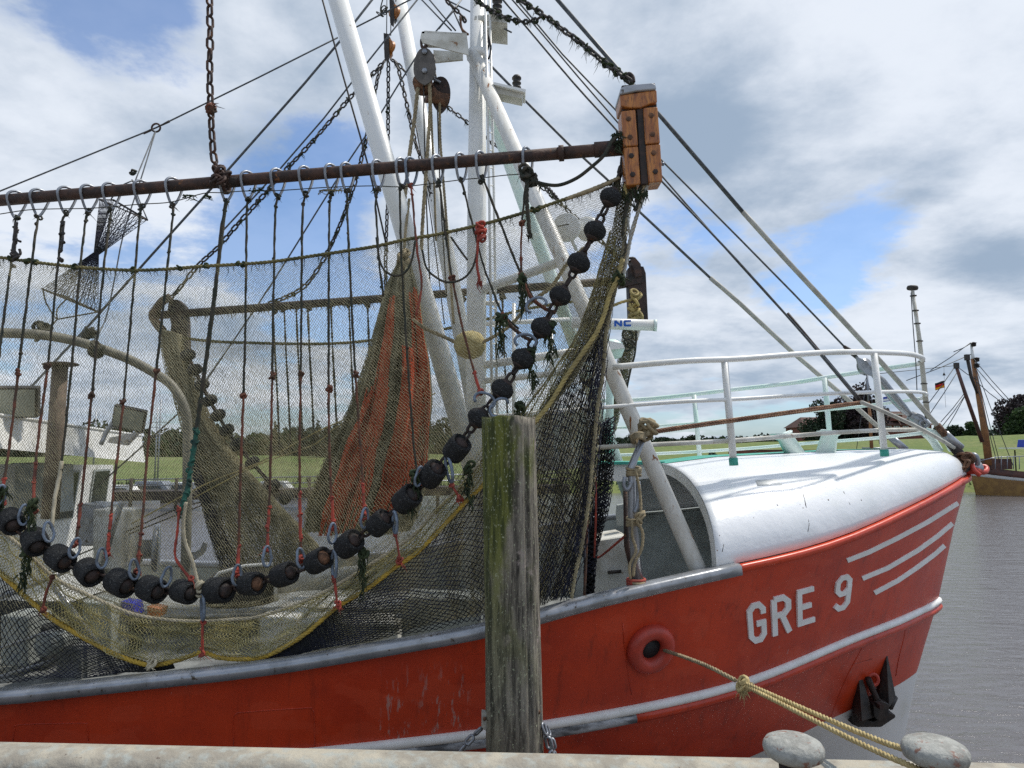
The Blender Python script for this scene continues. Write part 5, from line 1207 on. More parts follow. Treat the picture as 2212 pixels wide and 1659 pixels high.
def wslab(name, pts, dep, mat, Y=SY, bw=.012):
    b = MB(); b.slab([c3(x, y, Y) for x, y in pts], (0, dep, 0)); o = b.build(name, mat, BT, smooth=False); bevel(o, bw, 3); return o
wslab('shoe_plate', [(905, 545), (1122, 530), (1134, 690), (1160, 1155), (945, 1185), (925, 950), (908, 720)], .20, mt['rust_dark'], SY+.045)
wslab('head_cap', [(893, 590), (900, 560), (925, 548), (1010, 536), (1100, 529), (1124, 536), (1130, 560), (1131, 572), (1010, 582), (893, 606)], .30, mt['silver'], SY-.02, .018)
wslab('wood_block', [(895, 608), (1131, 574), (1135, 655), (1090, 664), (1030, 690), (960, 690), (900, 680)], .26, mt['wood'], SY)
wslab('wood_block', [(902, 712), (995, 700), (1012, 932), (917, 940)], .2, mt['wood'], SY)
wslab('wood_block', [(917, 945), (1012, 937), (1028, 1180), (938, 1190)], .2, mt['wood'], SY+.004)
wslab('wood_block', [(1045, 690), (1137, 682), (1154, 916), (1059, 924)], .2, mt['wood'], SY)
wslab('wood_block', [(1061, 930), (1155, 921), (1169, 1163), (1080, 1172)], .2, mt['wood'], SY+.003)
wslab('steel_strip', [(1004, 700), (1043, 694), (1078, 1172), (1031, 1181)], .16, mt['rust_dark'], SY+.022, .004)
for x, y in ((950, 762), (960, 880), (968, 998), (977, 1118), (1096, 740), (1104, 862), (1112, 980), (1122, 1100)):
    MB().lathe([(.024, -.006), (.024, .004), (.010, .008), (.001, .008)], c3(x, y, SY-.002), (0, -1, 0), 6).build('bolt', mt['rust_dark'] if (x, y) in ((968, 998), (977, 1118), (1122, 1100)) else mt['rust_bright'], BT, smooth=False)
MB().lathe([(.001, -.02), (.018, -.01), (.018, .01), (.001, .02)], c3(1168, 1052, SY+.1), (1, 0, 0), 8).build('pin', mt['bluegrey'], BT)
# top shackle on the head
o = MB(); o.tube(pp([(1352, 172, 6.05), (1358, 160, 6.05), (1366, 166, 6.05), (1368, 178, 6.05)]), .02, 7); tag(o.build('head_shackle', mt['rust_dark'], BT), None, None)
# slack rope from sleeve to last hook
b = MB(); b.tube(pp([(1346, 285, 6.0), (1322, 305, 5.95), (1305, 335, 5.95), (1278, 360, 5.98), (1245, 385, 6.0), (1205, 400, 6.05), (1165, 395, 6.1), (1148, 385, 6.1), (1138, 376, 6.1)], n=6), .016, 7)
b.knot(P(1148, 388, 6.1), .06, .015, 5); tag(b.build('slack_rope', mt['dkrope']), 'dark slack rope drooping from the beam sleeve to the last hook', 'rope')
b = MB()
for k in range(9): b.tuft(P(1332+random.uniform(-6, 8), 300+random.uniform(-14, 22), 5.97), 6, .09, .005, .7)
tag(b.build('weed_clump', mt['weed']), 'black weed clump caught between beam sleeve and wooden head', 'weed')

# --- hooks on the beam with their hanging ropes
ORD = ['first', 'second', 'third', 'fourth', 'fifth', 'sixth', 'seventh', 'eighth', 'ninth', 'tenth', 'eleventh', 'twelfth', 'thirteenth', 'fourteenth', 'fifteenth', 'sixteenth', 'seventeenth', 'eighteenth', 'nineteenth', 'twentieth']
ropes = [
 (32, [(25, 560), (8, 690), (-6, 800)], 'dk', 'with a hooked iron snag hanging beside it'),
 (81, [(81, 479), (69, 563), (44, 765), (25, 927), (10, 1035), (4, 1085)], 'br', 'ending above the leftmost roller'),
 (140, [(134, 479), (126, 563), (104, 782), (84, 934), (74, 1038), (72, 1108)], 'br', 'with thick weedy knots below its hook'),
 (189, [(185, 479), (173, 580), (157, 765), (135, 984), (118, 1080), (112, 1140)], 'dk', 'turning white and blue near its lower end'),
 (236, [(237, 479), (224, 580), (202, 816), (182, 1018), (165, 1173)], 'br', 'crossing the dark net sock'),
 (303, [(301, 479), (276, 765), (258, 950), (249, 1025), (232, 1194)], 'br', 'crossing the curved white pipe'),
 (371, [(372, 479), (347, 715), (318, 984), (310, 1093), (296, 1237)], 'br', 'left of the rusty chain lashing'),
 (486, [(482, 479), (458, 681), (424, 934), (411, 1018), (404, 1059), (387, 1110)], 'dk', 'thick dark green one under the rusty chain'),
 (532, [(533, 479), (529, 748), (520, 1018), (515, 1194), (512, 1240)], 'br', 'just right of the rusty chain lashing'),
 (596, [(594, 479), (589, 748), (584, 1018), (577, 1187)], 'br', 'halfway between the chain lashing and thick boom'),
 (656, [(653, 479), (650, 782), (647, 984), (650, 1207)], 'br', 'ending in a long chain of red knots'),
 (712, [(711, 479), (710, 816), (712, 984), (720, 1136)], 'br', 'with bright red lower end before the orange netting'),
 (746, [(751, 479), (764, 748), (781, 1001), (788, 1115)], 'br', 'hanging left of the orange netting'),
 (813, [(811, 438), (815, 500), (818, 559), (828, 640)], 'dk', 'short dark one touching the thick near boom'),
 (864, [(864, 404), (866, 520), (870, 614), (882, 799), (887, 876), (896, 984), (905, 1035)], 'dk', 'crossing the orange netting'),
 (884, [(890, 421), (901, 539), (911, 614), (899, 681)], 'red', 'all red one on the doubled hooks'),
 (941, [(949, 397), (970, 559), (993, 681), (1020, 789), (1037, 846)], 'br', 'slanting over the yellow float'),
 (992, [(997, 391), (1040, 559), (1062, 620), (1084, 674), (1120, 710)], 'dk', 'slanting down before the white mast'),
 (1035, [(1044, 387), (1111, 559), (1129, 597), (1150, 640), (1166, 657)], 'dk', 'slanting across the mast strut'),
 (1135, [(1139, 376), (1131, 440), (1125, 539), (1127, 592)], 'br', 'nearest to the wooden trawl head')]
def beam_hook(px, par, mat):
    c = beam_pt(px); q = []
    for i in range(22):
        a = 2*math.pi*i/22
        yy = math.sin(a); zz = math.cos(a)
        z = zz*.075 if zz > 0 else -(.185)*(-zz)
        wq = .074*(1 if zz > -.1 else max(.15, 1+zz*.9))
        q.append(c+V((.02+yy*.045, -yy*wq*1.05 if False else yy*wq, z)))
    return MB().tube(q, .0125, 8, closed=True).build('beam_hook', mat, par)
for i, (px, path, kind, tail) in enumerate(ropes):
    top = beam_pt(px)+V((.02, 0, -.185))
    t = thing('hanging_rope', top, ORD[i]+' rope hung on the near beam, '+tail, 'rope', 'ropes hung on hooks along the near beam')
    beam_hook(px, t, mt['galv'] if kind != 'red' else mt['bluegrey'])
    if px == 864: pass
    Yt = top.y-.02
    ends = [(x, y, Yt-.0+(6.08-Yt)*min(1, k/ max(1, len(path)-1))) for k, (x, y) in enumerate(path)]
    q = smooth_pts([top]+[P(*e) for e in ends], 6)
    q = resample(q, .045)
    q = [p+V((random.uniform(-1, 1), random.uniform(-1, 1), 0))*.0025 for p in q]
    n = len(q); cut = int(n*random.uniform(.48, .62)) if kind == 'br' else n
    rad = .0105 if kind != 'dk' or px != 486 else .018
    b = MB(); b.tube(q[:cut+1], [rad*random.uniform(.82, 1.2) for _ in range(len(q[:cut+1]))], 6)
    b.knot(top+V((0, 0, -.0)), .028, .010, 3); b.knot(q[min(2, n-1)], .016, .009, 2); b.tuft(top, 4, .07, .003, .8)
    for _ in range(random.randint(0, 2)): b.knot(q[random.randint(1, max(2, cut-1))], .015, .008, 2)
    b.build('rope', mt['redrope'] if kind == 'red' else mt['dkrope'], t)
    if kind == 'br':
        b = MB(); b.tube(q[cut:], [rad*random.uniform(.85, 1.25) for _ in range(len(q[cut:]))], 6)
        b.knot(q[cut], .028, .011, 4)
        b.build('lower_rope', mt['brrope'], t)
        b = MB(); k2 = int(n*random.uniform(.80, .93)); b.tube(q[k2:], [rad*random.uniform(1.0, 1.5) for _ in range(len(q[k2:]))], 6)
        for k in range(k2, n, 4): b.knot(q[k], .017, .009, 2)
        b.knot(q[-1], .03, .011, 4); b.tuft(q[-1], 4, .07, .003, .8)
        b.build('red_knots', mt['redbright'] if px in (81, 303, 532, 596, 656, 712, 746, 941) else mt['redrope'], t)
    if px == 140 or px == 32:
        b = MB(); b.tube([p+V((.035, -.02, 0)) for p in q[2:10]], .010, 6)
        for k in range(3, 12, 2): b.knot(q[k]+V((.03, -.02, 0)), .02, .011, 2)
        b.build('weed_knots', mt['iron'], t)
    if px == 189:
        b = MB(); b.tube(q[int(n*.8):], .016, 6); b.build('white_lower_rope', mt['cream'], t)
    if px == 486:
        b = MB(); b.tube(q[int(n*.72):], [.016, .024, .017, .024, .016], 8)
        for k in range(int(n*.74), n, 2): b.knot(q[k], .03, .010, 3)
        b.build('green_whipping', mt['greenrope'], t)
MB  # loops drooping from the ropes over the headline
for lab, q in (('dark rope loop drooping across the thick boom in front of the net', [(813, 513), (821, 565), (835, 588), (858, 596), (878, 585), (890, 560), (897, 520)]),
               ('second dark rope loop drooping in front of the white mast', [(912, 540), (922, 580), (948, 603), (972, 610), (1000, 602), (1020, 580), (1030, 545), (1033, 515)]),
               ('thin dark rope slanting from the headline behind the mast', [(974, 512), (990, 535), (1010, 562)])):
    tag(MB().tube(pp(q, 6.1), .010, 6).build('rope_loop', mt['dkrope']), lab, 'rope')
b = MB(); b.knot(P(1037, 492, 6.1), .05, .013, 5); b.knot(P(1042, 508, 6.1), .05, .013, 4); b.rope(pp([(1034, 495, 6.1), (1032, 530, 6.1), (1030, 570, 6.1), (1036, 605, 6.1)]), .013); b.tuft(P(1036, 605, 6.1), 14, .12, .005, .3)
tag(b.build('red_rope_end', mt['redbright']), 'red frayed rope end knotted on the headline before the mast', 'rope')
b = MB(); b.rope(pp([(1139, 385, 6.05), (1138, 430, 6.05), (1142, 480, 6.05), (1143, 505, 6.05)]), .020); b.tuft(P(1143, 505, 6.05), 9, .08, .006, .4); b.knot(P(1138, 376, 6.05), .06, .016, 6)
tag(b.build('frayed_rope_end', mt['dkrope']), 'black frayed rope end dangling at the last beam hook', 'rope')
b = MB(); b.tube(pp([(36, 480, 6.5), (33, 500, 6.5), (30, 520, 6.5)]), .014, 6); b.tube(pp([(45, 522, 6.5), (34, 520, 6.5), (30, 535, 6.5), (36, 552, 6.5), (44, 548, 6.5), (42, 538, 6.5)]), .012, 6); b.knot(P(34, 556, 6.5), .04, .013, 4)
tag(b.build('iron_snag', mt['iron']), 'black iron hook and ring dangling at the far end of the headline', 'hook')
wire('thin_line', pp([(x, y+random.uniform(-3, 3), 6.3) for x, y in ((0, 465), (60, 455), (120, 450), (200, 447), (300, 440), (370, 434), (440, 420), (480, 416), (530, 414), (600, 412), (700, 407), (800, 402), (860, 405), (920, 400), (1000, 386), (1040, 384), (1090, 378), (1128, 378))]), .0045, mt['dkrope'], 'thin dark cord strung from hook to hook under the near beam')
for xs_, lab in (((395, 402, 410, 420), 'ragged weed tuft on the thin line left of the rusty chain'), ((440, 447, 455), 'green weed tuft on the thin line beside the rusty chain'), ((545, 553, 562, 572), 'green weed tuft on the thin line right of the rusty chain'), ((690, 700, 712, 725, 735), 'pale frayed weed tuft on the thin line before the thick boom'), ((808, 815), 'small weed tuft on the thin line at the thick boom')):
    b = MB()
    for x in xs_: b.tuft(P(x, 412+random.uniform(-4, 4)+(12 if x < 460 else 0), 6.3), 6, .06, .004, 1.0, .5)
    b.tube([P(x, 411+random.uniform(-2, 2)+(12 if x < 460 else 0), 6.3) for x in xs_], .008, 5)
    tag(b.build('weed_tuft', mt['weed'] if xs_[0] != 690 else mt['twine_brown']), lab, 'weed')

# ================================================================ nets
def rs(poly, m):
    """resample a polyline of world points to m points"""
    pts = smooth_pts([P(*a) for a in poly], 6)
    d = np.r_[0, np.cumsum([(b_-a).length for a, b_ in zip(pts, pts[1:])])]
    A = np.array([tuple(p) for p in pts]); s_ = np.linspace(0, d[-1], m)
    return np.stack([np.interp(s_, d, A[:, k]) for k in range(3)], 1)
def surf(rows, vs_=None, m=200):
    G = np.stack([rs(r, m) for r in rows]); vv = np.array(vs_ if vs_ else np.linspace(0, 1, len(rows)))
    def f(u, v):
        u = np.clip(u, 0, 1)*(m-1); i = np.minimum(u.astype(int), m-2); fu = (u-i)[:, None]
        v = np.clip(v, 0, 1); j = np.clip(np.searchsorted(vv, v, side='right')-1, 0, len(vv)-2); fv = ((v-vv[j])/(vv[j+1]-vv[j]))[:, None]
        # smooth in v by Catmull-Rom over rows
        jm = np.maximum(j-1, 0); jp = np.minimum(j+2, len(vv)-1)
        def g(j_): return G[j_, i]*(1-fu)+G[j_, i+1]*fu
        p0, p1, p2, p3 = g(jm), g(j), g(j+1), g(jp)
        return .5*((2*p1)+(p2-p0)*fv+(2*p0-5*p1+4*p2-p3)*fv**2+(3*p1-p0-3*p2+p3)*fv**3)
    return f
def netting(name, f, nu, nv, r, mat, parent, fold=None, jit=.12, keep=None, warp=None, holes=0.0):
    """diamond meshes of twine: every bar of every mesh is a thin three-sided bar"""
    J, I = np.meshgrid(np.arange(nv+1), np.arange(nu+1), indexing='ij')
    u = (I+.5*(J % 2))/nu+rng.normal(size=I.shape)*jit/nu*.6; v = J/nv+rng.normal(size=I.shape)*jit/nv*.6*((J > 0) & (J < nv))
    u = u.ravel(); v = v.ravel(); uu, vv = (u, v) if warp is None else warp(u, v)
    Pt = f(uu, vv)
    if fold is not None: Pt = Pt+fold(uu, vv, Pt)
    id_ = (J*(nu+1)+I)
    e = []
    for j in range(nv):
        if j % 2 == 0:
            e.append(np.stack([id_[j], id_[j+1]], 1)); e.append(np.stack([id_[j, 1:], id_[j+1, :-1]], 1))
        else:
            e.append(np.stack([id_[j], id_[j+1]], 1)); e.append(np.stack([id_[j, :-1], id_[j+1, 1:]], 1))
    E = np.concatenate(e)
    k = np.ones(len(E), bool)
    if keep is not None:
        c = (Pt[E[:, 0]]+Pt[E[:, 1]])/2; k &= keep((uu[E[:, 0]]+uu[E[:, 1]])/2, (vv[E[:, 0]]+vv[E[:, 1]])/2, c)
    if holes: k &= rng.random(len(E)) > holes
    E = E[k]; A = Pt[E[:, 0]]; B = Pt[E[:, 1]]; d = B-A; L = np.linalg.norm(d, axis=1, keepdims=True)+1e-9; d /= L
    ref = np.tile([0., 1., 0.2], (len(E), 1)); a = np.cross(d, ref); a /= np.linalg.norm(a, axis=1, keepdims=True)+1e-9; c = np.cross(d, a)
    n = len(E); vs = np.empty((n, 6, 3)); rr_ = (r*rng.uniform(.75, 1.35, (n, 1)))
    for q in range(3):
        an = 2*math.pi*q/3; o_ = (a*math.cos(an)+c*math.sin(an))*rr_
        vs[:, q] = A-d*r*.3+o_; vs[:, q+3] = B+d*r*.3+o_
    base = (np.arange(n)*6)[:, None, None]; fc = (np.array([[0, 1, 4, 3], [1, 2, 5, 4], [2, 0, 3, 5]])[None]+base).reshape(-1, 4)
    off = np.array(tuple(WL[parent])) if parent else 0
    me = bpy.data.meshes.new(name); vt = (vs.reshape(-1, 3)-off)
    me.vertices.add(len(vt)); me.vertices.foreach_set('co', vt.astype(np.float32).ravel())
    me.loops.add(len(fc)*4); me.loops.foreach_set('vertex_index', fc.astype(np.int32).ravel())
    me.polygons.add(len(fc)); me.polygons.foreach_set('loop_start', (np.arange(len(fc))*4).astype(np.int32))
    me.materials.append(mat); me.update(calc_edges=True)
    o = bpy.data.objects.new(name, me); COL.objects.link(o)
    if parent: o.parent = parent; WL[o] = WL[parent].copy()
    o['kind'] = 'stuff'
    return o

NT_ = thing('trawl_net', P(700, 600, 6.3), 'shrimp trawl net of fine pale and coarse black mesh hung below the near beam', 'net')
HEAD = [(-60, 549, 6.55), (0, 556, 6.5), (50, 563, 6.5), (150, 575, 6.45), (240, 582, 6.4), (330, 583, 6.4), (440, 575, 6.35), (559, 568, 6.3), (640, 558, 6.3), (720, 546, 6.25), (800, 534, 6.25), (880, 517, 6.2), (950, 505, 6.2), (1040, 485, 6.15), (1120, 463, 6.15), (1210, 434, 6.1), (1290, 404, 6.1), (1338, 384, 6.05)]
hp_ = pp(HEAD, n=5)
b = MB(); b.rope(hp_, .0165); b.build('headline', mt['head'], NT_)
b = MB()
for p in resample(hp_, .05):
    if random.random() < .65: b.tuft(p+V((0, 0, -.01)), 2, .10, .003, .35)
    if random.random() < .10: b.knot(p, .025, .010, 3)
tag(b.build('headline_weed', mt['weed'], NT_), None, None, kind='stuff')
MB().tube(pp([(1338, 384, 6.04), (1300, 402, 6.04), (1260, 417, 6.05), (1222, 431, 6.06)]), [.012, .02, .022, .012], 8).build('headline_strap', mt['tan'], NT_)
# back panel: headline down inside the bulwark
BACK = [(-60, 1462, 6.9), (100, 1458, 6.9), (300, 1440, 6.85), (600, 1412, 6.8), (850, 1370, 6.75), (1050, 1330, 6.7), (1180, 1300, 6.5), (1238, 1285, 6.4)]
MID = [(-60, 1000, 6.75), (150, 1010, 6.7), (400, 1010, 6.65), (700, 980, 6.6), (950, 900, 6.5), (1150, 800, 6.35), (1290, 730, 6.25), (1315, 700, 6.2)]
fA = surf([HEAD, MID, BACK], [0, .5, 1])
def foldA(u, v, p):
    d = np.zeros_like(p); a = np.sin(u*46+v*5+np.sin(u*9)*2)*.035+np.sin(u*23-v*3)*.05+np.sin(u*90+np.sin(v*7)*2)*.012
    d[:, 1] = a*(v*(.4+v)); d[:, 0] = .02*np.sin(u*60+v*9)*v; d[:, 2] = np.sin(u*16+1)*.03*v; return d
netting('fine_mesh', fA, 250, 250, .0018, mt['twine_grey'], NT_, fold=foldA, holes=.01, jit=.2)
def warpfine(u, v): return u, v
# lower belly panel between rollers and yellow rope: denser, yellowish
WHITE = [(-40, 1120, 6.15), (20, 1160, 6.15), (55, 1190, 6.15), (101, 1234, 6.15), (140, 1262, 6.15), (182, 1281, 6.15), (235, 1306, 6.15), (290, 1327, 6.15), (364, 1339, 6.15), (438, 1342, 6.15), (500, 1338, 6.15), (559, 1332, 6.15), (660, 1298, 6.15), (720, 1268, 6.15), (788, 1227, 6.15), (855, 1184, 6.15), (896, 1153, 6.15), (939, 1106, 6.15), (985, 1060, 6.15), (1037, 998, 6.15), (1100, 925, 6.15), (1160, 850, 6.15), (1210, 780, 6.15), (1250, 715, 6.15), (1290, 600, 6.15), (1318, 500, 6.1)]
YEL = [(-40, 1205, 6.1), (0, 1238, 6.1), (50, 1284, 6.1), (101, 1328, 6.1), (150, 1360, 6.1), (202, 1389, 6.1), (250, 1414, 6.1), (303, 1433, 6.1), (335, 1437, 6.1), (370, 1430, 6.1), (405, 1419, 6.1), (438, 1409, 6.08), (470, 1420, 6.08), (519, 1424, 6.05), (560, 1421, 6.05), (600, 1406, 6.05), (660, 1369, 6.05), (727, 1312, 6.1), (795, 1271, 6.1), (852, 1227, 6.1), (912, 1184, 6.1), (997, 1093, 6.1), (1039, 1052, 6.1), (1100, 990, 6.1), (1154, 913, 6.1), (1189, 870, 6.1), (1226, 809, 6.1), (1257, 765, 6.1), (1287, 721, 6.1), (1305, 680, 6.1), (1317, 637, 6.1), (1331, 607, 6.08), (1345, 560, 6.05)]
fB = surf([WHITE, YEL])
def foldB(u, v, p):
    d = np.zeros_like(p); d[:, 1] = np.sin(u*150+v*14)*.02+np.sin(u*61-v*20)*.03; d[:, 0] = np.sin(u*110+v*16)*.014; return d
netting('belly_mesh', fB, 235, 26, .0026, mt['twine_yel'], NT_, fold=foldB)
def foldB2(u, v, p):
    d = foldB(u+.37, v, p); d[:, 1] += .06; return d
netting('belly_mesh', fB, 230, 26, .0020, mt['twine_yel'], NT_, fold=foldB2, warp=lambda u, v: (u+.02*v, v), keep=lambda u, v, c: (np.sin(u*75+v*5)+np.sin(u*31-v*4) > .25))
UPB = [(a[0], a[1]-(36 if a[0] < 950 else 26), a[2]+.12) for a in WHITE]
netting('belly_mesh', surf([UPB, [(a[0], a[1], a[2]+.06) for a in WHITE]]), 250, 12, .0014, mt['twine'], NT_, fold=foldB, keep=lambda u, v, c: (u < .83))
# white bolt rope and yellow rope
b = MB(); b.rope(pp(WHITE[:20], n=5), .0145, pitch=.12); b.build('bolt_rope', mt['cream'], NT_)
b = MB()
for p in resample(pp(WHITE[:20], n=5), .035): b.tuft(p, 1, .05, .003, .9, .8)
tag(b.build('bolt_rope_fray', mt['cream'], NT_), None, None, kind='stuff')
b = MB(); b.tube(pp(WHITE[19:], n=5), .008, 5); b.build('bolt_rope', mt['twine_brown'], NT_)
b = MB(); b.rope(pp(YEL[:25], n=5), .021, pitch=.11); b.build('footrope', mt['yellow'], NT_)
b = MB(); b.rope(pp([(a[0], a[1], 5.98) for a in YEL[24:]], n=5), .022, pitch=.12); b.build('footrope', mt['yellow_old'], NT_)
# coarse black netting below the yellow rope
RAILB = [(-40, 1474, 6.0), (0, 1474, 6.0), (200, 1462, 6.0), (330, 1452, 6.0), (470, 1436, 6.0), (600, 1414, 6.0), (730, 1395, 6.05), (850, 1376, 6.05), (980, 1352, 6.05), (1100, 1325, 6.1), (1180, 1305, 6.1), (1234, 1288, 6.1)]
c1 = surf([[a for a in YEL if a[0] < 380], [(-40, 1476, 6.15), (0, 1476, 6.15), (200, 1463, 6.15), (372, 1446, 6.1)]])
def foldC(u, v, p):
    d = np.zeros_like(p); d[:, 1] = np.sin(u*17+v*2)*.03+.03; d[:, 0] = np.sin(u*31+v*3)*.008; return d
netting('coarse_mesh', c1, 31, 30, .0036, mt['twine_black'], NT_, fold=foldC, warp=lambda u, v: (u, v))
# from the middle to the shoe: left edge at rail, upper edge yellow rope, right edge hanging column
TOPR = [a for a in YEL if a[0] >= 560]
BOTR = [(560, 1432, 6.1), (700, 1402, 6.1), (850, 1376, 6.1), (980, 1353, 6.1), (1100, 1327, 6.1), (1180, 1306, 6.1), (1225, 1293, 6.1), (1236, 1275, 6.1), (1249, 1211, 6.08), (1266, 1127, 6.08), (1274, 1038, 6.08), (1287, 883, 6.05), (1304, 782, 6.05), (1320, 690, 6.05), (1338, 610, 6.03)]
def edge(poly, m=180): return rs(poly, m)
TE = rs(TOPR, 300)
# parametrise by horizontal position so that the meshes hang straight
def fR(u, v):
    xs = np.linspace(560, 1236, 80); ty = np.interp(xs, [a[0] for a in TOPR if a[0] <= 1345], [a[1] for a in TOPR if a[0] <= 1345])
    by = np.interp(xs, [560, 700, 850, 980, 1100, 1180, 1236], [1432, 1402, 1376, 1353, 1327, 1306, 1290])
    tx = np.interp(np.linspace(0, 1, 80), [0, .5, .75, 1], [562, 930, 1150, 1345]); ty = np.interp(tx, [a[0] for a in TOPR], [a[1] for a in TOPR])
    bx = np.interp(np.linspace(0, 1, 80), [0, .5, .75, 1], [562, 980, 1130, 1236]); by = np.interp(bx, [560, 700, 850, 980, 1100, 1180, 1236], [1432, 1402, 1376, 1353, 1327, 1306, 1290])
    q = u*79; a = np.interp(q, np.arange(80), tx); b_ = np.interp(q, np.arange(80), ty); c_ = np.interp(q, np.arange(80), bx); d_ = np.interp(q, np.arange(80), by)
    # right edge bows inward along the column
    bow = np.interp(v, [0, .08, .2, .35, .5, .7, .85, 1], [0, -3, -2, 4, 12, 19, 16, 0])*np.clip((u-.6)/.4, 0, 1)
    px = a+(c_-a)*v+bow-4; py = b_+(d_-b_)*v
    Y = 6.12+.0*v
    dx = (px-1106)/F; uy = (829.5-py)/F
    dirx = dx; diry = -uy*math.sin(TH)+math.cos(TH); dirz = uy*math.cos(TH)+math.sin(TH)
    return np.stack([dirx/diry*Y, np.full_like(px, Y), EYE+dirz/diry*Y], 1)
def foldR(amp, ph, dy):
    def g(u, v, p):
        d = np.zeros_like(p); k = np.clip((u-.45)/.5, 0, 1)
        d[:, 1] = dy+np.sin(u*34+v*2+ph)*.03+np.sin(u*88+v*3+ph)*.06*k*amp; d[:, 0] = np.sin(u*74+v*2.2+ph)*.013*(.3+k); return d
    return g
netting('coarse_mesh', fR, 54, 42, .0036, mt['twine_black'], NT_, fold=foldR(1, 0, 0))
netting('coarse_mesh', fR, 56, 44, .0034, mt['twine_black'], NT_, fold=foldR(1, 2.0, .10), keep=lambda u, v, c: u > .80)
netting('coarse_mesh', fR, 54, 44, .0034, mt['twine_black'], NT_, fold=foldR(1, 4.0, .16), keep=lambda u, v, c: u > .92)
netting('inner_mesh', fR, 150, 110, .0021, mt['twine'], NT_, fold=foldR(1, 1.0, .2), keep=lambda u, v, c: u > .12)
netting('inner_mesh', fR, 130, 100, .0022, mt['twine_brown'], NT_, fold=foldR(1, 3.0, .3), keep=lambda u, v, c: (u > .5) & (np.sin(u*70+v*5) > -.2))
# gathered pale mesh running from the shoe to the yellow rope
gl = [(1338, 395, 6.12), (1322, 500, 6.14), (1290, 600, 6.14), (1262, 690, 6.14), (1215, 800, 6.14), (1165, 890, 6.14)]
gr = [(1368, 395, 6.06), (1358, 480, 6.08), (1345, 560, 6.08), (1325, 640, 6.08), (1297, 715, 6.08), (1240, 815, 6.08), (1188, 880, 6.1)]
def transp(l, r):
    L_ = rs(l, 120); R_ = rs(r, 120)
    def f(u, v):
        q = np.clip(v, 0, 1)*119; i = np.minimum(q.astype(int), 118); fr = (q-i)[:, None]
        a = L_[i]*(1-fr)+L_[i+1]*fr; b_ = R_[i]*(1-fr)+R_[i+1]*fr; uu = np.clip(u, 0, 1)[:, None]
        return a*(1-uu)+b_*uu
    return f
def foldG(ph):
    def g(u, v, p):
        d = np.zeros_like(p); d[:, 1] = np.sin(u*25+v*6+ph)*.04; d[:, 0] = np.sin(u*19+v*8+ph)*.012; return d
    return g
for k in range(3):
    netting('gathered_mesh', transp(gl, gr), 13, 130, .0021, (mt['twine'], mt['twine_brown'], mt['twine'])[k], NT_, fold=foldG(k*2.1))
# frayed dark edge of the column
EDGE = [(1352, 470, 6.03), (1345, 545, 6.03), (1333, 610, 6.03), (1320, 665, 6.03), (1309, 720, 6.03), (1303, 800, 6.05), (1292, 870, 6.05), (1284, 950, 6.06), (1276, 1038, 6.06), (1268, 1110, 6.06), (1254, 1190, 6.06), (1243, 1240, 6.06), (1234, 1292, 6.06)]
b = MB(); b.rope(pp(EDGE, n=5), .017, pitch=.12)
b.build('selvedge_rope', mt['twine_brown'], NT_)
b = MB()
for p in resample(pp(EDGE[2:], n=5), .03): b.tuft(p+V((-.02, 0, 0)), 2, .06, .003, .9, .7)
for p in resample(pp(EDGE[3:], n=5), .03): b.tuft(p+V((-.05, .02, 0)), 2, .16, .0035, .35, 1)
tag(b.build('selvedge_fray', mt['twine_black'], NT_), None, None, kind='stuff')
# cords gathered at the shoe
for k, (q, m_, r) in enumerate((([(1400, 395), (1385, 440), (1365, 500), (1352, 570), (1345, 600)], 'sheath', .018), ([(1392, 398), (1375, 470), (1355, 540), (1342, 590)], 'tan', .016), ([(1375, 400), (1355, 440), (1347, 500), (1351, 540), (1338, 560)], 'dkrope', .018), ([(1352, 398), (1350, 412), (1352, 426)], 'yellow_old', .02), ([(1365, 398), (1372, 420), (1378, 440), (1370, 455)], 'dkrope', .017), ([(1383, 398), (1388, 420), (1376, 455)], 'dkrope', .012), ([(1347, 545), (1360, 520), (1356, 470)], 'sheath', .010))):
    b = MB(); b.rope([P(x, y, 6.03) for x, y in [(p.x, p.y) for p in smooth_pts([V((a, c_, 0)) for a, c_ in q], 5)]], r); tag(b.build('gathering_cord', mt[m_]), ('pale slack cord', 'tan slack cord', 'dark weedy cord', 'short yellow cord', 'dark looped cord', 'thin dark cord', 'thin pale looped cord')[k]+' hanging from the foot of the wooden head', 'rope')
b = MB()
for k in range(16): b.tuft(P(random.uniform(1345, 1400), random.uniform(398, 430), 6.02), 5, .12, .005, .5)
tag(b.build('weed_clump', mt['weed']), 'dark weed hanging from the lower edge of the wooden head', 'weed')
b = MB(); b.knot(P(1337, 600, 6.0), .06, .012, 6); b.tuft(P(1337, 600, 6.0), 14, .1, .005, 1.0); tag(b.build('weed_clump', mt['weed']), 'weedy knot where the yellow rope meets the gathered net', 'weed')

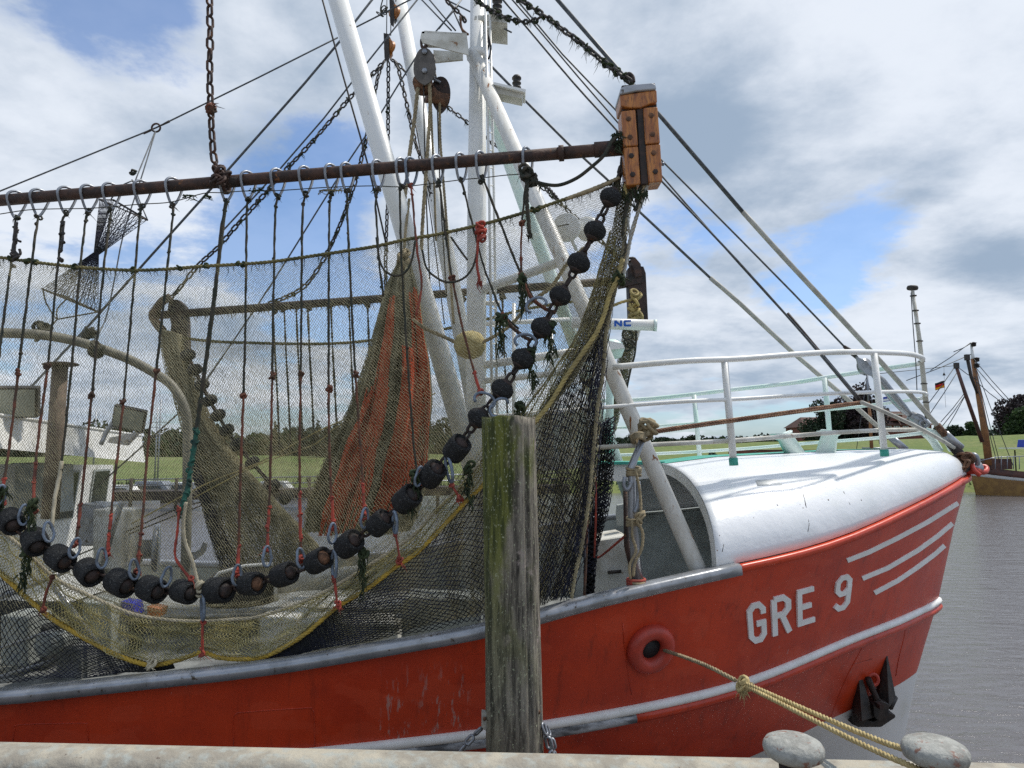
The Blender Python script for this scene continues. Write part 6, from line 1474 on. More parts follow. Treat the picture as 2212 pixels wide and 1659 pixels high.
# loose twine ties with grey rings between rollers and ropes
def tie(pts, m_, label, ring=None):
    t = thing('net_tie', P(*pts[0]), label, 'tie')
    b = MB(); q = resample(pp(pts, n=4), .03); b.tube(q, [.010*random.uniform(.8, 1.3) for _ in q], 6)
    b.knot(q[-1], .03, .009, 4); b.knot(q[0], .022, .009, 3); b.tuft(q[-1], 8, .08, .003, .8)
    b.build('twine', mt[m_], t)
    if ring:
        a, c_ = P(*ring[0]), P(*ring[1]); m = (a+c_)/2; L = (a-c_).length; ax = (a-c_).normalized(); s_ = V((.6, -.8, 0))
        MB().tube([m+ax*math.cos(x)*L/2+s_*math.sin(x)*L*.2 for x in [i*math.pi/9 for i in range(18)]], .014, 7, closed=True).build('steel_ring', mt['bluegrey'], t)
tie([(438, 1345, 5.98), (437, 1380, 5.98), (438, 1410, 6.0)], 'redbright', 'red tie and long grey ring under the lowest roller at the yellow rope', ((438, 1280, 5.98), (438, 1340, 5.98)))
tie([(723, 1250, 5.98), (726, 1285, 5.98), (729, 1306, 6.0)], 'redbright', 'red tie with grey ring halfway up the yellow rope', ((722, 1190, 5.98), (722, 1248, 5.98)))
tie([(855, 1155, 5.98), (860, 1185, 5.98), (864, 1212, 6.0)], 'redbright', 'red tie with grey ring just left of the wooden post', ((852, 1105, 5.98), (854, 1152, 5.98)))
tie([(975, 1048, 5.98), (985, 1062, 5.98), (993, 1078, 6.0)], 'redbright', 'red tie with slanting grey ring touching the post side of the yellow rope', ((965, 985, 5.98), (975, 1042, 5.98)))
tie([(113, 1248, 5.98), (100, 1280, 5.98), (92, 1318, 6.0)], 'redrope', 'frayed red bunch tied to the lower stretch of yellow rope')
tie([(387, 1100, 5.98), (383, 1150, 5.98), (378, 1200, 5.98), (395, 1230, 5.98), (413, 1252, 5.98)], 'redbright', 'long bright red tie hanging from the green whipping')
b = MB(); b.rope(pp([(402, 1085, 6.0), (396, 1130, 6.0), (400, 1170, 6.0), (415, 1210, 6.0), (425, 1250, 6.0), (432, 1275, 6.0)]), .015); b.knot(P(432, 1272, 6.0), .05, .013, 6); tag(b.build('pale_cord', mt['cream']), 'pale twisted cord beside the long red tie', 'rope')
b = MB(); b.knot(P(327, 1436, 6.06), .05, .01, 5); b.tuft(P(320, 1440, 6.05), 6, .08, .004, 1.2, .3); tag(b.build('cord_splice', mt['cream']), 'pale frayed splice in the bottom of the yellow rope', 'knot')
for (x, y, lab) in ((70, 1090, 'dark weed plume hanging before the second roller'), (57, 1190, 'long black weed strands under the second roller'), (893, 1030, 'dark weed plume above the rollers by the orange netting'), (786, 1195, 'black weed hanging below the white bolt rope'), (2, 1060, 'dark weed at the leftmost roller'), (1122, 875, 'black weed bunch on top of the wooden post edge'), (1014, 1010, 'long black weed strand left of the post'), (1188, 705, 'green black weed on the rope beside the rollers'), (1150, 765, 'second dark weed knot on the slanting rope'), (1127, 600, 'dark weed bunch on the rope above the float line'), (1083, 690, 'dark weed bunch near the slanting tan rope')):
    b = MB(); p = P(x, y, 5.98)
    for k in range(5): b.tuft(p+V((random.uniform(-.03, .03), 0, -.06*k)), 9, .16, .006, .3)
    b.knot(p, .05, .014, 4); tag(b.build('weed_bunch', mt['weed']), lab, 'weed')
# slanting tan float rope with float
b = MB(); b.rope(pp([(892, 690, 7.6), (920, 710, 7.55), (960, 728, 7.5), (992, 743, 7.4)]), .022); b.rope(pp([(1038, 742, 7.3), (1075, 722, 7.2), (1110, 695, 7.1), (1150, 650, 7.0), (1190, 620, 6.9), (1225, 570, 6.8), (1262, 535, 6.8)]), .02)
tag(b.build('float_line', mt['tan']), 'tan rope slanting through the yellow float behind the fine net', 'rope')
o = MB().lathe([(.03, -.17), (.10, -.14), (.145, -.06), (.15, .03), (.12, .11), (.04, .16)], P(1016, 745, 7.35), (1, 0, .05), 20).build('net_float', mt['floatyel']); tag(o, 'bleached yellow oval float behind the fine net beside the mast', 'float')
b = MB(); b.rope(pp([(1127, 597, 6.1), (1145, 640, 6.08), (1180, 668, 6.05), (1200, 675, 6.03)]), .018); b.rope(pp([(1084, 675, 6.1), (1100, 700, 6.08), (1125, 722, 6.05), (1145, 735, 6.0)]), .018)
tag(b.build('branch_ropes', mt['brrope']), 'pair of short brown ropes tying the net to the upper rollers', 'rope')
for (x, y, a_) in ((1158, 660, -.4), (1135, 738, .1), (1047, 865, .4), (1078, 880, -.8)):
    c = P(x, y, 5.97); o = MB().tube([c+Matrix.Rotation(a_, 3, 'Y') @ V((math.cos(q_)*.09, -.02, math.sin(q_)*.06)) for q_ in [i*math.pi/9-.6 for i in range(14)]], .013, 7).build('open_ring', mt['bluegrey'])
    tag(o, {1158: 'grey open steel ring on the chain above the fifth highest roller', 1135: 'grey open steel ring tied with red twine above a middle roller', 1047: 'grey steel ring hooked in the chain left of the post top', 1078: 'grey steel ring resting against the post top'}[x], 'ring')

# ================================================================ roller chain (ground gear)
ROLL = [(-30, 1085), (25, 1126), (76, 1170), (130, 1206), (192, 1236), (261, 1259), (328, 1273), (399, 1278), (473, 1275), (543, 1261), (614, 1241), (688, 1211), (754, 1175), (820, 1130), (879, 1078), (934, 1024), (987, 969), (1034, 903), (1085, 841), (1129, 775), (1171, 708), (1210, 639), (1250, 568), (1285, 499), (1319, 426)]
GG = thing('ground_gear', P(470, 1275, 6.0), 'chain of black rubber rollers curving along the foot of the near net', 'roller chain')
gpts = pp([(x, y, 6.02) for x, y in ROLL], n=5)
chain('x', gpts, .118, .0140, mt['rust_dark'], '', parent=GG, wd=.088)
def roller_mesh(L, R, kind):
    h = L/2
    if kind == 0: prof = [(.045, -h+.025), (R*.62, -h+.03), (R*.80, -h), (R*.95, -h+.012), (R, -h+.04), (R*1.01, 0), (R, h-.04), (R*.95, h-.012), (R*.80, h), (R*.62, h-.03), (.045, h-.025)]
    else: prof = [(.03, -h), (R*.45, -h), (R*.72, -h*.86), (R*.9, -h*.6), (R*.99, -h*.25), (R*1.0, -.006), (R*.975, 0), (R*1.0, .006), (R*.99, h*.25), (R*.9, h*.6), (R*.72, h*.86), (R*.45, h), (.03, h)]
    return MB().lathe(prof, (0, 0, 0), (1, 0, 0), 26).build('roller', mt['rubber'], data_only=True)
RM = [roller_mesh(.205, .105, 0), roller_mesh(.140, .104, 1)]
HM = MB().lathe([(.02, -.012), (.062, -.01), (.066, .0), (.05, .012), (.03, .03), (.01, .03)], (0, 0, 0), (1, 0, 0), 14).build('hub', mt['rust_bright'], data_only=True)
HM2 = MB().lathe([(.02, -.012), (.062, -.01), (.066, .0), (.05, .012), (.03, .03), (.01, .03)], (0, 0, 0), (1, 0, 0), 14).build('hub', mt['rust_dark'], data_only=True)
for i, (x, y) in enumerate(ROLL):
    a = P(*ROLL[max(0, i-1)], 6.02); c_ = P(*ROLL[min(len(ROLL)-1, i+1)], 6.02); t_ = (c_-a).normalized()
    k = 1 if i >= 17 else 0
    yaw = -.50+random.uniform(-.12, .12) if k == 0 else random.uniform(-.15, .15)
    if k == 0:
        t_ = Matrix.Rotation(random.uniform(-.12, .12), 3, 'Y') @ t_
        t_ = V((t_.x*math.cos(yaw), math.sin(yaw), t_.z*math.cos(yaw))).normalized()
    R = rotz_to(t_, random.uniform(0, 6)); sc = random.uniform(.88, 1.03)
    r_ = inst('roller', RM[k], GG, P(x, y, 6.0), R, (sc, sc, sc))
    for s_ in (-1, 1):
        h = bpy.data.objects.new('hub', HM if i in (9, 11) else HM2); COL.objects.link(h); h.parent = r_; h.location = (s_*(.205/2-.02 if k == 0 else .068), 0, 0); h.scale = (s_, 1, 1)
# grey rings where the ropes meet the chain
for (x, y) in ((52, 1128), (105, 1165), (162, 1200), (220, 1222), (290, 1246), (360, 1262), (512, 1258), (577, 1218), (650, 1222), (718, 1168), (788, 1135), (905, 1045), (0, 1085)):
    c = P(x, y-16, 5.96); an = random.uniform(-.25, .25)
    MB().tube([c+Matrix.Rotation(an, 3, 'Y') @ V((math.sin(q_)*.020*(1.4 if math.cos(q_) < 0 else 1), math.sin(q_)*.028, math.cos(q_)*.082)) for q_ in [i_*math.pi/9 for i_ in range(18)]], .0115, 7, closed=True).build('grey_shackle', mt['bluegrey'], GG)

# ================================================================ hanging cod end (orange and brown bundle)
CE = thing('cod_end', P(870, 560, 8.0), 'tall bunched net bag of brown mesh with orange chafing strands hanging beside the boom', 'net')
LE = [(861, 562), (840, 600), (828, 631), (811, 690), (795, 748), (784, 785), (774, 816), (751, 883), (720, 950), (700, 1000), (680, 1050), (662, 1100), (655, 1150)]
RE = [(884, 560), (895, 600), (905, 640), (911, 690), (917, 730), (925, 775), (930, 816), (934, 870), (930, 917), (927, 970), (923, 1018), (905, 1090), (878, 1150)]
Lw = [(x, y, 7.9) for x, y in LE]; Rw = [(x, y, 7.9) for x, y in RE]
fCE = transp(Lw, Rw)
def ce_fold(scale, ph, base):
    def g(u, v, p):
        d = np.zeros_like(p); a = np.sin(u*22+np.sin(v*5)*1.5+ph)*.07+np.sin(u*51+v*6+ph)*.03
        d[:, 1] = base+a*(0.3+v)*scale-.25*np.sin(np.clip(u, 0, 1)*math.pi)*(0.35+v*.65); d[:, 0] = np.sin(u*37+v*8+ph)*.02*v; return d
    return g
def sheet(name, f, nu, nv, foldf, matf, parent, rag=0):
    u, v = np.meshgrid(np.linspace(0, 1, nu), np.linspace(0, 1, nv)); p = f(u.ravel(), v.ravel()); p = p+foldf(u.ravel(), v.ravel(), p)
    b = MB(); b.add([tuple(q) for q in p], [(j*nu+i, j*nu+i+1, (j+1)*nu+i+1, (j+1)*nu+i) for j in range(nv-1) for i in range(nu-1)]); return b.build(name, matf, parent)
def bag_mat():
    m = bpy.data.materials.new('bunched_net_cloth'); m.use_nodes = True; N = NT(m.node_tree)
    pos = N.n('ShaderNodeNewGeometry').outputs['Position']
    a = N.n('ShaderNodeTexNoise', Vector=N.n('ShaderNodeMapping', Vector=pos, Scale=(9, 9, .8)).outputs[0], Scale=1.5, Detail=8.0, Roughness=.7).outputs[0]
    b2 = N.n('ShaderNodeTexNoise', Vector=pos, Scale=60, Detail=3.0).outputs[0]
    c = N.mixc(N.smooth(a, .35, .65), (0.24, 0.215, 0.13, 1), (0.52, 0.48, 0.33, 1)); c = N.mixc(N.smooth(b2, .4, .7), c, (.05, .05, .035, 1))
    b = N.n('ShaderNodeBsdfPrincipled', Roughness=.95); N.nt.links.new(c, b.inputs['Base Color']); N.nt.links.new(N.n('ShaderNodeBump', Height=b2, Strength=.9, Distance=.02).outputs[0], b.inputs['Normal'])
    N.n('ShaderNodeOutputMaterial', Surface=b.outputs[0]); return m
mt['bag'] = bag_mat()
mt['orange'] = M('orange_chafing_strands', (0.80, 0.13, 0.05), (0.55, 0.10, 0.04), scale=5, rough=.95, stretch=(6, 6, .6), bump=.6, bscale=30, c3=(0.80, 0.18, 0.07))
translucent('orange', .4)
sheet('inner_netting', fCE, 110, 90, ce_fold(1, 0, .1), mt['bag'], CE)
for k in range(2): netting('bunched_mesh', fCE, 44, 110, .0040, (mt['twine_brown'], mt['twine'])[k], CE, fold=ce_fold(1, k*.25, .04-.05*k), jit=.25)
# orange strands, in long ragged bunches lying over the netting
def orange_patch(u0, u1, v0, v1, n):
    b = MB()
    for _ in range(int(n*.62)):
        u = random.uniform(u0, u1); a = v0+random.uniform(-.05, .12)*(v1-v0); e = v1-random.uniform(-.03, .3)*(v1-v0); drift = random.uniform(-.04, .04)
        vv = np.linspace(a, e, 9); uu = u+drift*np.linspace(0, 1, 9)+.01*np.sin(vv*30+u*40)
        p = fCE(uu, vv); p = p+ce_fold(1, .3, -.075)(uu, vv, p)
        b.tube([V(q) for q in p], .0085, 4, cap=False)
    return b
orange_patch(.30, .46, .17, .62, 70).build('orange_strands', mt['orange'], CE)['kind'] = 'stuff'
orange_patch(.22, .52, .50, 1.0, 170).build('orange_strands', mt['orange'], CE)['kind'] = 'stuff'
orange_patch(.80, .99, .15, .85, 130).build('orange_strands', mt['orange'], CE)['kind'] = 'stuff'
orange_patch(.64, .82, .36, .98, 110).build('orange_strands', mt['orange'], CE)['kind'] = 'stuff'
b = MB(); b.knot(P(872, 560, 7.85), .11, .02, 8); b.rope([P(872, 560, 7.9), P(876, 500, 8.0), P(884, 430, 8.2)], .018); b.build('lashing', mt['tan'], CE)

# ================================================================ far beam trawl on the other side
FT = thing('far_beam_trawl', P(700, 660, 9.7), 'weathered trawl beam with steel end shoes hanging on the far side of the boat', 'trawl beam')
def fb(px): return P(px, 682-(px-330)*(75/1000.), 9.8)
MB().tube([fb(x) for x in (328, 700, 1100, 1350)], .056, 14).build('beam', mt['rust_dark'], FT)
b = MB()
for x in range(420, 820, 9): b.tuft(fb(x+random.uniform(-3, 3)), 4, .14, .006, .6)
tag(b.build('beam_weed', mt['twine_brown'], FT), None, None, kind='stuff')
b = MB(); b.slab([P(x, y, 9.75) for x, y in ((365, 645), (385, 648), (398, 660), (403, 690), (405, 755), (384, 758), (366, 740), (370, 700), (362, 670))], (0, .12, 0)); b.build('end_shoe', mt['rust_dark'], FT, smooth=False)
MB().tube(pp([(368, 642, 9.7), (352, 650, 9.7), (338, 668, 9.7), (330, 682, 9.7), (338, 698, 9.7), (352, 715, 9.7)]), .06, 8).build('shoe_hoop', mt['rust'], FT)
b = MB(); b.slab([P(x, y, 9.8) for x, y in ((1356, 580), (1366, 572), (1390, 576), (1395, 590), (1400, 690), (1360, 686))], (0, .2, 0)); b.build('end_shoe', mt['rust_dark'], FT, smooth=False)
b = MB(); b.slab([P(x, y, 9.75) for x, y in ((1362, 560), (1372, 556), (1384, 570), (1387, 596), (1372, 598), (1368, 575))], (0, .25, 0)); b.build('shoe_bracket', mt['rust'], FT, smooth=False)
b = MB(); b.slab([P(x, y, 9.78) for x, y in ((1338, 600), (1391, 595), (1391, 610), (1338, 620))], (0, .15, 0)); b.build('beam_socket', mt['rust_dark'], FT, smooth=False)
b = MB(); b.rope(pp([(1325, 660, 9.6), (1345, 652, 9.6), (1362, 648, 9.6), (1375, 640, 9.6), (1384, 632, 9.6)]), .022)
for k in range(8): b.knot(P(1374+random.uniform(-8, 8), 650+random.uniform(-18, 30), 9.62), .09, .02, 2)
tag(b.build('far_rope_tangle', mt['yellow_old']), 'yellow and grey rope tangle hanging on the far steel shoe', 'rope')
chain('far_shoe_chain', pp([(1342, 555, 9.8), (1356, 562, 9.8), (1372, 560, 9.8), (1378, 572, 9.8)]), .13, .018, mt['iron'], 'dark chain looped over the top of the far steel shoe')
FN = thing('far_trawl_net', P(500, 900, 9.7), 'brown trawl net hanging slack below the far beam with its own roller chain', 'net')
FH = [(350, 711, 9.7), (370, 722, 9.7), (404, 731, 9.7), (471, 738, 9.7), (559, 741, 9.7), (660, 743, 9.7), (740, 741, 9.7), (800, 735, 9.7), (900, 722, 9.7), (1010, 700, 9.7), (1150, 665, 9.7), (1320, 640, 9.7)]
b = MB(); b.rope(pp(FH), .022); b.build('headline', mt['head'], FN)
FBOT = [(478, 1235, 10.0), (560, 1240, 10.0), (660, 1235, 10.0), (760, 1225, 10.0), (860, 1215, 10.0), (960, 1200, 10.0), (1060, 1180, 10.0), (1180, 1160, 10.0), (1290, 1150, 10.0)]
FM_ = [(425, 980, 9.9), (520, 990, 9.9), (640, 990, 9.9), (760, 985, 9.9), (880, 975, 9.9), (1000, 960, 9.9), (1150, 940, 9.9), (1300, 930, 9.9)]
def foldF(u, v, p):
    d = np.zeros_like(p); d[:, 1] = np.sin(u*60+v*8)*.09*v; d[:, 0] = np.sin(u*44+v*7)*.05*v; return d
netting('fine_mesh', surf([FH, FM_, FBOT], [0, .5, 1]), 200, 150, .0021, mt['twine_brown'], FN, fold=foldF, keep=lambda u, v, c: (v > .0))
gl2 = [(352, 712, 9.6), (362, 780, 9.6), (378, 850, 9.6), (398, 930, 9.6), (420, 1005, 9.6), (440, 1090, 9.6), (462, 1170, 9.6), (480, 1235, 9.6)]
gr2 = [(385, 722, 9.6), (402, 780, 9.6), (425, 850, 9.6), (462, 930, 9.6), (520, 1005, 9.6), (600, 1090, 9.6), (680, 1170, 9.6), (730, 1235, 9.6)]
for k in range(4): netting('gathered_mesh', transp(gl2, gr2), 46, 110, .0036, (mt['twine_brown'], mt['twine_grey'], mt['twine'], mt['twine_brown'])[k], FN, fold=(lambda ph: (lambda u, v, p: np.stack([np.sin(u*31+v*9+ph)*.03, np.sin(u*26+v*4+ph)*.09, 0*u], 1)))(k*1.7))
gl3 = [(404, 1000, 9.5), (430, 1075, 9.5), (450, 1150, 9.5), (478, 1232, 9.5)]; gr3 = [(425, 1000, 9.5), (455, 1080, 9.5), (490, 1160, 9.5), (530, 1235, 9.5)]
netting('coarse_mesh', transp(gl3, gr3), 9, 40, .006, mt['twine_black'], FN)
FG = thing('far_roller_chain', P(440, 830, 9.4), 'small looking string of rubber rollers on the far net seen through the fine mesh', 'roller chain')
FR_ = [(402, 738), (406, 767), (421, 799), (436, 831), (453, 865), (471, 897), (490, 929), (512, 960), (545, 1000), (590, 1050), (618, 1075)]
chain('x', pp([(x, y, 9.4) for x, y in FR_], n=3), .10, .016, mt['rust_dark'], '', parent=FG)
for i, (x, y) in enumerate(FR_[1:]):
    a = P(*FR_[i], 9.4); c_ = P(*FR_[min(len(FR_)-1, i+2)], 9.4); inst('roller', RM[1], FG, P(x, y, 9.4), rotz_to(c_-a), (.95, .95, .95))
# ropes on the far trawl
for k, x in enumerate((590, 614, 640, 665, 715, 754, 794, 1000, 1085)):
    q = [(x, 668-(x-590)*.06, 9.65), (x+4, 760, 9.65), (x+9, 850, 9.65), (x+14, 960, 9.65)]
    b = MB(); pts = resample(pp(q), .08); b.tube(pts, [.013*random.uniform(.7, 1.5) for _ in pts], 5); b.tuft(pts[-1], 5, .2, .006, .5); b.knot(pts[0], .05, .015, 3)
    tag(b.build('far_hanging_rope', mt['dkrope']), ORD[k]+' dark rope hung on the far beam, counted from the curved shoe', 'rope', 'dark ropes hung on the far beam')
# thin yellow lines across
for k, (q, lab) in enumerate((([(250, 1150, 8.8), (440, 1048, 9), (559, 1000, 9.2), (680, 935, 9.4), (795, 882, 9.6), (930, 800, 9.8)], 'upper thin yellow line rising to the orange netting'), ([(420, 1075, 8.9), (559, 1003, 9.1), (680, 960, 9.3), (750, 910, 9.5), (940, 850, 9.7)], 'lower thin yellow line rising behind the hanging ropes'), ([(130, 1215, 8.6), (300, 1145, 8.8), (440, 1090, 9)], 'thin black line over the water left of the davit'), ([(270, 1150, 8.6), (380, 1100, 8.8), (440, 1083, 9)], 'lower thin black line ending behind the green whipping'))):
    wire('thin_line', pp(q, n=3), .009, mt['yellow_old'] if k < 2 else mt['iron'], lab, n=5)

# net column on the far side by the mast strut
FC = thing('far_net_column', P(1300, 1100, 7.2), 'coarse dark netting hanging behind the near net column above the deck', 'net')
def fcol(ph): return lambda u, v, p: np.stack([np.sin(u*17+v*6+ph)*.03, np.sin(u*15+v*5+ph)*.06, 0*u], 1)
for k in range(3): netting('coarse_mesh', transp([(1270, 930, 7.2), (1262, 1040, 7.2), (1264, 1150, 7.2), (1266, 1290, 7.2)], [(1322, 900, 7.2), (1320, 1000, 7.2), (1310, 1090, 7.2), (1284, 1190, 7.2), (1276, 1290, 7.2)]), 9, 66, .0048, mt['twine_black'], FC, fold=fcol(k*2.0))
FC2 = thing('far_net_bunch', P(1335, 850, 9.3), 'pale gathered netting hanging from the far steel shoe behind the radar', 'net')
for k in range(4): netting('gathered_mesh', transp([(1350, 690, 9.4), (1340, 760, 9.4), (1318, 860, 9.4), (1300, 960, 9.4)], [(1382, 700, 9.4), (1366, 760, 9.4), (1348, 840, 9.4), (1325, 930, 9.4)]), 8, 60, .0036, (mt['twine_grey'], mt['twine_brown'], mt['twine_grey'], mt['twine'])[k], FC2, fold=fcol(k*1.6))
wire('slack_line', pp([(1375, 700, 9.2), (1372, 760, 9.2), (1362, 800, 9.2), (1348, 868, 9.2)]), .014, mt['dkrope'], 'dark slack line dangling right of the gathered far netting')
MB_ = MB(); MB_.knot(P(1363, 735, 9.2), .12, .014, 4); tag(MB_.build('rope_coil', mt['dkrope']), 'dark rope coil hanging below the radar scanner', 'rope')

# ---- net sock with two triangular frames
NS = thing('net_sock', P(209, 540, 9.0), 'dark hourglass shaped net sock between two triangular frames hung on the wire ring', 'signal shape')
def tri(pts): return [P(x, y, Y) for x, y, Y in pts]
T1 = tri([(215, 431, 8.9), (245, 432, 9.4), (318, 475, 9.0)]); T2 = tri([(91, 624, 8.9), (140, 640, 9.4), (212, 674, 9.0)])
MB().tube(T1, .014, 6, closed=True).build('frame', mt['iron'], NS); MB().tube(T2, .014, 6, closed=True).build('frame', mt['iron'], NS)
def ringpts(T, m):
    out = []
    for i in range(m):
        f = i/m*3; k = int(f) % 3; out.append(T[k].lerp(T[(k+1) % 3], f-int(f)))
    return out
def sock(T, neck, nm):
    m = 26; R_ = ringpts(T, m+1); rows = 16; b = MB(); G = []
    for j in range(rows+1):
        f = j/rows; k = f**.55
        G.append([R_[i].lerp(neck+(R_[i]-sum(T, V())/3)*.10, k)+V((0, 0, 0)) for i in range(m+1)])
    for j in range(rows):
        for i in range(m):
            i2 = (i+(1 if j % 2 == 0 else 0)) % m; i1 = (i+(0 if j % 2 == 0 else 1)) % m
            b.tube([G[j][i], G[j+1][i]], .0042, 3, cap=False); b.tube([G[j][i1], G[j+1][i2 if j % 2 else (i+1) % m]], .0042, 3, cap=False)
            if j % 1 == 0: b.tube([G[j][i], G[j][(i+1) % m]], .003, 3, cap=False)
    o = b.build('sock_mesh', mt['twine_black'], NS); o['kind'] = 'stuff'
nk = P(207, 548, 9.0); sock(T1, nk, 'a'); sock(T2, nk, 'b')
for pts in ([(335, 284, 9.9), (300, 370, 9.4), (290, 395, 9.3), (285, 388, 9.3)], [(336, 284, 9.9), (308, 375, 9.5), (268, 500, 9.2), (248, 600, 9), (228, 690, 9), (200, 740, 8.6)], [(287, 390, 9.3), (262, 402, 9.2), (240, 430, 9.2)], [(287, 390, 9.3), (300, 430, 9.1), (318, 474, 9)]):
    MB().tube(pp(pts, n=3), .009, 5).build('sling', mt['wire'], NS)
for pts in ([(93, 626, 8.9), (100, 655, 8.9), (123, 690, 8.7), (123, 668, 8.8), (150, 640, 9)], [(123, 690, 8.7), (212, 674, 9.0)], [(123, 690, 8.7), (105, 712, 8.5)]):
    MB().tube(pp(pts, n=3), .01, 5).build('sling', mt['dkrope'], NS)
for q_ in ((290, 372, 9.3, .05, .010, 5), (190, 715, 8.4, .08, .018, 8), (103, 710, 8.4, .05, .012, 5)):
    b = MB(); b.knot(P(*q_[:3]), q_[3], q_[4], q_[5]); b.build('knot', mt['dkrope'], NS)

# ================================================================ post, quay coping, bollards, mooring line, anchor
PO = thing('mooring_post', P(1108, 1300, 5.15), 'thick mossy green timber mooring post standing between quay and red hull', 'post')
b = MB(); prof = []; n = 64
vs = []
rows = 60
for j in range(rows+1):
    f = j/rows; py = 903+f*(1900-903); lx = np.interp(py, [903, 1300, 1620, 1900], [1041, 1048, 1052, 1056]); rx = np.interp(py, [903, 1000, 1300, 1620, 1900], [1155, 1157, 1163, 1170, 1173])
    lc = P((lx+rx)/2, py, 5.15); R_ = (rx-lx)/2/F*5.15
    for k in range(n):
        a = 2*math.pi*k/n
        wob = 1+.018*math.sin(a*5+f*1.2)+.012*math.sin(a*11+f*2+1)+.010*math.sin(a*23+f*3)+random.uniform(-.004, .004)+(-.05 if abs((a-5.35)) < .06 else 0)+(-.04 if abs((a-4.6)) < .05 and f > .1 else 0)
        vs.append((lc.x+math.cos(a)*R_*wob, lc.y+math.sin(a)*R_*wob, lc.z+(.012*math.sin(a*3)+.006*math.sin(a*9) if j == 0 else 0)))
b.add(vs, [(j*n+k, j*n+(k+1) % n, (j+1)*n+(k+1) % n, (j+1)*n+k) for j in range(rows) for k in range(n)]+[tuple(range(n-1, -1, -1))])
b.build('timber', mt['pile'], PO)
for s_, (x, y) in ((1, (1163, 1545)), (-1, (1046, 1560))):
    b = MB(); b.slab([P(x-6, y-22, 5.1), P(x+6, y-20, 5.1), P(x+9, y+12, 5.1), P(x+2, y+18, 5.1), P(x-6, y+10, 5.1)], (0, .05, 0)); o = b.build('chain_bracket', mt['sheath'], PO, smooth=False)
    MB().lathe([(.012, -.02), (.014, 0), (.006, .006)], P(x+1, y-8, 5.08), (0, 1, 0), 6).build('bolt', mt['rust_bright'], o)
chain('post_chain', pp([(1171, 1560, 5.12), (1182, 1590, 5.1), (1190, 1625, 5.1), (1196, 1680, 5.1)]), .10, .011, mt['galv'], 'short galvanised chain hanging on the right flank of the mossy post')
chain('post_chain', pp([(1178, 1565, 5.14), (1192, 1600, 5.14), (1202, 1650, 5.14)]), .09, .009, mt['galv'], 'second strand of galvanised chain beside the right post bracket')
chain('post_chain', pp([(1043, 1570, 5.15), (1028, 1585, 5.15), (1012, 1600, 5.15), (990, 1630, 5.15)]), .09, .010, mt['galv'], 'galvanised chain leading down from the left flank of the mossy post')

# coping: long rounded edge beam
a0 = P(-40, 1597, 4.36); a1 = P(2250, 1654, 4.0)
a1 = P(2250, 1645, 4.36*(EYE-a0.z)/(EYE-a0.z)); kz = (EYE-a0.z)/(EYE-a1.z); a1 = EYEV+(a1-EYEV)*kz
dr = (a1-a0).normalized(); sdv = V((dr.y, -dr.x, 0))       # towards the viewer
EXT = 12
prof = [(-.06, -.35), (-.05, -.08), (0, -.015), (.03, 0), (.13, .005), (.20, -.02), (.235, -.07), (.24, -.14), (.245, -.5)]
b = MB(); m = 80; vs = []
for i in range(m+1):
    p = (a0-dr*EXT).lerp(a1+dr*EXT, i/m)
    for (h, z) in prof: vs.append(p+sdv*h+V((0, 0, z)))
k_ = len(prof); b.add(vs, [(i*k_+j, i*k_+j+1, (i+1)*k_+j+1, (i+1)*k_+j) for i in range(m) for j in range(k_-1)])
o = b.build('quay_coping', mt['stone']); tag(o, 'long pale rounded coping beam along the quay edge in front of the boat', 'kerb')
b = MB(); c = (a0+a1)/2
q0 = a0-dr*EXT+sdv*.24; q1 = a1+dr*EXT+sdv*.24
b.add([V((q0.x, q0.y, a0.z-.30)), V((q1.x, q1.y, a0.z-.30)), V((q1.x, q1.y-14, a0.z-.30)), V((q0.x, q0.y-14, a0.z-.30))], [(0, 3, 2, 1)]); tag(b.build('quay_paving', mt['quay'], smooth=False), None, None, kind='structure')
b = MB(); q0 = a0-dr*EXT; q1 = a1+dr*EXT
b.slab([V((q0.x, q0.y+.04, -1)), V((q1.x, q1.y+.04, -1)), V((q1.x, q1.y+.04, a0.z-.30)), V((q0.x, q0.y+.04, a0.z-.30))], sdv*.3); tag(b.build('quay_wall', mt['quay'], smooth=False), 'dark concrete quay wall below the coping', 'wall')
def bollard(px, py, wpx, Y, label):
    c = P(px, py, Y); R_ = wpx/2/F*Y*1.0
    t = thing('bollard', (c.x, c.y, a0.z-.3), label, 'bollard', None)
    H = R_*.78
    MB().lathe([(R_*.42, -H*.52), (R_*.74, -H*.47), (R_*.94, -H*.30), (R_*1.0, -H*.06), (R_*.985, H*.10), (R_*.90, H*.27), (R_*.70, H*.40), (R_*.40, H*.46), (.001, H*.475)], c, (.02, .0, 1), 40).build('bollard_head', mt['bollard'], t)
    MB().lathe([(R_*.52, 0), (R_*.42, .08), (R_*.40, .2), (R_*.50, c.z-a0.z+.3-H*.5)], V((c.x, c.y, a0.z-.31)), (0, 0, 1), 28).build('bollard_neck', mt['rust_dark'], t)
    MB().lathe([(R_*.9, 0), (R_*.9, .03), (R_*.55, .05)], V((c.x, c.y, a0.z-.30)), (0, 0, 1), 28).build('bollard_base', mt['rust_dark'], t)
    return t
bollard(1714, 1615, 122, 3.45, 'grey mushroom bollard with small rust chips, nearer to the mossy post')
bollard(2020, 1622, 128, 3.35, 'grey mushroom bollard with rusty top holding the tan mooring rope')

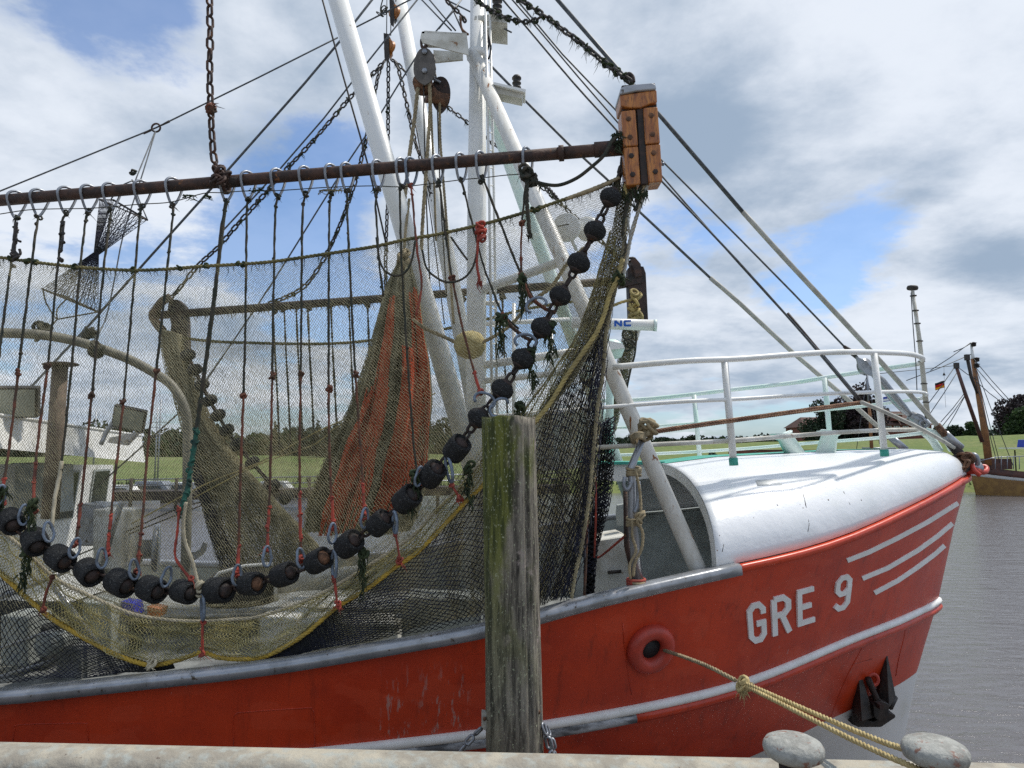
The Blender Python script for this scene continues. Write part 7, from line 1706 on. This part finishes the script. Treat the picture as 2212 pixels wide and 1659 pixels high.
# mooring line
h0 = on(1404, 1399, -.05)
b = MB()
b.rope(smooth_pts([h0, on(1428, 1398, .05), P(1517, 1434, 5.55), P(1590, 1470, 5.2)], 6), .0165, pitch=.10)
tag(b.build('mooring_rope', mt['tan']), 'single tan rope coming out of the red hawse ring', 'rope')
mt['line'] = M('straw_mooring_rope', (0.50, 0.40, 0.19), (0.40, 0.31, 0.14), scale=12, rough=.85, bump=.3, bscale=80)
b = MB(); b.knot(P(1606, 1478, 5.12), .045, .014, 10); b.tuft(P(1605, 1488, 5.1), 36, .09, .003, .5); b.tuft(P(1612, 1475, 5.1), 16, .06, .003, 1.2, .2); tag(b.build('mooring_knot', mt['line']), 'frayed tan knot joining the single rope and the doubled rope', 'knot')
b = MB(); b.rope(smooth_pts([P(1606, 1474, 5.12), P(1787, 1553, 4.2), P(1897, 1599, 3.75), P(1955, 1619, 3.5), P(1975, 1632, 3.35)], 6), .0155, pitch=.10); tag(b.build('mooring_rope', mt['line']), 'upper strand of the doubled straw rope reaching the rusty topped bollard', 'rope')
b = MB(); b.rope(smooth_pts([P(1606, 1480, 5.12), P(1685, 1519, 4.6), P(1854, 1604, 3.85), P(1973, 1657, 3.4), P(2010, 1675, 3.2)], 6), .0155, pitch=.10); tag(b.build('mooring_rope', mt['line']), 'lower strand of the doubled straw rope passing under the bollard head', 'rope')

# anchor on the bow
def ap(x, y, off=.12):
    q = c5(x, y); return on(q[0], q[1], off)
AN = thing('anchor', ap(880, 1400), 'black stockless anchor hanging against the white and red bow plating', 'anchor')
def aslab(name, pts, off, dep, mat=None):
    q = [ap(x, y, .05) for x, y in pts]
    Yc_ = sum(p.y for p in q)/len(q)-off
    q = [P(*c5(x, y), Yc_) for x, y in pts]
    b = MB(); b.slab(q, (.02, dep, 0)); o = b.build(name, mat or mt['iron'], AN, smooth=False); bevel(o, .008); return o
def fluke(tip, bl, br, ridge, off):
    Yc_ = ap(880, 1330, .05).y-off
    T_ = P(*c5(*tip), Yc_+.02); A_ = P(*c5(*bl), Yc_+.03); B_ = P(*c5(*br), Yc_+.03); R_ = P(*c5(*ridge), Yc_-.09)
    b = MB(); k_ = V((0, .07, 0)); b.add([T_, A_, B_, R_, T_+k_, A_+k_, B_+k_], [(0, 1, 3), (0, 3, 2), (0, 4, 5, 1), (0, 2, 6, 4), (1, 5, 6, 2), (4, 6, 5), (1, 2, 3)])
    o = b.build('fluke', mt['iron'], AN, smooth=False); bevel(o, .006)
fluke((797, 1120), (778, 1435), (880, 1400), (818, 1420), .30)
fluke((940, 1038), (892, 1360), (992, 1300), (958, 1350), .16)
aslab('crown', [(765, 1436), (800, 1400), (880, 1425), (945, 1372), (988, 1388), (990, 1402), (915, 1452), (800, 1452)], .34, .30)
aslab('crown_block', [(875, 1338), (915, 1316), (958, 1335), (955, 1395), (905, 1420), (880, 1400)], .42, .22)
MB().box(P(*c5(906, 1340), ap(880, 1330, .05).y-.42), .05, .12, .05).build('crown_box', mt['rust_dark'], AN, smooth=False)
MB().tube([P(*c5(908, 1345), ap(880, 1330, .05).y-.30), P(*c5(872, 1260), ap(880, 1330, .05).y-.2), P(*c5(850, 1205), ap(860, 1200, .05).y-.06)], .035, 8).build('shank', mt['rust_dark'], AN)
MB().tube([P(*c5(960, 1350), ap(880, 1330, .05).y-.1), P(*c5(985, 1298), ap(880, 1330, .05).y-.0)], .035, 8).build('fluke_palm', mt['iron'], AN)
cc = ap(863, 1200, .02); MB().tube([cc+V((math.cos(a)*.055, -.01, math.sin(a)*.06)) for a in [i*math.pi/7 for i in range(14)]], .022, 8, closed=True).build('anchor_shackle', mt['redpaint'], AN)
# small chain at the stem
chain('stem_chain', pp([(2058, 1022, 8.6), (2072, 1022, 8.6), (2085, 1010, 8.6), (2092, 995, 8.6)]), .12, .016, mt['rust_bright'], 'orange rusty chain draped over the tip of the red bow rail')
